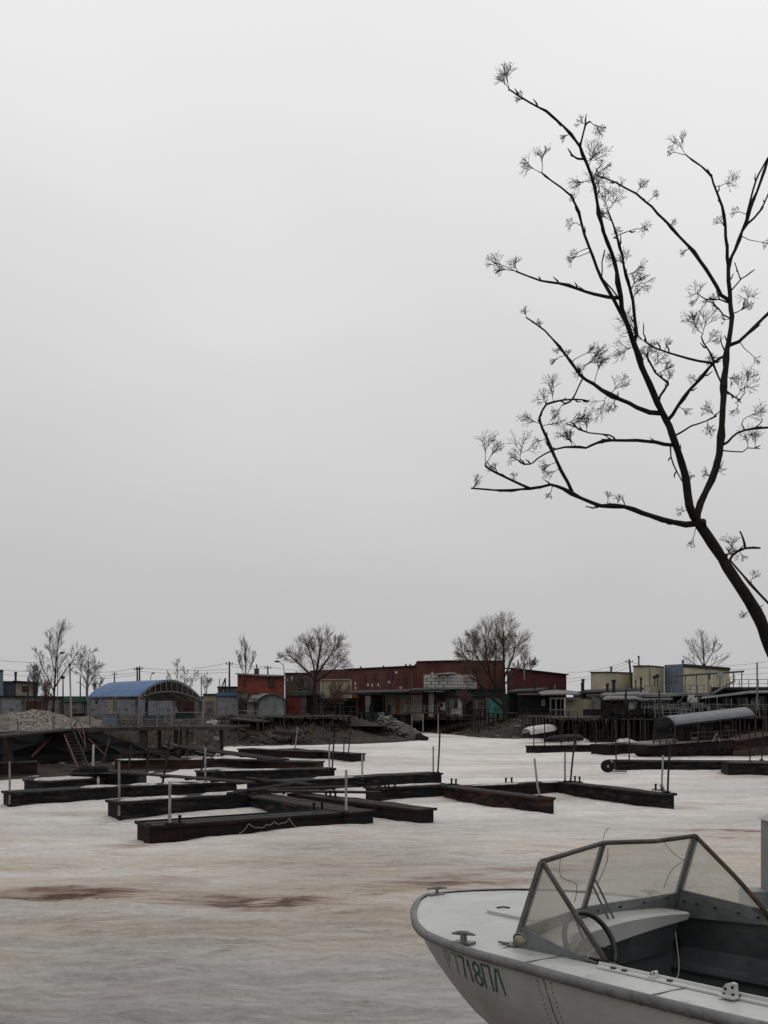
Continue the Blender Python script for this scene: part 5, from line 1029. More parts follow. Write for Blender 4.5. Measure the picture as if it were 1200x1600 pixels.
W = [(-60, 1022, 110, 66, 1035, 112, .3, 'upper left wire running into the tall birch'), (-60, 1034, 110, 44, 1049, 112, .3, 'second wire down from the left edge to the birch'), (135, 1050.5, 120, 214, 1044, 118, .2, 'top wire between the weeping birch and the paired poles'), (135, 1056, 120, 214, 1050, 118, .2, 'second wire left of the paired poles'), (135, 1060, 120, 214, 1054, 118, .2, 'third wire left of the paired poles'),
     (218, 1043.5, 118, 358, 1045.5, 116, .25, 'top wire from the paired poles to the tall pole'), (218, 1049, 118, 358, 1050, 116, .25, 'lower wire from the paired poles to the tall pole'), (300, 1044, 117, 358, 1035, 116, .15, 'short rising wire to the tall pole top'), (358, 1040, 116, 418, 1043, 122, .25, 'wire from the tall pole past the bare poplar'), (418, 1042, 122, 560, 1049, 130, .3, 'wire running right behind the left willow'),
     (358, 1036, 116, 418, 1041, 122, .2, 'upper wire right of the tall pole'), (0, 1053, 122, 98, 1056, 122, .2, 'low wire above the cream cabin'), (885, 1050, 150, 983, 1032.5, 110, .5, 'upper wire left of the leaning pole'), (885, 1060, 150, 983, 1036, 110, .5, 'middle wire left of the leaning pole'), (880, 1066, 150, 983, 1042, 110, .4, 'lower wire left of the leaning pole'),
     (983, 1032.5, 110, 1038, 1044, 140, .3, 'wire from the leaning pole down right'), (1120, 1040, 140, 1260, 1021, 100, .4, 'upper wire at the right skyline'), (1135, 1046, 140, 1260, 1030, 100, .4, 'middle wire at the right skyline'), (1142, 1053, 140, 1260, 1040, 100, .4, 'lower wire at the right skyline')]
for a_ in W: wire(*a_)

# ============================================================ BACKGROUND TREES
def rotd(d, ang, az):
    d = d.normalized(); o_ = d.orthogonal().normalized(); o2 = d.cross(o_); return (d * math.cos(ang) + (o_ * math.cos(az) + o2 * math.sin(az)) * math.sin(ang)).normalized()
def growp(m, p, d, L, r_, lvl, mx_, spec, rg):
    seg = 4 if lvl < mx_ else 2; pts = [p.copy()]; q = p.copy(); dd = d.copy()
    for i in range(seg):
        dd = (dd + Vector((rg.uniform(-1, 1), rg.uniform(-1, 1), rg.uniform(-1, 1))) * spec['wob'] + Vector((0, 0, spec['up']))).normalized(); q = q + dd * (L / seg); pts.append(q.copy())
    m.tube(pts, [max(spec['rmin'], r_ * (1 - .8 * i / seg)) for i in range(seg + 1)], 3 if lvl > 1 else 4, cap=False)
    if lvl < mx_:
        n = spec['n'][min(lvl, len(spec['n']) - 1)]
        for i in range(n):
            t = .25 + .75 * (i + rg.random()) / n; f_ = t * seg; j = min(seg - 1, int(f_)); b_ = pts[j].lerp(pts[j + 1], f_ - j); dl = (pts[j + 1] - pts[j]).normalized()
            growp(m, b_, rotd(dl, spec['ang'] * rg.uniform(.6, 1.35), rg.uniform(0, 6.28)), L * spec['k'] * rg.uniform(.65, 1.2) * (1.15 - .5 * t), r_ * .45, lvl + 1, mx_, spec, rg)
def bare_tree(name, label, Y, paths, spec, mt_b='bark', mt_t='twig', seed=1, group=None, depth=.5):
    """paths: list of (pixel polyline, radius start, radius end, child start fraction, twig length m, children)"""
    rg = random.Random(seed); q0 = P(*paths[0][0][0], Y); root = thing(name, tuple(q0), label, 'tree', group)
    tm = MB(); cm = MB()
    for pi, (pl, r0, r1, ts, tl, nc) in enumerate(paths):
        yoff = rg.uniform(-1, 1) * depth if pi else 0; n = len(pl); pts = [P(a_, c_, Y) + Vector((0, yoff * (i / max(1, n - 1)) * tl * 1.2, 0)) for i, (a_, c_) in enumerate(pl)]
        tm.tube(pts, [r0 + (r1 - r0) * i / (n - 1) for i in range(n)], 7)
        nc = int(nc * (2.5 if spec.get('tl') else 1.9))
        for i in range(nc):
            t = ts + (1 - ts) * (i + rg.random()) / nc; t = min(t, .999); f_ = t * (n - 1); j = int(f_); b_ = pts[j].lerp(pts[j + 1], f_ - j); dl = (pts[j + 1] - pts[j]).normalized()
            growp(cm, b_, rotd(dl, spec['ang'] * rg.uniform(.6, 2.2), rg.uniform(0, 6.28)), spec.get('tl', 1) * tl * .95 * rg.uniform(.6, 1.15) * (1.1 - .4 * t), min(.022, max(r1 * .5, (r0 + (r1 - r0) * t) * .3)), 0, spec['lv'], spec, rg)
    tm.build('trunk', M[mt_b], root); cm.build('crown', M[mt_t], root); return root
SW = dict(wob=.09, up=.05, n=(8, 6), ang=.5, k=.72, lv=2, rmin=.0068, tl=1.22)
bare_tree('willow_tree', 'round crowned bare willow between the dark red garage and the factory', 100, [
    ([(495, 1122), (494, 1100), (491, 1080), (492, 1062), (496, 1042), (500, 1015), (503, 1000)], .28, .05, .42, 1.9, 9), ([(492, 1065), (484, 1052), (473, 1043), (462, 1033), (452, 1024)], .14, .04, .35, 1.6, 7),
    ([(493, 1060), (490, 1040), (484, 1020), (479, 1005)], .12, .04, .3, 1.6, 7), ([(494, 1055), (505, 1040), (517, 1023), (524, 1008)], .13, .04, .3, 1.6, 8), ([(495, 1065), (508, 1055), (522, 1046), (533, 1035)], .12, .03, .35, 1.4, 6),
    ([(500, 1120), (507, 1104), (514, 1092), (519, 1080)], .11, .03, .3, 1.3, 5), ([(492, 1090), (482, 1078), (468, 1072), (456, 1060)], .09, .03, .4, 1.2, 4), ([(506, 1108), (520, 1098), (533, 1088), (541, 1078)], .07, .02, .3, 1.1, 4)], SW, seed=3, group='bare willows on the bank')
bare_tree('willow_tree', 'big brownish bare willow leaning left over the garages', 101, [
    ([(790, 1120), (788, 1098), (787, 1075), (787, 1050), (787, 1025), (786, 1000), (787, 985)], .30, .05, .4, 2.2, 10), ([(787, 1096), (778, 1080), (766, 1055), (762, 1030), (760, 1005), (757, 992)], .2, .05, .4, 2.2, 10),
    ([(786, 1106), (768, 1090), (750, 1070), (742, 1050), (733, 1032), (722, 1018)], .19, .04, .35, 2.0, 9), ([(768, 1062), (757, 1045), (744, 1025), (738, 1005)], .12, .04, .3, 1.9, 8), ([(787, 1060), (795, 1042), (803, 1020), (805, 1003)], .14, .04, .3, 1.8, 8),
    ([(788, 1070), (799, 1058), (810, 1046), (819, 1035)], .1, .03, .35, 1.4, 5), ([(778, 1080), (772, 1050), (775, 1020), (772, 992)], .13, .04, .3, 2.0, 9), ([(745, 1082), (755, 1075), (742, 1062), (728, 1058)], .08, .03, .3, 1.4, 5)], dict(SW, n=(9, 6)), seed=4, group='bare willows on the bank')
SB = dict(wob=.08, up=.08, n=(5, 3), ang=.42, k=.68, lv=2, rmin=.008)
bare_tree('birch_tree', 'tall thin bare tree behind the dirty snow heap', 96, [([(82, 1122), (84, 1095), (86, 1060), (88, 1030), (91, 1005), (93, 988)], .14, .03, .3, 2.1, 20), ([(84, 1080), (76, 1060), (66, 1040), (62, 1020)], .08, .02, .25, 1.3, 9), ([(85, 1075), (98, 1052), (110, 1035), (121, 1014)], .08, .02, .3, 1.2, 8), ([(84, 1090), (72, 1078), (60, 1055), (50, 1045)], .06, .02, .3, 1.2, 7), ([(86, 1050), (80, 1030), (76, 1010), (75, 996)], .06, .02, .2, 1.2, 7)], SB, mt_t='twiggrey', seed=5, group='bare trees over the left garages')
bare_tree('birch_tree', 'weeping bare birch left of the blue canopy', 112, [([(136, 1095), (137, 1070), (138, 1045), (139, 1022)], .14, .03, .2, 1.7, 16), ([(137, 1075), (146, 1055), (151, 1038)], .07, .02, .2, 1.4, 9), ([(136, 1070), (128, 1050), (126, 1030)], .07, .02, .2, 1.4, 9)], dict(SB, up=-.05, n=(6, 4), wob=.12), mt_b='birch', mt_t='twiggrey', seed=6, group='bare trees over the left garages')
bare_tree('poplar_tree', 'narrow upright bare tree above the brick hut roof', 128, [([(384, 1085), (384, 1050), (383.5, 1030), (383, 1010)], .12, .03, .3, 1.9, 16), ([(384, 1060), (376, 1040), (371, 1025)], .06, .02, .2, 1.3, 8), ([(384, 1060), (392, 1040), (397, 1025)], .06, .02, .2, 1.3, 8)], dict(SB, up=.3), mt_t='twiggrey', seed=7, group='bare trees over the left garages')
bare_tree('poplar_tree', 'spreading bare tree above the rightmost cream building', 140, [([(1101, 1060), (1100, 1035), (1099, 1015), (1098, 998)], .16, .03, .2, 2.2, 16), ([(1100, 1042), (1088, 1022), (1079, 1008)], .09, .02, .2, 1.8, 9), ([(1100, 1042), (1113, 1022), (1121, 1008)], .09, .02, .2, 1.8, 9), ([(1101, 1048), (1118, 1035), (1132, 1028)], .07, .02, .2, 1.4, 7), ([(1100, 1048), (1085, 1038), (1076, 1030)], .07, .02, .2, 1.4, 7)], dict(SB, up=.08), mt_t='twiggrey', seed=8)
bare_tree('shrub', 'ragged bare shrub rising right of the paired poles', 104, [([(279, 1112), (278, 1085), (277, 1055), (277, 1037)], .07, .02, .3, 1.0, 9), ([(279, 1108), (288, 1075), (289, 1048)], .06, .02, .3, 1.0, 8), ([(278, 1108), (268, 1080), (262, 1055)], .05, .02, .3, .9, 7), ([(280, 1100), (298, 1070), (306, 1052)], .05, .02, .3, .9, 7)], SB, seed=9, mt_t='twiggrey', group='bare shrubs along the bank')
for i, (px, y0, yb, Y, hm, nn_, lab, mt) in enumerate(((55, 1040, 1112, 98, 1.7, 12, 'low twiggy shrub left of the tall thin tree', 'twiggrey'), (72, 1062, 1118, 92, 1.2, 12, 'reddish brush at the foot of the tall thin tree', 'twig'), (150, 1060, 1100, 108, 1.2, 8, 'fine brush under the weeping birch', 'twiggrey'), (383, 1078, 1116, 106, .9, 8, 'thin bare sapling before the cream walled shed', 'twiggrey'),
        (470, 1052, 1080, 124, 1.1, 7, 'faint bare tree behind the annex', 'twiggrey'), (399, 1092, 1117, 103, .8, 6, 'sparse shrub in front of the mint porch', 'twiggrey'), (283, 1090, 1116, 100, 1.1, 9, 'brownish bush seen under the canopy', 'twig'), (524, 1066, 1116, 104, 1.2, 9, 'bare sapling by the olive beige wall', 'twig'), (322, 1052, 1088, 134, 1.3, 7, 'distant faint bare tree right of the canopy', 'twiggrey'), (725, 1078, 1116, 100, 1.2, 10, 'brown twiggy bush at the big willow foot', 'twig'), (828, 1030, 1050, 133, 1.2, 8, 'bare top peeking over the maroon building', 'twiggrey'))):
    rg = random.Random(i + 60); pts_ = []
    ps = []
    for j in range(4): dx = rg.uniform(-9, 9); ps.append(([(px + dx * .1, yb), (px + dx * .5, (y0 + yb) / 2), (px + dx, y0 + rg.uniform(0, 14))], .05, .015, .25, hm * .7, nn_))
    bare_tree('shrub', lab, Y, ps, dict(SB, n=(4, 3)), seed=i + 90, mt_t=mt, group='bare shrubs along the bank')

# ============================================================ ROWAN BRANCHES IN THE FOREGROUND
YR = 6.4
RP = []   # (name of parent or None, points, r0, r1)
def A_(x, y): return (720 + x / 2.5, 90 + y / 2.5)
def B_(x, y): return (720 + x / 2.5, 470 + y / 2.5)
RP.append((None, [(1292, 1700), (1288, 1560), (1278, 1400), (1262, 1240), (1240, 1110), (1204, 1010), (1180, 954), (1144, 898), (1114, 850), (1088, 812)], 21, 7.5))
RP.append((0, [(1088, 816), B_(895, 800), B_(880, 700), B_(840, 560), B_(800, 460), B_(770, 400), B_(720, 290), B_(685, 190), A_(650, 1040), A_(630, 980), A_(615, 880), A_(590, 760), A_(560, 690), A_(540, 610), A_(520, 500), A_(490, 410), A_(465, 350), A_(430, 300), A_(360, 230), A_(270, 175), A_(190, 125)], 7, 1.1))
RP.append((0, [(1088, 814), B_(938, 790), B_(980, 700), B_(1010, 600), B_(1020, 450), B_(1030, 300), B_(1045, 160), B_(1060, 60), A_(1052, 960), A_(1045, 830), A_(1060, 780), A_(1100, 680), A_(1130, 590), A_(1170, 490), A_(1200, 400), A_(1235, 330), A_(1262, 240)], 6.5, 1.6))
RP.append((1, [A_(660, 1060), A_(600, 950), A_(550, 860), A_(500, 740), A_(470, 640), A_(430, 540), A_(350, 480), A_(318, 452)], 3.4, 1.0))
RP.append((1, [A_(690, 1110), A_(672, 950), A_(645, 850), A_(622, 740), A_(592, 640), A_(575, 600)], 3.0, 1.2))
RP.append((1, [A_(618, 940), A_(520, 925), A_(420, 890), A_(310, 870), A_(215, 835)], 3.0, 1.2))
RP.append((2, [A_(1044, 815), A_(1036, 700), A_(1020, 580), A_(985, 490), A_(970, 450), A_(905, 400), A_(878, 378)], 3.0, 1.0))
RP.append((2, [A_(1032, 952), A_(980, 860), A_(910, 760), A_(800, 640), A_(720, 560), A_(650, 510), A_(560, 470), A_(528, 458)], 3.6, 1.1))
RP.append((2, [A_(1100, 680), A_(1120, 650), A_(1170, 600), A_(1204, 525), A_(1240, 440)], 2.6, 1.0))
RP.append((2, [A_(1062, 1130), A_(1120, 1080), A_(1200, 1000), A_(1290, 900)], 3.6, 1.8))
RP.append((2, [A_(1112, 640), A_(1140, 520), A_(1165, 455), A_(1197, 395), A_(1225, 360)], 2.2, 1.2))
RP.append((1, [B_(772, 448), B_(690, 415), B_(590, 370), B_(520, 325), B_(470, 290), B_(430, 240), B_(385, 180), B_(330, 115), B_(255, 65)], 4.2, 1.2))
RP.append((0, [B_(915, 878), B_(830, 865), B_(740, 840), B_(640, 805), B_(550, 800), B_(470, 770), B_(400, 735), B_(350, 720), B_(270, 735), B_(130, 740), B_(40, 732)], 5.2, 1.3))
RP.append((12, [B_(440, 752), B_(390, 660), B_(350, 570), B_(320, 500), B_(308, 455), B_(335, 405), B_(400, 387), B_(445, 385), B_(500, 392)], 3.2, 1.2))
RP.append((11, [B_(470, 310), B_(450, 360), B_(425, 395), B_(395, 408)], 1.6, 1.0))
RP.append((12, [B_(272, 735), B_(180, 690), B_(110, 658), B_(95, 640)], 2.4, 1.2))
RP.append((1, [B_(820, 572), B_(760, 552), B_(690, 545), B_(590, 545), B_(530, 555), B_(490, 575), B_(440, 570), B_(370, 580), B_(300, 615), B_(270, 640), B_(232, 632)], 3.0, .9))
RP.append((16, [B_(605, 542), B_(580, 525), B_(500, 515), B_(450, 495), B_(410, 480)], 1.5, .8))
RP.append((1, [B_(815, 465), B_(850, 410), B_(920, 320), B_(990, 240), B_(1025, 215), B_(1040, 190)], 3.2, 2.0))
RP.append((18, [B_(985, 243), B_(930, 235), B_(850, 215), B_(750, 180), B_(715, 150)], 2.2, .9))
RP.append((1, [B_(838, 528), B_(900, 490), B_(960, 470), B_(1000, 450)], 1.8, .8))
RP.append((2, [B_(1030, 570), B_(1060, 530), B_(1110, 505), B_(1200, 495), B_(1300, 490)], 2.6, 1.5))
RP.append((2, [B_(1028, 585), B_(1100, 590), B_(1120, 575), B_(1170, 578)], 1.2, .7))
RP.append((18, [B_(990, 250), B_(1020, 330), B_(1060, 370), B_(1095, 388)], 1.8, .8))
RP.append((0, [B_(1045, 1030), B_(1060, 995), B_(1110, 965), B_(1170, 966)], 2.6, 1.6))
RP.append((24, [B_(1110, 965), B_(1104, 930), B_(1090, 900)], 2.2, 1.3))
RP.append((0, [B_(1040, 1000), B_(1075, 1040), B_(1130, 1105), B_(1200, 1180), B_(1300, 1270)], 1.6, 2.2))
RP.append((1, [B_(820, 540), B_(820, 610), B_(842, 665), B_(864, 705)], 1.4, .9))
RP.append((1, [B_(768, 412), B_(780, 370), B_(805, 335), B_(808, 320), B_(760, 280), B_(722, 210)], 2.6, 1.2))
RP.append((1, [A_(465, 350), A_(472, 320), A_(487, 262), A_(506, 250)], 2.0, 1.2))
RP.append((1, [A_(472, 402), A_(440, 385), A_(427, 370)], 1.6, .9))
RP.append((4, [A_(582, 715), A_(620, 690), A_(690, 668)], 1.1, .6))
RP.append((1, [A_(625, 950), A_(590, 905), A_(560, 870)], 1.2, .9))
RP.append((3, [A_(555, 860), A_(552, 800), A_(563, 750)], 1.1, .8))
RP.append((2, [A_(1050, 960), A_(1010, 945), A_(960, 945), A_(930, 925)], 1.5, .8))
RP.append((2, [A_(1035, 1020), A_(1010, 985), A_(985, 960)], 1.4, .9))
RP.append((18, [B_(985, 235), B_(975, 205), B_(948, 165), B_(940, 140)], 1.8, .9))
RP.append((2, [A_(1056, 915), A_(1090, 870), A_(1110, 855), A_(1148, 828)], 1.4, .8))
RP.append((37, [A_(1092, 865), A_(1080, 830), A_(1070, 800)], 1.1, .8))
RP.append((2, [A_(1065, 1000), A_(1095, 985), A_(1110, 960)], 1.0, .6))
RP.append((12, [B_(545, 800), B_(520, 810), B_(488, 803)], 1.6, 1.0))
RP.append((21, [B_(1110, 506), B_(1098, 480), B_(1108, 460)], 1.1, .7))
RP.append((26, [B_(1300, 1270), B_(1180, 1190)], 1.6, 1.0))
rg = random.Random(11); RPW = []; PXM = YR / F
def at_pts(idx, px, py):
    """world point of branch idx closest to the pixel"""
    best = None
    for seg in range(len(RPW[idx][0]) - 1):
        (x0, y0), (x1, y1) = RPW[idx][1][seg], RPW[idx][1][seg + 1]; dx, dy = x1 - x0, y1 - y0; t = max(0, min(1, ((px - x0) * dx + (py - y0) * dy) / (dx * dx + dy * dy + 1e-9)))
        dd = math.hypot(px - x0 - t * dx, py - y0 - t * dy)
        if best is None or dd < best[0]: best = (dd, RPW[idx][0][seg].lerp(RPW[idx][0][seg + 1], t))
    return best
for pi, (par, pl, r0, r1) in enumerate(RP):
    # resample smoothly with small natural kinks
    pts = []
    for i in range(len(pl) - 1):
        p0 = pl[max(0, i - 1)]; p1 = pl[i]; p2 = pl[i + 1]; p3 = pl[min(len(pl) - 1, i + 2)]; ns_ = max(2, int(math.hypot(p2[0] - p1[0], p2[1] - p1[1]) / 14))
        for k_ in range(ns_):
            t = k_ / ns_; c_ = [.5 * ((2 * p1[a]) + (-p0[a] + p2[a]) * t + (2 * p0[a] - 5 * p1[a] + 4 * p2[a] - p3[a]) * t * t + (-p0[a] + 3 * p1[a] - 3 * p2[a] + p3[a]) * t ** 3) for a in (0, 1)]
            j_ = min(1.0, r0 * .25) if pi not in (0,) else .3; pts.append((c_[0] + rg.uniform(-j_, j_), c_[1] + rg.uniform(-j_, j_)))
    pts.append(pl[-1]); L = sum(math.hypot(pts[i + 1][0] - pts[i][0], pts[i + 1][1] - pts[i][1]) for i in range(len(pts) - 1))
    if par is None: y_s = YR; slope = 0.0
    else: y_s = at_pts(par, *pl[0])[1].y; slope = rg.uniform(-.45, .45) if pi > 2 else (-.22, .25)[pi - 1]
    acc = 0; Wp = []
    for i, q in enumerate(pts):
        if i: acc += math.hypot(q[0] - pts[i - 1][0], q[1] - pts[i - 1][1])
        Yq = y_s + slope * acc * PXM * .8; Wp.append(P(q[0], q[1], Yq))
    if par is not None: Wp[0] = at_pts(par, *pl[0])[1]
    rad = [(r0 + (r1 - r0) * (i / (len(pts) - 1)) ** .8) * PXM * (1 + rg.uniform(-.10, .12)) * .93 for i in range(len(pts))]
    # bud scars: swellings at intervals
    for i in range(3, len(rad) - 1):
        if r0 < 7.5 and rg.random() < .2: rad[i] *= 1.35
    RPW.append((Wp, pts, rad))
rowan = thing('rowan_tree', tuple(RPW[0][0][0]), 'dark leafless rowan leaning in from the right with dried flower stalks', 'tree')
tm = MB(); tm.tube(RPW[0][0], RPW[0][2], 14); 
# small bark knots
for (px, py, s_) in ((1180, 962, 5), (1128, 876, 5), (1094, 822, 8)): q = at_pts(0, px, py)[1]; tm.tube([q + Vector((0, -.02, 0)), q + Vector((.02, -.01, .04))], [s_ * PXM, s_ * PXM * .5], 8)
tm.build('trunk', M['rowanbark'], rowan, smooth=True)
for i, (Wp, pts, rad) in enumerate(RPW[1:]):
    if i == 41: continue
    m = MB(); m.tube(Wp, rad, 10 if rad[0] > .012 else 6)
    # short spurs and buds
    L = len(Wp)
    for j in range(2, L - 1):
        if rad[j] < .024 and rg.random() < .42:
            d = (Wp[j + 1] - Wp[j - 1]).normalized(); s_ = rotd(d, rg.uniform(.5, 1.2), rg.uniform(0, 6.28)); l = rg.uniform(.015, .05); q = Wp[j]; mid = q + s_ * l * .6
            m.tube([q, mid, q + (s_ + d * .5 + Vector((0, 0, .2))) * l], [.0045, .006, .002], 5, cap=False)
        if rad[j] < .022 and rg.random() < .05:
            d = (Wp[j + 1] - Wp[j - 1]).normalized(); s_ = rotd(d, rg.uniform(.7, 1.2), rg.uniform(0, 6.28)); q = Wp[j]; l = rg.uniform(.06, .15); pp = [q]
            for k_ in range(4): s_ = (s_ + Vector((rg.uniform(-.5, .5), rg.uniform(-.3, .3), rg.uniform(-.1, .5)))).normalized(); pp.append(pp[-1] + s_ * l / 4)
            m.tube(pp, [.005, .0055, .004, .0045, .0025], 5, cap=False)
    m.build('branch', M['rowanbark'], rowan, smooth=True)
def cluster(px, py, size):
    """dried corymb: thin stalk from the nearest branch, forking into fine stalks"""
    best = min(((at_pts(i, px, py)[0], i) for i in range(1, len(RPW))), key=lambda t: t[0]); base = at_pts(best[1], px, py)[1]; S_ = size * 1.12 * PXM
    Yc = base.y + rg.uniform(-.5, .5) * S_; c = P(px, py, Yc); d = c - base
    if d.length < S_ * .6: d = Vector((rg.uniform(-1, 1), rg.uniform(-.6, .6), rg.uniform(.2, 1))).normalized() * S_ * .7
    m = MB(); start = base + d * 1.0 - d.normalized() * S_ * .75
    if (start - base).length > .004 and (start - base).dot(d) > 0:
        mid = base.lerp(start, .5) + Vector((rg.uniform(-.02, .02), rg.uniform(-.02, .02), rg.uniform(-.015, .01))); m.tube([base, mid, start], [.0036, .0028, .0024], 5, cap=False)
    else: start = base
    def fork(p, dr, l, lv):
        q = p + dr * l * .5 + Vector((rg.uniform(-1, 1), rg.uniform(-1, 1), rg.uniform(-1, 1))) * l * .10; e_ = q + (dr + Vector((rg.uniform(-1, 1), rg.uniform(-1, 1), rg.uniform(-1, 1))) * .32).normalized() * l * .5
        r_ = (.0026, .0019, .0014, .0011)[lv]; m.tube([p, q, e_], [r_, r_ * .9, r_ * .85], 4 if lv < 2 else 3, cap=False)
        if lv == 3:
            if rg.random() < .6: m.tube([e_, e_ + dr * .004], [.0012, .0030], 4)
            return
        nk = ((5, 4, 3) if size > 12 else (4, 3, 3))[lv]
        for k_ in range(nk):
            t = 1 - .62 * (k_ / nk) * rg.uniform(.7, 1.2); t = max(.2, min(1, t)); b_ = p.lerp(q, t * 2) if t < .5 else q.lerp(e_, t * 2 - 1); fork(b_, rotd(dr, rg.uniform(.15, .85), k_ * 2.4 + rg.uniform(-.6, .6)), l * rg.uniform(.58, .85), lv + 1)
    fork(start, d.normalized(), S_ * .75, 0)
    return m
CL = [(793, 124, 20), (787, 128, 13), (827, 152, 11), (932, 196, 15), (885, 214, 9), (829, 262, 16), (848, 246, 14), (916, 262, 22), (926, 248, 20), (935, 285, 22), (945, 302, 24), (952, 318, 22), (962, 312, 20), (912, 285, 18), (1003, 357, 14), (896, 404, 11), (893, 350, 10), (976, 428, 18), (988, 448, 20), (995, 425, 14), (985, 455, 16), (775, 410, 17), (785, 420, 15), (807, 432, 13),
      (1066, 226, 20), (1052, 238, 12), (1138, 286, 20), (1137, 352, 12), (1178, 470, 22), (1100, 460, 18), (1090, 495, 26), (1103, 508, 22), (1118, 480, 14), (1085, 505, 16), (1000, 520, 22), (1010, 540, 22), (978, 545, 22), (992, 572, 20), (1030, 572, 18), (1022, 590, 14), (930, 560, 24), (938, 575, 18), (920, 548, 14), (862, 618, 22), (850, 622, 18), (944, 628, 24), (952, 618, 20), (846, 662, 20), (862, 660, 20), (878, 668, 14), (890, 660, 20),
      (902, 695, 20), (895, 706, 14), (812, 714, 22), (806, 720, 14), (760, 702, 24), (770, 710, 20), (778, 748, 14), (856, 728, 14), (862, 738, 12), (1160, 604, 24), (1168, 592, 16), (1145, 590, 14), (1178, 648, 22), (1168, 700, 18), (1180, 694, 14), (1118, 748, 14), (1105, 742, 12), (1118, 648, 16), (1108, 665, 14), (1078, 750, 10), (1068, 640, 10), (1144, 856, 16), (1136, 866, 14), (1178, 902, 12), (1066, 800, 9), (965, 782, 9), (950, 776, 9), (908, 190, 8), (1086, 470, 12), (1040, 540, 12), (868, 562, 8), (1082, 845, 10), (1165, 958, 8), (900, 395, 9), (958, 345, 12), (1000, 295, 13), (972, 283, 12), (1155, 490, 14), (1192, 380, 10), (1072, 392, 10)]
CL += [(824, 497, 9), (846, 514, 9), (872, 546, 10), (888, 560, 9), (738, 764, 8), (925, 562, 18), (958, 632, 14), (975, 625, 9), (1180, 560, 9), (940, 262, 16), (948, 345, 12), (968, 372, 10), (905, 320, 9), (1152, 330, 9), (1022, 305, 10), (1048, 352, 9), (968, 410, 14), (990, 470, 12), (1012, 566, 14), (1040, 600, 12), (915, 590, 14), (872, 640, 12), (842, 690, 12), (918, 672, 12), (1128, 560, 14), (1112, 530, 14), (1150, 640, 10), (1132, 500, 10), (1095, 600, 10), (800, 752, 9), (744, 752, 9), (1158, 868, 10), (860, 772, 8)]
for (a_, c_, s_) in CL: cluster(a_, c_, s_).build('flower_stalks', M['rowanbark'], rowan)

# dead grass and brush on the banks (uncountable), loose boards and stones
r = random.Random(77); nb = np.random.RandomState(5)
def on_bank(x0, x1, Y0, Y1, n, dmin, dmax):
    px = nb.uniform(x0, x1, n); Y = nb.uniform(Y0, Y1, n); X = (px - 600) / F * Y; d = sdist(X, Y); k = (d > dmin) & (d < dmax); return X[k], Y[k], bankz(X[k], Y[k])
m = MB()
for args in ((-60, 640, 52, 100, 5200, 1.5, 22), (640, 1010, 86, 106, 3000, 3, 16), (-60, 340, 58, 80, 1500, 6, 30)):
    X, Y, Z = on_bank(*args); cl = fbm(X / 3, Y / 3, 3, 88)
    for x, y, z, c_ in zip(X, Y, Z, cl):
        if c_ < .04: continue
        for k_ in range(3):
            h_ = r.uniform(.25, .75); dx = r.uniform(-.25, .25); p0 = Vector((x + r.uniform(-.15, .15), y + r.uniform(-.15, .15), z - .03)); w_ = .012
            p1 = p0 + Vector((dx * .4, r.uniform(-.1, .1), h_ * .6)); p2 = p0 + Vector((dx, r.uniform(-.2, .2), h_)); m.add([p0 - Vector((w_, 0, 0)), p0 + Vector((w_, 0, 0)), p1 + Vector((w_ * .7, 0, 0)), p2, p1 - Vector((w_ * .7, 0, 0))], [(0, 1, 2, 4), (4, 2, 3)])
M['straw'] = mat('dead_grass', (0.13, 0.10, 0.065), (0.045, 0.035, 0.025), 1.5, 0.9)
tag(m.build('dead_grass', M['straw']), 'dry brown grass and brush growing over the mud banks', 'grass', kind='stuff')
m = MB()
for args in ((-60, 640, 48, 96, 1500, .3, 16), (640, 1010, 86, 104, 900, .3, 12)):
    X, Y, Z = on_bank(*args)
    for x, y, z in zip(X, Y, Z):
        sz = r.uniform(.06, .28); m.box((x, y, z + sz * .1), (sz * r.uniform(.8, 2.2), sz, sz * r.uniform(.3, .8)), R=Matrix.Rotation(r.uniform(0, 3), 3, 'Z') @ Matrix.Rotation(r.uniform(-.5, .5), 3, 'X'))
tag(m.build('scattered_stones', M['rubble']), 'stones and litter scattered over the mud banks', 'stones', kind='stuff')
m = MB()
for args in ((330, 640, 74, 92, 110, 1.5, 14), (20, 330, 50, 66, 60, 3, 14), (650, 870, 90, 102, 70, 2, 10)):
    X, Y, Z = on_bank(*args)
    for x, y, z in zip(X, Y, Z):
        l = r.uniform(.8, 2.6); a = r.uniform(0, 3.1); d = Vector((math.cos(a), math.sin(a) * .6, r.uniform(-.15, .35))); q = Vector((x, y, z + .08)); m.bar(q - d * l / 2, q + d * l / 2, r.uniform(.08, .22), .04)
tag(m.build('driftwood', M['wood']), 'jumble of loose boards and driftwood lying on the banks', 'driftwood', kind='stuff')
# upright sticks and stakes rising from the middle bank
for i, (px, y0, y1, Y, wd, lab) in enumerate(((372, 1128, 1158, 77, .1, 'grey stake on the bank below the mint porch, leftmost'), (403, 1124, 1156, 77, .1, 'grey stake on the bank below the mint porch, middle'), (411, 1122, 1150, 78, .12, 'thick grey stake on the bank right of the mint porch dock'), (443, 1122, 1150, 78, .1, 'stake on the bank below the dark red garage'),
        (490, 1128, 1152, 80, .08, 'left thin stake under the willow dock'), (505, 1126, 1150, 80, .08, 'right thin stake under the willow dock'), (520, 1124, 1150, 80, .06, 'very thin stake beside the tyre ringed pole top'), (300, 1128, 1160, 64, .1, 'stake left of the jetty end'), (1000, 1120, 1160, 79.5, .07, 'thin stake beside the white snow mound'))):
    k = MB(); k.tube([P(px, y1, Y), P(px + .8, (y0 + y1) / 2, Y), P(px, y0, Y)], wd / 2, 6); single(k, 'stake', M['wood'], lab, 'stake', 'stakes on the banks')
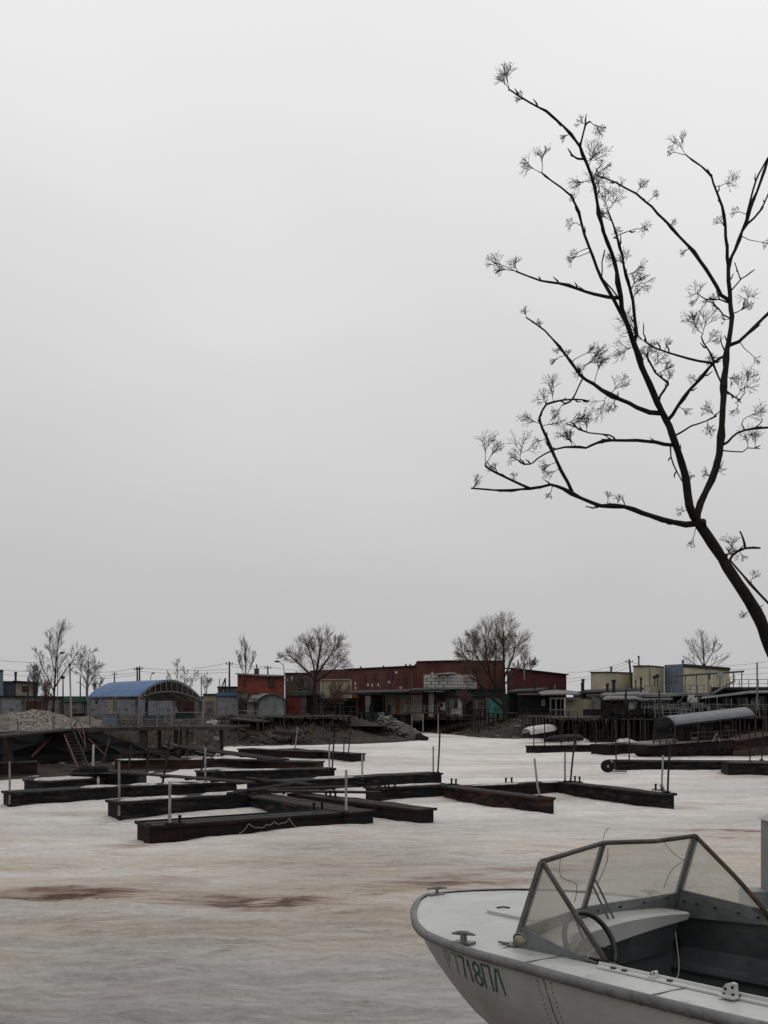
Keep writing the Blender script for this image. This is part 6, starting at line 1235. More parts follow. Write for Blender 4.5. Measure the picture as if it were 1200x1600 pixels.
upturned(P(424, 1146, 77), P(470, 1150, 77), .4, 1.3, 'darkwood', 'dark overturned rowboat half lost on the middle bank')
q = P(489, 1146, 78); k = MB(); k.box(q, (.5, .3, .5)); k.box(q + Vector((.05, -.16, 0)), (.3, .04, .35)); single(k, 'canister', M['greentext'] if 'greentext' in M else M['straw'], 'small yellowish canister on the bank left of the tyre ringed pole', 'canister')

r = random.Random(101); m = MB()
for i in range(420):
    px = r.choice((r.uniform(1000, 1220), r.uniform(945, 1005), r.uniform(1000, 1220))); Y = r.uniform(80.5, 84); zb_ = ZZ(1122, 81) + .03; l = r.uniform(.3, 1.5)
    q = Vector((XX(px, Y), Y, zb_ + r.uniform(0, .9) * (r.random() ** .7))); t = r.random()
    if t < .45: m.box(q, (l, r.uniform(.05, .4), r.uniform(.04, .35)), R=Matrix.Rotation(r.uniform(-.5, .5), 3, 'Y') @ Matrix.Rotation(r.uniform(-.5, .5), 3, 'Z'))
    elif t < .8: m.bar(q, q + Vector((r.uniform(-.25, .25), r.uniform(-.1, .1), l)), .05)
    else: m.bar(q, q + Vector((l, r.uniform(-.2, .2), r.uniform(-.3, .3))), .05)
tag(m.build('dock_junk', M['dark']), 'dark jumble of boards, frames and junk crowding the right docks', 'junk', kind='stuff')
m = MB()
for i in range(150):
    px = r.uniform(1000, 1220); Y = r.uniform(79.6, 83); q = Vector((XX(px, Y), Y, ZZ(1122, 81) + r.uniform(0, .5))); l = r.uniform(.5, 1.6)
    if r.random() < .5: m.bar(q, q + Vector((0, 0, l)), .045)
    else: m.bar(q + Vector((0, 0, .8)), q + Vector((l, 0, .8 + r.uniform(-.1, .1))), .04)
tag(m.build('pipe_frames', M['pipeg']), 'tangle of grey pipe frames among the junk on the right docks', 'junk', kind='stuff')
# junk under and on the left jetty bank
m = MB()
for i in range(260):
    px = r.uniform(150, 480); Y = r.uniform(58, 66) if px < 345 else r.uniform(76, 86); X_ = XX(px, Y); z_ = float(bankz(np.array([X_]), np.array([Y]))[0]); q = Vector((X_, Y, z_ + r.uniform(0, .25))); l = r.uniform(.2, 1.0)
    m.box(q, (l, r.uniform(.04, .2), r.uniform(.03, .14)), R=Matrix.Rotation(r.uniform(-.7, .7), 3, 'Y') @ Matrix.Rotation(r.uniform(-.8, .8), 3, 'Z'))
tag(m.build('bank_junk', M['dark']), 'dark scrap and boards littering the bank by the left jetty', 'junk', kind='stuff')

m = MB(); X0 = XX(1030, 62.5)  # dark boxes added to darken the view behind the barge deck
for i in range(9): m.box((X0 + i * .62, 62.5 + .1 * (i % 2), 1.75), (.5, .4, r.uniform(.9, 1.5)), rz=r.uniform(-.2, .2))
tag(m.build('dark_screens', M['dark']), 'row of added dark stacks standing behind the canopied barge', 'screens', kind='stuff')

heap('snow_patch', XX(634, 106), 106, 1.5, 2.6, .35, float(bankz(np.array([XX(634, 106)]), np.array([106.]))[0]) - .05, 'snowtop', 'bright snow patch at the head of the inlet beyond the rubble', 'snow', 41, .2)


# ============================================================ MOTORBOAT IN THE FOREGROUND
M['boatpaint'] = mat('pale_grey_boat_paint', (0.45, 0.452, 0.435), (0.36, 0.362, 0.345), 2.6, 0.36, 0.15, c3=(0.17, 0.155, 0.13), s3=9, t3=(0.60, 0.76), bscale=30, detail=9)
M['hullpaint'] = mat('hull_grey_paint', (0.345, 0.345, 0.33), (0.265, 0.262, 0.25), 1.8, 0.42, 0.3, (1, 1, 1.6), c3=(0.13, 0.115, 0.098), s3=7, t3=(0.62, 0.74), bscale=7, detail=9)
M['railgrey'] = mat('worn_rub_rail', (0.15, 0.15, 0.148), (0.085, 0.085, 0.085), 6, 0.55, 0.3, c3=(0.05, 0.045, 0.04), s3=9, t3=(0.55, 0.7))
M['innergrey'] = mat('boat_interior_paint', (0.10, 0.108, 0.11), (0.06, 0.066, 0.068), 1.8, 0.65, 0.2, c3=(0.03, 0.032, 0.033), s3=2.4, t3=(0.5, 0.7))
M['sill'] = mat('grey_screen_frame', (0.14, 0.145, 0.145), (0.085, 0.088, 0.09), 5, 0.5, 0.2, c3=(0.05, 0.048, 0.045), s3=6, t3=(0.56, 0.7))
M['strut'] = mat('tarnished_aluminium', (0.17, 0.17, 0.17), (0.09, 0.09, 0.092), 8, 0.45, 0.2, metal=0.4)
M['trim'] = mat('brown_rubber_trim', (0.045, 0.037, 0.03), (0.02, 0.017, 0.015), 12, 0.6, 0.3, c3=(0.10, 0.075, 0.05), s3=10, t3=(0.55, 0.7))
M['rustytrim'] = mat('rusty_screen_trim', (0.085, 0.055, 0.035), (0.035, 0.027, 0.02), 14, 0.7, 0.4)
M['dashwhite'] = mat('white_dash_paint', (0.42, 0.42, 0.41), (0.34, 0.34, 0.33), 3, 0.45, 0.1)
M['blackplastic'] = mat('black_plastic', (0.012, 0.012, 0.013), (0.008, 0.008, 0.009), 8, 0.4)
M['greentext'] = mat('faded_green_paint', (0.012, 0.055, 0.042), (0.035, 0.085, 0.07), 14, 0.6)
M['fadetext'] = mat('ghost_green_paint', (0.16, 0.20, 0.18), (0.22, 0.24, 0.225), 14, 0.6)
M['amber'] = mat('yellowed_lens', (0.27, 0.235, 0.16), (0.15, 0.125, 0.08), 20, 0.25)
M['cast'] = mat('cast_aluminium', (0.20, 0.20, 0.195), (0.11, 0.11, 0.11), 14, 0.5, 0.3, metal=0.3)
M['wirepale'] = mat('pale_wire', (0.22, 0.21, 0.2), (0.15, 0.14, 0.13), 10, 0.6)
def plexi(lo_=.26, hi_=.50):
    m = bpy.data.materials.new('hazy_plexiglass'); m.use_nodes = True; t = m.node_tree; nd = t.nodes; L = t.links; nd.clear()
    o_ = nd.new('ShaderNodeOutputMaterial'); tr = nd.new('ShaderNodeBsdfTransparent'); tr.inputs[0].default_value = (0.90, 0.897, 0.87, 1)
    df = nd.new('ShaderNodeBsdfDiffuse'); tl = nd.new('ShaderNodeBsdfTranslucent'); gl = nd.new('ShaderNodeBsdfGlossy'); gl.inputs['Roughness'].default_value = 0.12
    df.inputs[0].default_value = (0.64, 0.635, 0.60, 1); tl.inputs[0].default_value = (0.70, 0.695, 0.655, 1)
    a = nd.new('ShaderNodeMixShader'); a.inputs[0].default_value = 0.6; L.new(df.outputs[0], a.inputs[1]); L.new(tl.outputs[0], a.inputs[2])
    tcx = nd.new('ShaderNodeTexCoord'); n1 = nd.new('ShaderNodeTexNoise'); n1.inputs['Scale'].default_value = 3.2; n1.inputs['Detail'].default_value = 6; L.new(tcx.outputs['Object'], n1.inputs[0])
    r_ = nd.new('ShaderNodeMapRange'); r_.inputs[1].default_value = 0.3; r_.inputs[2].default_value = 0.7; r_.inputs[3].default_value = lo_; r_.inputs[4].default_value = hi_; L.new(n1.outputs[0], r_.inputs[0])
    b_ = nd.new('ShaderNodeMixShader'); L.new(r_.outputs[0], b_.inputs[0]); L.new(tr.outputs[0], b_.inputs[1]); L.new(a.outputs[0], b_.inputs[2])
    c_ = nd.new('ShaderNodeMixShader'); c_.inputs[0].default_value = 0.05; L.new(b_.outputs[0], c_.inputs[1]); L.new(gl.outputs[0], c_.inputs[2]); L.new(c_.outputs[0], o_.inputs[0]); return m
M['plexi'] = plexi(.22, .50); M['plexiclear'] = plexi(.08, .26)

boat = bpy.data.objects.new('motorboat', None); C.objects.link(boat); boat.empty_display_size = .5
tag(boat, 'pale grey riveted aluminium motorboat with open cockpit and hazy folding windscreen in the foreground', 'motorboat')
yaw, pit, rol = 2.187, -0.078, 0.002
Fw = Vector((math.cos(yaw), math.sin(yaw), 0)); Sb = Vector((math.sin(yaw), -math.cos(yaw), 0)); Up = Vector((0, 0, 1))
F2 = Fw * math.cos(pit) + Up * math.sin(pit); U2 = Up * math.cos(pit) - Fw * math.sin(pit)
# local axes: +x forward, +y to port (toward the viewer), +z up
boat.matrix_world = Matrix(((F2.x, -Sb.x, U2.x, 1.133), (F2.y, -Sb.y, U2.y, 4.637), (F2.z, -Sb.z, U2.z, H - 1.178), (0, 0, 0, 1)))
WL[boat.name] = tuple(boat.location)
def V(x, y, z): return Vector((x, -y, z))        # y given towards starboard (far side)
NG = [(-2.9, -.80), (-2.2, -.87), (-1.46, -.90), (-.8, -.885), (-.27, -.845), (.08, -.815), (.31, -.77), (.51, -.72), (.65, -.67), (.87, -.55), (1.11, -.38), (1.33, -.2), (1.50, -.04), (1.62, .12)]
NC = [(-2.9, -.70, -.50), (-2.2, -.74, -.5), (-1.46, -.76, -.5), (-.8, -.74, -.49), (-.27, -.68, -.47), (.1, -.6, -.46), (.36, -.5, -.45), (.6, -.4, -.44), (.78, -.30, -.43), (1.0, -.17, -.41), (1.2, -.05, -.39), (1.38, .03, -.33), (1.51, .08, -.21), (1.61, .11, -.06)]
NK = [(-2.9, .05, -.70), (-2.2, .05, -.74), (-1.46, .05, -.77), (-.8, .05, -.78), (-.27, .05, -.78), (.1, .05, -.78), (.4, .05, -.77), (.7, .05, -.75), (.96, .06, -.69), (1.15, .07, -.6), (1.3, .08, -.505), (1.43, .09, -.39), (1.53, .10, -.25), (1.615, .115, -.07)]
FG = [(-2.9, .86), (-2.2, .93), (-1.46, .955), (-.8, .95), (-.27, .93), (.08, .92), (.4, .90), (.7, .87), (.95, .82), (1.15, .74), (1.34, .61), (1.49, .44), (1.58, .26), (1.62, .12)]
def cat1(tab, u):
    n = len(tab) - 1; f_ = u * n; i = min(n - 1, int(f_)); t = f_ - i; p = [tab[max(0, min(n, i + k))] for k in (-1, 0, 1, 2)]
    return [.5 * ((2 * p[1][a]) + (-p[0][a] + p[2][a]) * t + (2 * p[0][a] - 5 * p[1][a] + 4 * p[2][a] - p[3][a]) * t * t + (-p[0][a] + 3 * p[1][a] - 3 * p[2][a] + p[3][a]) * t ** 3) for a in range(len(tab[0]))]
def hullp(u, w, side=0):
    """side 0 = port (near). w 0..1 gunwale to chine, 1..2 chine to keel"""
    if side == 0: g_ = cat1(NG, u); c_ = cat1(NC, u)
    else: g_ = cat1(FG, u); c_ = cat1(NC, u); c_ = [c_[0], .1 - c_[1], c_[2]]
    k_ = cat1(NK, u); g_ = Vector((g_[0], g_[1], 0)); c_ = Vector(c_); k_ = Vector(k_)
    if w <= 1:
        q = g_.lerp(c_, w); bul = .035 * math.sin(math.pi * w) * (1 if side == 0 else -1); q.y -= bul * (1 - u ** 6)
    else: q = c_.lerp(k_, w - 1)
    return V(*q)
NU = 60
for side in (0, 1):
    pass
m = MB()
rows = []
for i in range(NU + 1):
    u = i / NU; r_ = [hullp(u, w_ / 6, 0) for w_ in range(7)] + [hullp(u, 1 + w_ / 3, 0) for w_ in range(1, 4)]; r2 = [hullp(u, w_ / 6, 1) for w_ in range(7)] + [hullp(u, 1 + w_ / 3, 1) for w_ in range(1, 3)]
    rows.append(r_ + list(reversed(r2)))
m.loft(rows); tr = rows[0]; o_ = len(m.v); m.v += [tuple(p) for p in tr]; m.f.append(tuple(o_ + i for i in range(len(tr))))
hull = m.build('hull', M['hullpaint'], boat, smooth=True, local=True)
sm = hull.modifiers.new('edge', 'EDGE_SPLIT'); sm.split_angle = math.radians(28)
def near_g(x):
    for i in range(len(NG) - 1):
        if NG[i][0] <= x <= NG[i + 1][0]: t = (x - NG[i][0]) / (NG[i + 1][0] - NG[i][0]); return NG[i][1] + (NG[i + 1][1] - NG[i][1]) * t
def far_g(x):
    for i in range(len(FG) - 1):
        if FG[i][0] <= x <= FG[i + 1][0]: t = (x - FG[i][0]) / (FG[i + 1][0] - FG[i][0]); return FG[i][1] + (FG[i + 1][1] - FG[i][1]) * t
# foredeck with a slight crown, from the screen forward; side decks aft
def crown(x, y): 
    a = near_g(min(1.61, x)); b_ = far_g(min(1.61, x)); c_ = (a + b_) / 2; h_ = max(.05, (b_ - a) / 2); return .006 + .026 * (1 - ((y - c_) / h_) ** 2) * min(1, h_ / .5)
m = MB(); rows = []
for i in range(33):
    x = -.012 + 1.627 * (i / 32) ** .8; a = near_g(min(1.6199, x)); b_ = far_g(min(1.6199, x)); rows.append([V(x + (.12 * (1 - abs(2 * j / 16 - 1)) * (1 - x / 1.62)), a + (b_ - a) * j / 16, crown(x, a + (b_ - a) * j / 16)) for j in range(17)])
m.slab(rows, .02); m.build('foredeck', M['boatpaint'], boat, smooth=False, local=True)
for side in (0, 1):
    m = MB(); rows = []
    for i in range(25):
        x = -.004 - 2.6 * i / 24; g_ = near_g(x) if side == 0 else far_g(x); inn = (-.61 - .05 * min(1, i / 10)) if side == 0 else .66; rows.append([V(x, g_, .006), V(x, g_ + (inn - g_) * .5, .014), V(x, inn, .010)])
    m.slab(rows, .006); m.build('side_deck', M['boatpaint'], boat, local=True)
m = MB(); m.slab([[V(-2.61, near_g(-2.61) + j * (far_g(-2.61) - near_g(-2.61)) / 8, .008) for j in range(9)], [V(-2.9, near_g(-2.9) + j * (far_g(-2.9) - near_g(-2.9)) / 8, .008) for j in range(9)]], .006); m.build('aft_deck', M['boatpaint'], boat, local=True)
# seam across the port side deck + rail plates
for x in (-.30, -1.02): g_ = near_g(x); m = MB(); m.bar(V(x + .02, g_ + .01, .0125), V(x - .03, -.62, .0165), .004, .004); m.build('deck_joint', M['railgrey'], boat, local=True)
# rub rail
m = MB(); rows = []
ring = [(i / 80, 0) for i in range(81)] + [(1 - i / 80, 1) for i in range(1, 81)]
pts = []
for u, s_ in ring: g_ = cat1(NG if s_ == 0 else FG, u); pts.append(Vector((g_[0], g_[1], 0)))
for i, p in enumerate(pts):
    d = pts[min(i + 1, len(pts) - 1)] - pts[max(0, i - 1)]; n_ = Vector((d.y, -d.x, 0)).normalized() 
    if n_.dot(p - Vector((-.3, .05, 0))) < 0: n_ = -n_
    k_ = 1 + .5 * max(0, (p.x - .9) / .7)
    rows.append([V(*(p - n_ * .012 + Vector((0, 0, .018)))), V(*(p + n_ * .010 * k_ + Vector((0, 0, .020)))), V(*(p + n_ * .022 * k_ + Vector((0, 0, .004)))), V(*(p + n_ * .020 * k_ + Vector((0, 0, -.018)))), V(*(p + n_ * .002 + Vector((0, 0, -.026))))])
m.loft(rows); m.build('rub_rail', M['railgrey'], boat, local=True, smooth=True)
# stem strip with double rivet row
m = MB(); st = [Vector(NK[-1])] + [Vector(NK[i]) for i in range(len(NK) - 2, 6, -1)]; sp = []
for i in range(len(st) - 1):
    for j in range(6): sp.append(st[i].lerp(st[i + 1], j / 6))
m.tube([V(p.x + .008, p.y, p.z - .006) for p in sp], .016, 8); m.build('stem_strip', M['railgrey'], boat, local=True, smooth=True)
def rivets(name, plist, r_=.0042):
    m = MB()
    for p, n_ in plist:
        n_ = n_.normalized(); a = n_.orthogonal().normalized(); b_ = n_.cross(a); vs = [p + (a * math.cos(t) + b_ * math.sin(t)) * r_ for t in [math.pi * k / 3 for k in range(6)]] + [p + n_ * .003 + (a * math.cos(t) + b_ * math.sin(t)) * r_ * .55 for t in [math.pi * k / 3 for k in range(6)]]
        m.add(vs, [(k, (k + 1) % 6, 6 + (k + 1) % 6, 6 + k) for k in range(6)] + [tuple(range(6, 12))])
    return m.build(name, M['railgrey'], hull, local=True)
def hn(u, w_):
    a = hullp(min(1, u + .002), w_) - hullp(u - .002, w_); b_ = hullp(u, w_ + .01) - hullp(u, w_ - .01); n_ = a.cross(b_).normalized(); return n_ if n_.y > 0 else -n_
def xu(x):   # u for gunwale x
    lo, hi = 0., 1.
    for _ in range(30):
        md = (lo + hi) / 2
        if cat1(NG, md)[0] < x: lo = md
        else: hi = md
    return lo
def hp2(u, w_, off=.001): return hullp(u, w_) + hn(u, w_) * off
rv = []
for k in range(46):
    u = .62 + .37 * k / 46
    for wz in (1.80, 1.9): rv.append((hp2(u, wz), hn(u, wz)))
for k in range(40):
    u = .62 + .375 * k / 40; rv.append((hp2(u, 1.06), hn(u, 1.06)))
us = xu(-.42)
for k in range(22):
    w_ = .04 + .9 * k / 22
    rv.append((hp2(us - .006 - .016 * w_, w_), hn(us, w_))); rv.append((hp2(us + .007 - .016 * w_, w_ + .015), hn(us, w_)))
for k in range(70): u = .03 + .9 * k / 70; rv.append((hp2(u, .055), hn(u, .055)))
rivets('rivets', rv)
m = MB()
for i in range(20): m.bar(hp2(us - .016 * i / 20, .02 + .95 * i / 20, .0015), hp2(us - .016 * (i + 1) / 20, .02 + .95 * (i + 1) / 20, .0015), .004, .003)
m.build('hull_seam', M['railgrey'], hull, local=True)
# registration characters painted on the bow flare
def stroke(m, uv, wd):
    for i in range(len(uv) - 1):
        (u0, w0), (u1, w1) = uv[i], uv[i + 1]; n = 4
        for j in range(n):
            a = (u0 + (u1 - u0) * j / n, w0 + (w1 - w0) * j / n); b_ = (u0 + (u1 - u0) * (j + 1) / n, w0 + (w1 - w0) * (j + 1) / n)
            pa = hp2(*a, .0022); pb = hp2(*b_, .0022); nn_ = hn(*a); d = (pb - pa).normalized(); s_ = d.cross(nn_).normalized() * wd / 2; e_ = d * wd * .2
            m.add([pa - s_ - e_, pb - s_ + e_, pb + s_ + e_, pa + s_ - e_], [(0, 1, 2, 3)])
GL = {'7': [[(0, 0), (1, 0), (.45, 1)]], '1': [[(.1, .3), (.6, 0), (.6, 1)]], '8': [[(.5, 0), (.95, .12), (.95, .36), (.5, .48), (.05, .36), (.05, .12), (.5, 0)], [(.5, .48), (1, .62), (1, .88), (.5, 1), (0, .88), (0, .62), (.5, .48)]],
      'П': [[(0, 1), (0, 0), (1, 0), (1, 1)]], 'Л': [[(0, 1), (.35, .05), (.65, .05), (1, 1)]], 'Р': [[(0, 1), (0, 0), (.8, .05), (.9, .3), (.7, .5), (0, .52)]], '2': [[(0, .2), (.5, 0), (1, .2), (.9, .45), (0, 1), (1, 1)]]}
x0 = .84
txt = [('Р', 'fadetext', .055), ('7', 'midtext', .055), ('7', 'greentext', .06), ('1', 'greentext', .035), ('8', 'greentext', .055), ('П', 'greentext', .06), ('Л', 'greentext', .068)]
M['midtext'] = mat('worn_green_paint', (0.07, 0.13, 0.11), (0.17, 0.20, 0.185), 14, 0.6)
TX0, TW = .84, None
rn = thing
def letter_row():
    xg = .405
    for ch, mt, wd in txt:
        m = MB()
        for st_ in GL[ch]:
            uv = []
            for (a, b_) in st_:
                xx = xg - wd * a; w_ = .10 + .25 * b_; uv.append((xu(xx) - .0 * b_, w_))
            stroke(m, uv, .013 if mt == 'greentext' else .009)
        m.build('registration_letter', M[mt], hull, local=True); xg -= wd + .024
letter_row()
# cleats
def cleat(x, y, z, ang, k=.72):
    R = Matrix.Rotation(ang, 3, 'Z'); c_ = V(x, y, z); m = MB()
    m.box(c_ + Vector((0, 0, .006)), (.15 * k, .075 * k, .010), R=R); m.box(c_ + Vector((0, 0, .035 * k)), (.035 * k, .03 * k, .06 * k), R=R)
    d = R @ Vector((1, 0, 0)); m.tube([c_ + d * -.095 * k + Vector((0, 0, .066 * k)), c_ + d * -.03 * k + Vector((0, 0, .073 * k)), c_ + d * .03 * k + Vector((0, 0, .07 * k)), c_ + d * .095 * k + Vector((0, 0, .06 * k))], [.007 * k, .016 * k, .016 * k, .007 * k], 8); m.build('cleat', M['cast'], boat, local=True, smooth=False)
cleat(.225, -.745, .012, math.radians(15)); cleat(1.53, .13, .014, math.radians(52)); cleat(.36, .86, .012, 0)
# raised hatch strip on the foredeck
m = MB(); m.slab([[V(.72, -.15, .047), V(.72, -.10, .047)], [V(.69, -.17, .047), V(.68, -.04, .047)], [V(.26, -.21, .047), V(.26, -.04, .047)]], .026); m.build('deck_hatch', M['boatpaint'], boat, local=True, bevel=.006)
m = MB(); m.tube([V(.70, -.09, .05), V(.67, -.07, .056), V(.64, -.04, .05)], .005, 5); m.build('hatch_catch', M['trim'], boat, local=True)
# windscreen
NF = V(.0, -.61, .02); NT = V(-.187, -.587, .425); CT = V(-.048, .004, .452); CB = V(.116, .004, .095); FT = V(-.187, .587, .445); FB = V(.0, .615, .035); NR = V(-.56, -.61, .018); FR = V(-.56, .64, .03)
m = MB()
wsr = m.build  # windscreen parts hang under one frame mesh
def bent(a, b_, n=5, sag=.0, off=Vector((0, 0, 0))): return [a.lerp(b_, i / n) + off * math.sin(math.pi * i / n) for i in range(n + 1)]
tp_ = MB(); tp_.tube(bent(NT, CT) + [CT.lerp(FT, .3) + Vector((0, 0, -.006)), CT.lerp(FT, .55) + Vector((0, 0, -.012)), CT.lerp(FT, .85) + Vector((0, 0, -.004)), FT], .0125, 8)
wf = tp_.build('windscreen_frame', M['trim'], boat, local=True, smooth=True)
for (p_, q_, a1_, b1_) in ((NF + V(.0, 0, -.005), NT, .032, .022), (CB, CT, .026, .02), (FB, FT, .038, .026)):
    m = MB(); m.bar(p_, q_, a1_, b1_); m.build('strut', M['strut'], wf, local=True, bevel=.002)
m = MB(); m.box(NF + Vector((.01, .01, -.006)), (.085, .06, .016)); m.tube([NF + Vector((.02, .03, .005)), NF + Vector((.08, .035, .005))], .006, 6); m.build('strut_foot', M['strut'], wf, local=True)
m = MB(); m.box(FB + Vector((.01, -.01, -.01)), (.06, .04, .02)); m.build('strut_foot', M['strut'], wf, local=True)
m = MB(); m.tube([NT, NT.lerp(NR, .45), NT.lerp(NR, .55), NT.lerp(NR, .92) + V(0, 0, .01), NR + V(-.01, 0, -.01)], .012, 8); m.build('side_trim', M['trim'], wf, local=True, smooth=True)
m = MB(); m.tube([FT, FT.lerp(FR, .5) + V(-.008, 0, .014), FT.lerp(FR, .62) + V(-.01, 0, .014), FT.lerp(FR, .9) + V(-.012, 0, .008), FR], .013, 8); m.build('side_trim', M['rustytrim'], wf, local=True, smooth=True)
def pane(a, b_, c_, d_=None, mt='plexi'):
    n_ = (b_ - a).cross(c_ - a).normalized() * .004; q = [a, b_, c_] + ([d_] if d_ else []); k = len(q); m = MB(); m.add([p + n_ for p in q] + [p - n_ for p in q], [tuple(range(k)), tuple(range(2 * k - 1, k - 1, -1))] + [(i, k + i, k + (i + 1) % k, (i + 1) % k) for i in range(k)]); m.build('pane', M[mt], wf, local=True)
def lp(a, b_, t): return a.lerp(b_, t)
sh = .075
nfs = NF + (NT - NF) * .20; cbs = CB + (CT - CB) * .04; fbs = FB + (FT - FB) * .22
pane(nfs, cbs, lp(CB, CT, .97), lp(NF, NT, .97), mt='plexiclear'); pane(cbs, fbs, lp(FB, FT, .97), lp(CB, CT, .97))
pane(NF + Vector((0, 0, .01)), lp(NF, NT, .96), NR + V(.01, 0, .012), mt='plexiclear'); pane(FB + (FT - FB) * .26, lp(FB, FT, .96), FR + V(.03, 0, .05))
# sills: front (two) and sides
def panel(q, t, name, mt, par=wf):
    n_ = (q[1] - q[0]).cross(q[2] - q[0]).normalized() * t / 2; k = len(q); m = MB(); m.add([p + n_ for p in q] + [p - n_ for p in q], [tuple(range(k)), tuple(range(2 * k - 1, k - 1, -1))] + [(i, k + i, k + (i + 1) % k, (i + 1) % k) for i in range(k)]); return m.build(name, M[mt], par, local=True)
cd_ = V(.10, .004, .03)
panel([NF + V(0, .01, -.02), cd_, CB + (CT - CB) * .03, nfs + V(.004, 0, 0)], .014, 'sill', 'sill'); panel([cd_, FB + V(0, -.01, -.02), fbs + V(.004, 0, 0), CB + (CT - CB) * .03], .014, 'sill', 'sill')
panel([NF + V(-.02, -.012, -.012), lp(NF, NT, .22) + V(-.02, -.012, 0), V(-.30, -.62, .055), NR + V(.04, -.012, -.004)], .008, 'side_sill', 'sill'); panel([FB + V(.0, .01, -.05), lp(FB, FT, .26), FR + V(.0, 0, .045), FR + V(0, 0, -.03)], .010, 'side_sill', 'sill')
panel([FR + V(.02, .005, -.035), FR + V(.02, .005, .03), V(-1.6, .66, .05), V(-1.6, .66, -.02)], .01, 'side_sill', 'sill')
rv2 = []
m = MB()
for t in (.12, .35, .6, .85): 
    for a, b_ in ((nfs, CB), (CB, fbs)):
        p = a.lerp(b_, t) + V(-.012, 0, -.02); m.tube([p, p + V(-.008, 0, 0)], .006, 6)
for t in (.1, .25, .45, .7, .9): p = (lp(FB, FT, .12)).lerp(FR, t) + V(0, -.012, 0); m.tube([p, p + V(0, -.008, 0)], .006, 6)
m.build('screws', M['blackplastic'], wf, local=True)
# a stay behind the centre mullion
m = MB(); m.bar(lp(CB, CT, .45) + V(-.02, .0, 0), V(-.06, .05, .035), .012, .008); m.bar(lp(CB, CT, .40) + V(-.02, -.02, 0), V(-.05, .02, .035), .008, .008); m.build('stay', M['strut'], wf, local=True)
# oval side lamp
m = MB(); c_ = V(-.050, -.625, .050); rows = []
for i in range(5):
    k_ = math.cos(i / 4 * math.pi / 2); rows.append([c_ + Vector((.036 * k_ * math.cos(t), .014 * math.sin(i / 4 * math.pi / 2), .022 * k_ * math.sin(t))) for t in [2 * math.pi * j / 14 for j in range(14)]])
m.loft(rows, closed=True); sl_ = m.build('side_lamp', M['amber'], boat, local=True, smooth=True)
m = MB(); m.tube([c_ + Vector((.045 * math.cos(t), -.001, .03 * math.sin(t))) for t in [2 * math.pi * j / 18 for j in range(19)]], .005, 6); m.build('lamp_rim', M['cast'], sl_, local=True)
# interior: liner, floor, ledge
def inwall(side):
    m = MB(); rows = []
    for i in range(13):
        x = .05 - 2.6 * i / 12; y0 = (-.615 - .045 * min(1, i / 5)) if side == 0 else .655; s_ = 1 if side == 0 else -1
        rows.append([V(x, y0, .004), V(x, y0 - s_ * .012, -.06), V(x, y0 - s_ * .06, -.2), V(x, y0 - s_ * .04, -.27), V(x, y0 + s_ * .05, -.275), V(x, y0 + s_ * .055, -.30), V(x, y0 + s_ * .02, -.33), V(x, y0 + s_ * .09, -.62)])
    m.loft(rows); m.build('cockpit_side', M['innergrey'], boat, local=True)
inwall(0); inwall(1)
m = MB(); m.slab([[V(.06, -.42, -.60), V(.06, .5, -.60)], [V(-2.55, -.6, -.61), V(-2.55, .66, -.61)]], .02); m.build('floor', M['innergrey'], boat, local=True)
m = MB(); m.slab([[V(-2.56, -.66, .0), V(-2.56, .66, .0)], [V(-2.56, -.6, -.6), V(-2.56, .6, -.6)]], .02, (-1, 0, 0)); m.build('aft_bulkhead', M['innergrey'], boat, local=True)
m = MB(); m.slab([[V(.04, -.60, -.17), V(.06, .02, -.17), V(.04, .63, -.17)], [V(.06, -.6, -.6), V(.06, .02, -.6), V(.06, .6, -.6)]], .02, (1, 0, 0)); 
m.build('bulkhead', M['innergrey'], boat, local=True)
for y in (.0, .42): m = MB(); m.box(V(-1.35, y, -.42), (.38, .34, .05)); m.box(V(-1.54, y, -.28), (.04, .34, .30)); m.build('seat', M['innergrey'], boat, local=True, bevel=.01)
# frames on the far inner side
m = MB()
for x in (-1.0, -1.9): m.bar(V(x, .60, -.33), V(x, .55, -.6), .06, .03)
m.build('frame_rib', M['innergrey'], boat, local=True)
# white curved dash
def dashrow(dx, z0, drop): return [V(.05 + dx - .10 * (2 * t - 1) ** 2, -.60 + 1.2 * t, z0 + .035 * math.sin(math.pi * t)) for t in [i / 16 for i in range(17)]]
TT = [i / 18 for i in range(19)]
def dl(t, x0, x1, z0, z1, arch): y = -.52 + 1.04 * t; return V(x0 + (x1 - x0) * t - .06 * (2 * t - 1) ** 2, y, z0 + (z1 - z0) * t + arch * math.sin(math.pi * t) ** .8)
m = MB(); rows = [[dl(t, .08, .05, .015, .045, .03) for t in TT], [dl(t, -.07, -.09, .01, .04, .032) for t in TT], [dl(t, -.10, -.11, -.01, .03, .03) for t in TT], [dl(t, -.085, -.095, -.10, .0, -.005) for t in TT]]
m.slab(rows, .008, (1, 0, -.3)); ds = m.build('dashboard', M['dashwhite'], boat, local=True, smooth=False)
m = MB(); m.slab([[V(-.11, -.48, -.10), V(-.07, 0, -.055), V(-.11, .50, -.01)], [V(-.0, -.52, -.2), V(-.0, 0, -.2), V(-.0, .56, -.2)]], .01, (1, 0, 0)); m.build('knee_panel', M['innergrey'], boat, local=True)
m = MB(); rows = []; c_ = V(-.135, -.30, -.02)
m.tube([c_ + V(.02, 0, .0), c_ + V(-.0, 0, .0)], .075, 20); gp = m.build('gauge_plate', M['dashwhite'], ds, local=True)
m = MB(); m.tube([c_ + V(0, 0, 0), c_ + V(-.008, 0, 0)], .016, 12); m.build('gauge_hole', M['blackplastic'], gp, local=True)
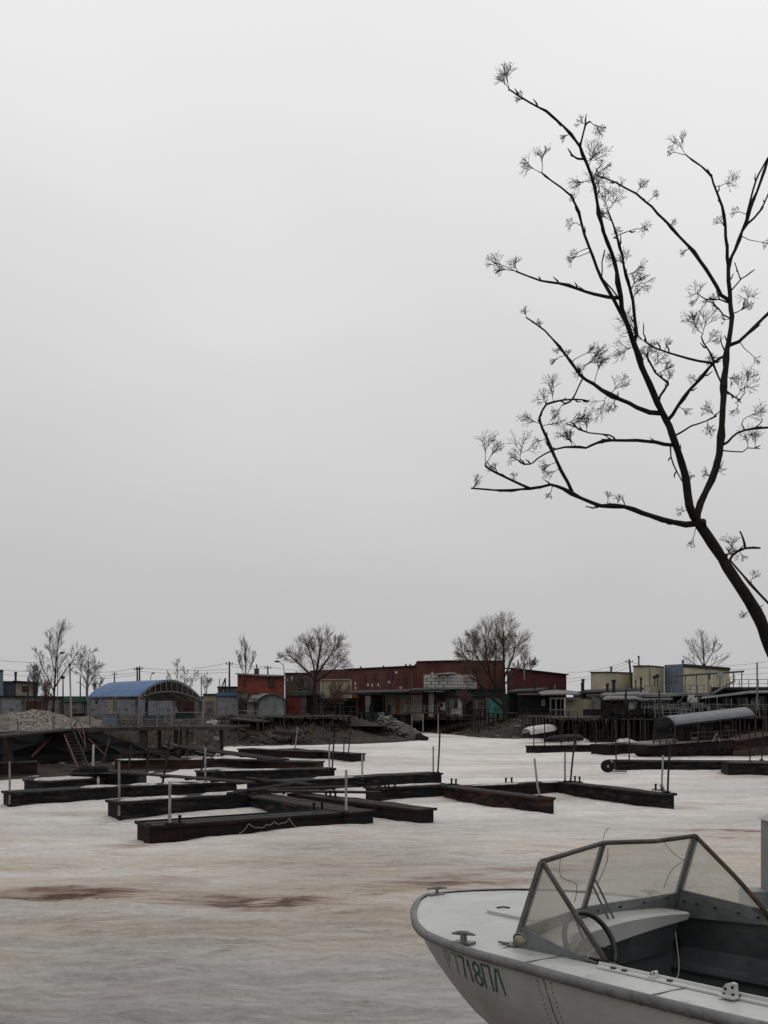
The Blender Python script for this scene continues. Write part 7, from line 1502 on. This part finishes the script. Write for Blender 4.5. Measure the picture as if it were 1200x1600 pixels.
# steering wheel
wc_ = V(-.225, -.335, .01); ax_ = V(-.85, 0, .42).normalized(); a1 = ax_.orthogonal().normalized(); a2 = ax_.cross(a1); m = MB()
m.tube([wc_ + (a1 * math.cos(t) + a2 * math.sin(t)) * .155 for t in [2 * math.pi * j / 36 for j in range(37)]], .0135, 8); sw_ = m.build('steering_wheel', M['blackplastic'], boat, local=True, smooth=True)
for k in range(3): t = 2 * math.pi * k / 3 + .5; m = MB(); m.bar(wc_ - ax_ * .03, wc_ + (a1 * math.cos(t) + a2 * math.sin(t)) * .16, .022, .008); m.build('spoke', M['blackplastic'], sw_, local=True)
m = MB(); m.tube([wc_ - ax_ * .05, wc_ - ax_ * .01], .03, 12); m.tube([wc_ - ax_ * .22, wc_ - ax_ * .04], .014, 8); m.build('hub', M['blackplastic'], sw_, local=True)
# inner coaming strip, clips, bracket, wires
m = MB(); rows = []
for i in range(21):
    x = -.57 - 2.0 * i / 20; y0 = -.615 - .045 * min(1, max(0, (-x) / 1.2)); rows.append([V(x, y0 - .055, .014), V(x, y0 - .053, .021), V(x, y0 - .034, .023), V(x, y0 - .03, .034), V(x, y0 - .022, .034), V(x, y0 - .018, .014)])
m.loft(rows); m.build('coaming_strip', M['boatpaint'], boat, local=True)
m = MB()
for x in (-.66, -.72, -.95, -1.25, -1.55, -1.9): y0 = -.615 - .045 * min(1, -x / 1.2); m.box(V(x, y0 - .042, .026), (.022, .010, .006))
m.build('clips', M['blackplastic'], boat, local=True)
def bracket(x, y, s_):
    m = MB(); c_ = V(x, y, .02); prof = [(-.045, 0), (.05, 0), (.05, .03), (.02, .07), (-.02, .085), (-.045, .08)]
    q = [c_ + Vector((a * s_, 0, b_ * s_)) for a, b_ in prof]; k = len(q); n_ = Vector((0, .008, 0)); m.add([p + n_ for p in q] + [p - n_ for p in q], [tuple(range(k)), tuple(range(2 * k - 1, k - 1, -1))] + [(i, k + i, k + (i + 1) % k, (i + 1) % k) for i in range(k)])
    m.box(c_ + Vector((0, .02 * s_, .005)), (.1 * s_, .05 * s_, .01)); br = m.build('oarlock_bracket', M['boatpaint'], boat, local=True, bevel=.002)
    m = MB()
    for a, b_ in ((.02, .045), (-.025, .06), (.03, .015), (-.025, .02)): m.tube([c_ + Vector((a * s_, .011, b_ * s_)), c_ + Vector((a * s_, .0085, b_ * s_))], .009 * s_, 8)
    m.build('bolt_holes', M['blackplastic'], br, local=True)
bracket(-1.235, -.722, .66); bracket(-.87, -.685, .36)
m = MB()
def wirel(pts, r_=.0028):
    w_ = MB(); sm_ = []
    for i in range(len(pts) - 1):
        p0, p1, p2, p3 = pts[max(0, i - 1)], pts[i], pts[i + 1], pts[min(len(pts) - 1, i + 2)]
        for j in range(6): t = j / 6; sm_.append(.5 * ((2 * p1) + (p2 - p0) * t + (2 * p0 - 5 * p1 + 4 * p2 - p3) * t * t + (3 * p1 - p0 - 3 * p2 + p3) * t ** 3))
    sm_.append(pts[-1]); w_.tube(sm_, r_, 5); w_.build('loose_wire', M['wirepale'], boat, local=True)
wirel([V(-.16, .40, -.05), V(-.35, .15, -.2), V(-.5, -.2, -.16), V(-.57, -.5, -.02), V(-.57, -.6, .02)])
wirel([V(-.95, .56, -.26), V(-.9, .45, -.36), V(-1.0, .35, -.48), V(-1.1, .3, -.52), V(-1.18, .2, -.58)])
wirel([CT + V(0, 0, 0), CT + V(.02, .03, .04), CT + V(0, .05, .075)], .002); wirel([CT + V(-.01, .02, -.03), lp(CB, CT, .7) + V(-.02, .05, 0), lp(CB, CT, .4) + V(-.02, .03, 0)], .002)
wirel([NT.lerp(CT, .28), NT.lerp(CT, .22) + V(-.02, 0, -.09), NT.lerp(CT, .5) + V(0, 0, -.16), NT.lerp(CT, .55) + V(.04, 0, -.26)], .002)
wirel([CT.lerp(FT, .62), CT.lerp(FT, .72) + V(-.01, 0, -.08), CT.lerp(FT, .85) + V(-.01, 0, -.13)], .002)
wirel([CT.lerp(FT, .88) + V(0, 0, -.12), CT.lerp(FT, .74) + V(.02, 0, -.18), CT.lerp(FT, .70) + V(.05, 0, -.27)], .002)

# grey sheet metal post with cap beyond the boat ------------------------------
Yp = 6.25; px_ = XX(1184, Yp + .26); zt = ZZ(1279, Yp + .26)
post = thing('metal_cabinet', (px_ + .25, Yp, .9), 'grey sheet metal box post with folded cap beyond the boat at the right edge', 'cabinet')
zb = float(nearz(np.array([px_]), np.array([Yp]))[0]) - .1
m = MB(); m.prism([(px_ + .02, Yp), (px_ + .5, Yp), (px_ + .5, Yp + .26), (px_ + .02, Yp + .26)], zb, zt)
M['postgrey'] = mat('grey_painted_sheet', (0.21, 0.22, 0.22), (0.155, 0.163, 0.165), 2, 0.5, 0.15, c3=(0.09, 0.09, 0.088), s3=3, t3=(0.55, 0.75)); m.build('body', M['postgrey'], post, bevel=.006)
m = MB(); a_ = px_ - .004; b_ = px_ + .52; y0 = Yp - .02; y1 = Yp + .275; cx_ = (a_ + b_) / 2; m.add([(a_, y0, zt + .002), (b_, y0, zt + .002), (b_, y1, zt + .002), (a_, y1, zt + .002), (a_ + .14, y0 + .1, zt + .07), (b_ - .14, y0 + .1, zt + .07), (b_ - .14, y1 - .1, zt + .07), (a_ + .14, y1 - .1, zt + .07)], [(0, 1, 5, 4), (1, 2, 6, 5), (2, 3, 7, 6), (3, 0, 4, 7), (4, 5, 6, 7), (3, 2, 1, 0)])
M['capgrey'] = mat('pale_sheet_cap', (0.27, 0.29, 0.29), (0.2, 0.215, 0.215), 3, 0.45, 0.1); m.build('cap', M['capgrey'], post, bevel=.004)
m = MB()
for k in range(4): m.tube([(px_ + .02, Yp - .005, zt - .05 - .035 * k), (px_ + .02, Yp - .016, zt - .05 - .035 * k)], .011, 8)
m.build('rivets', M['postgrey'], post)
m = MB(); m.prism([(XX(1168, Yp + .1), Yp + .1), (px_ + .018, Yp + .1), (px_ + .018, Yp + .26), (XX(1168, Yp + .1), Yp + .26)], zb, ZZ(1398, Yp)); m.build('side_box', M['postgrey'], post, bevel=.005)
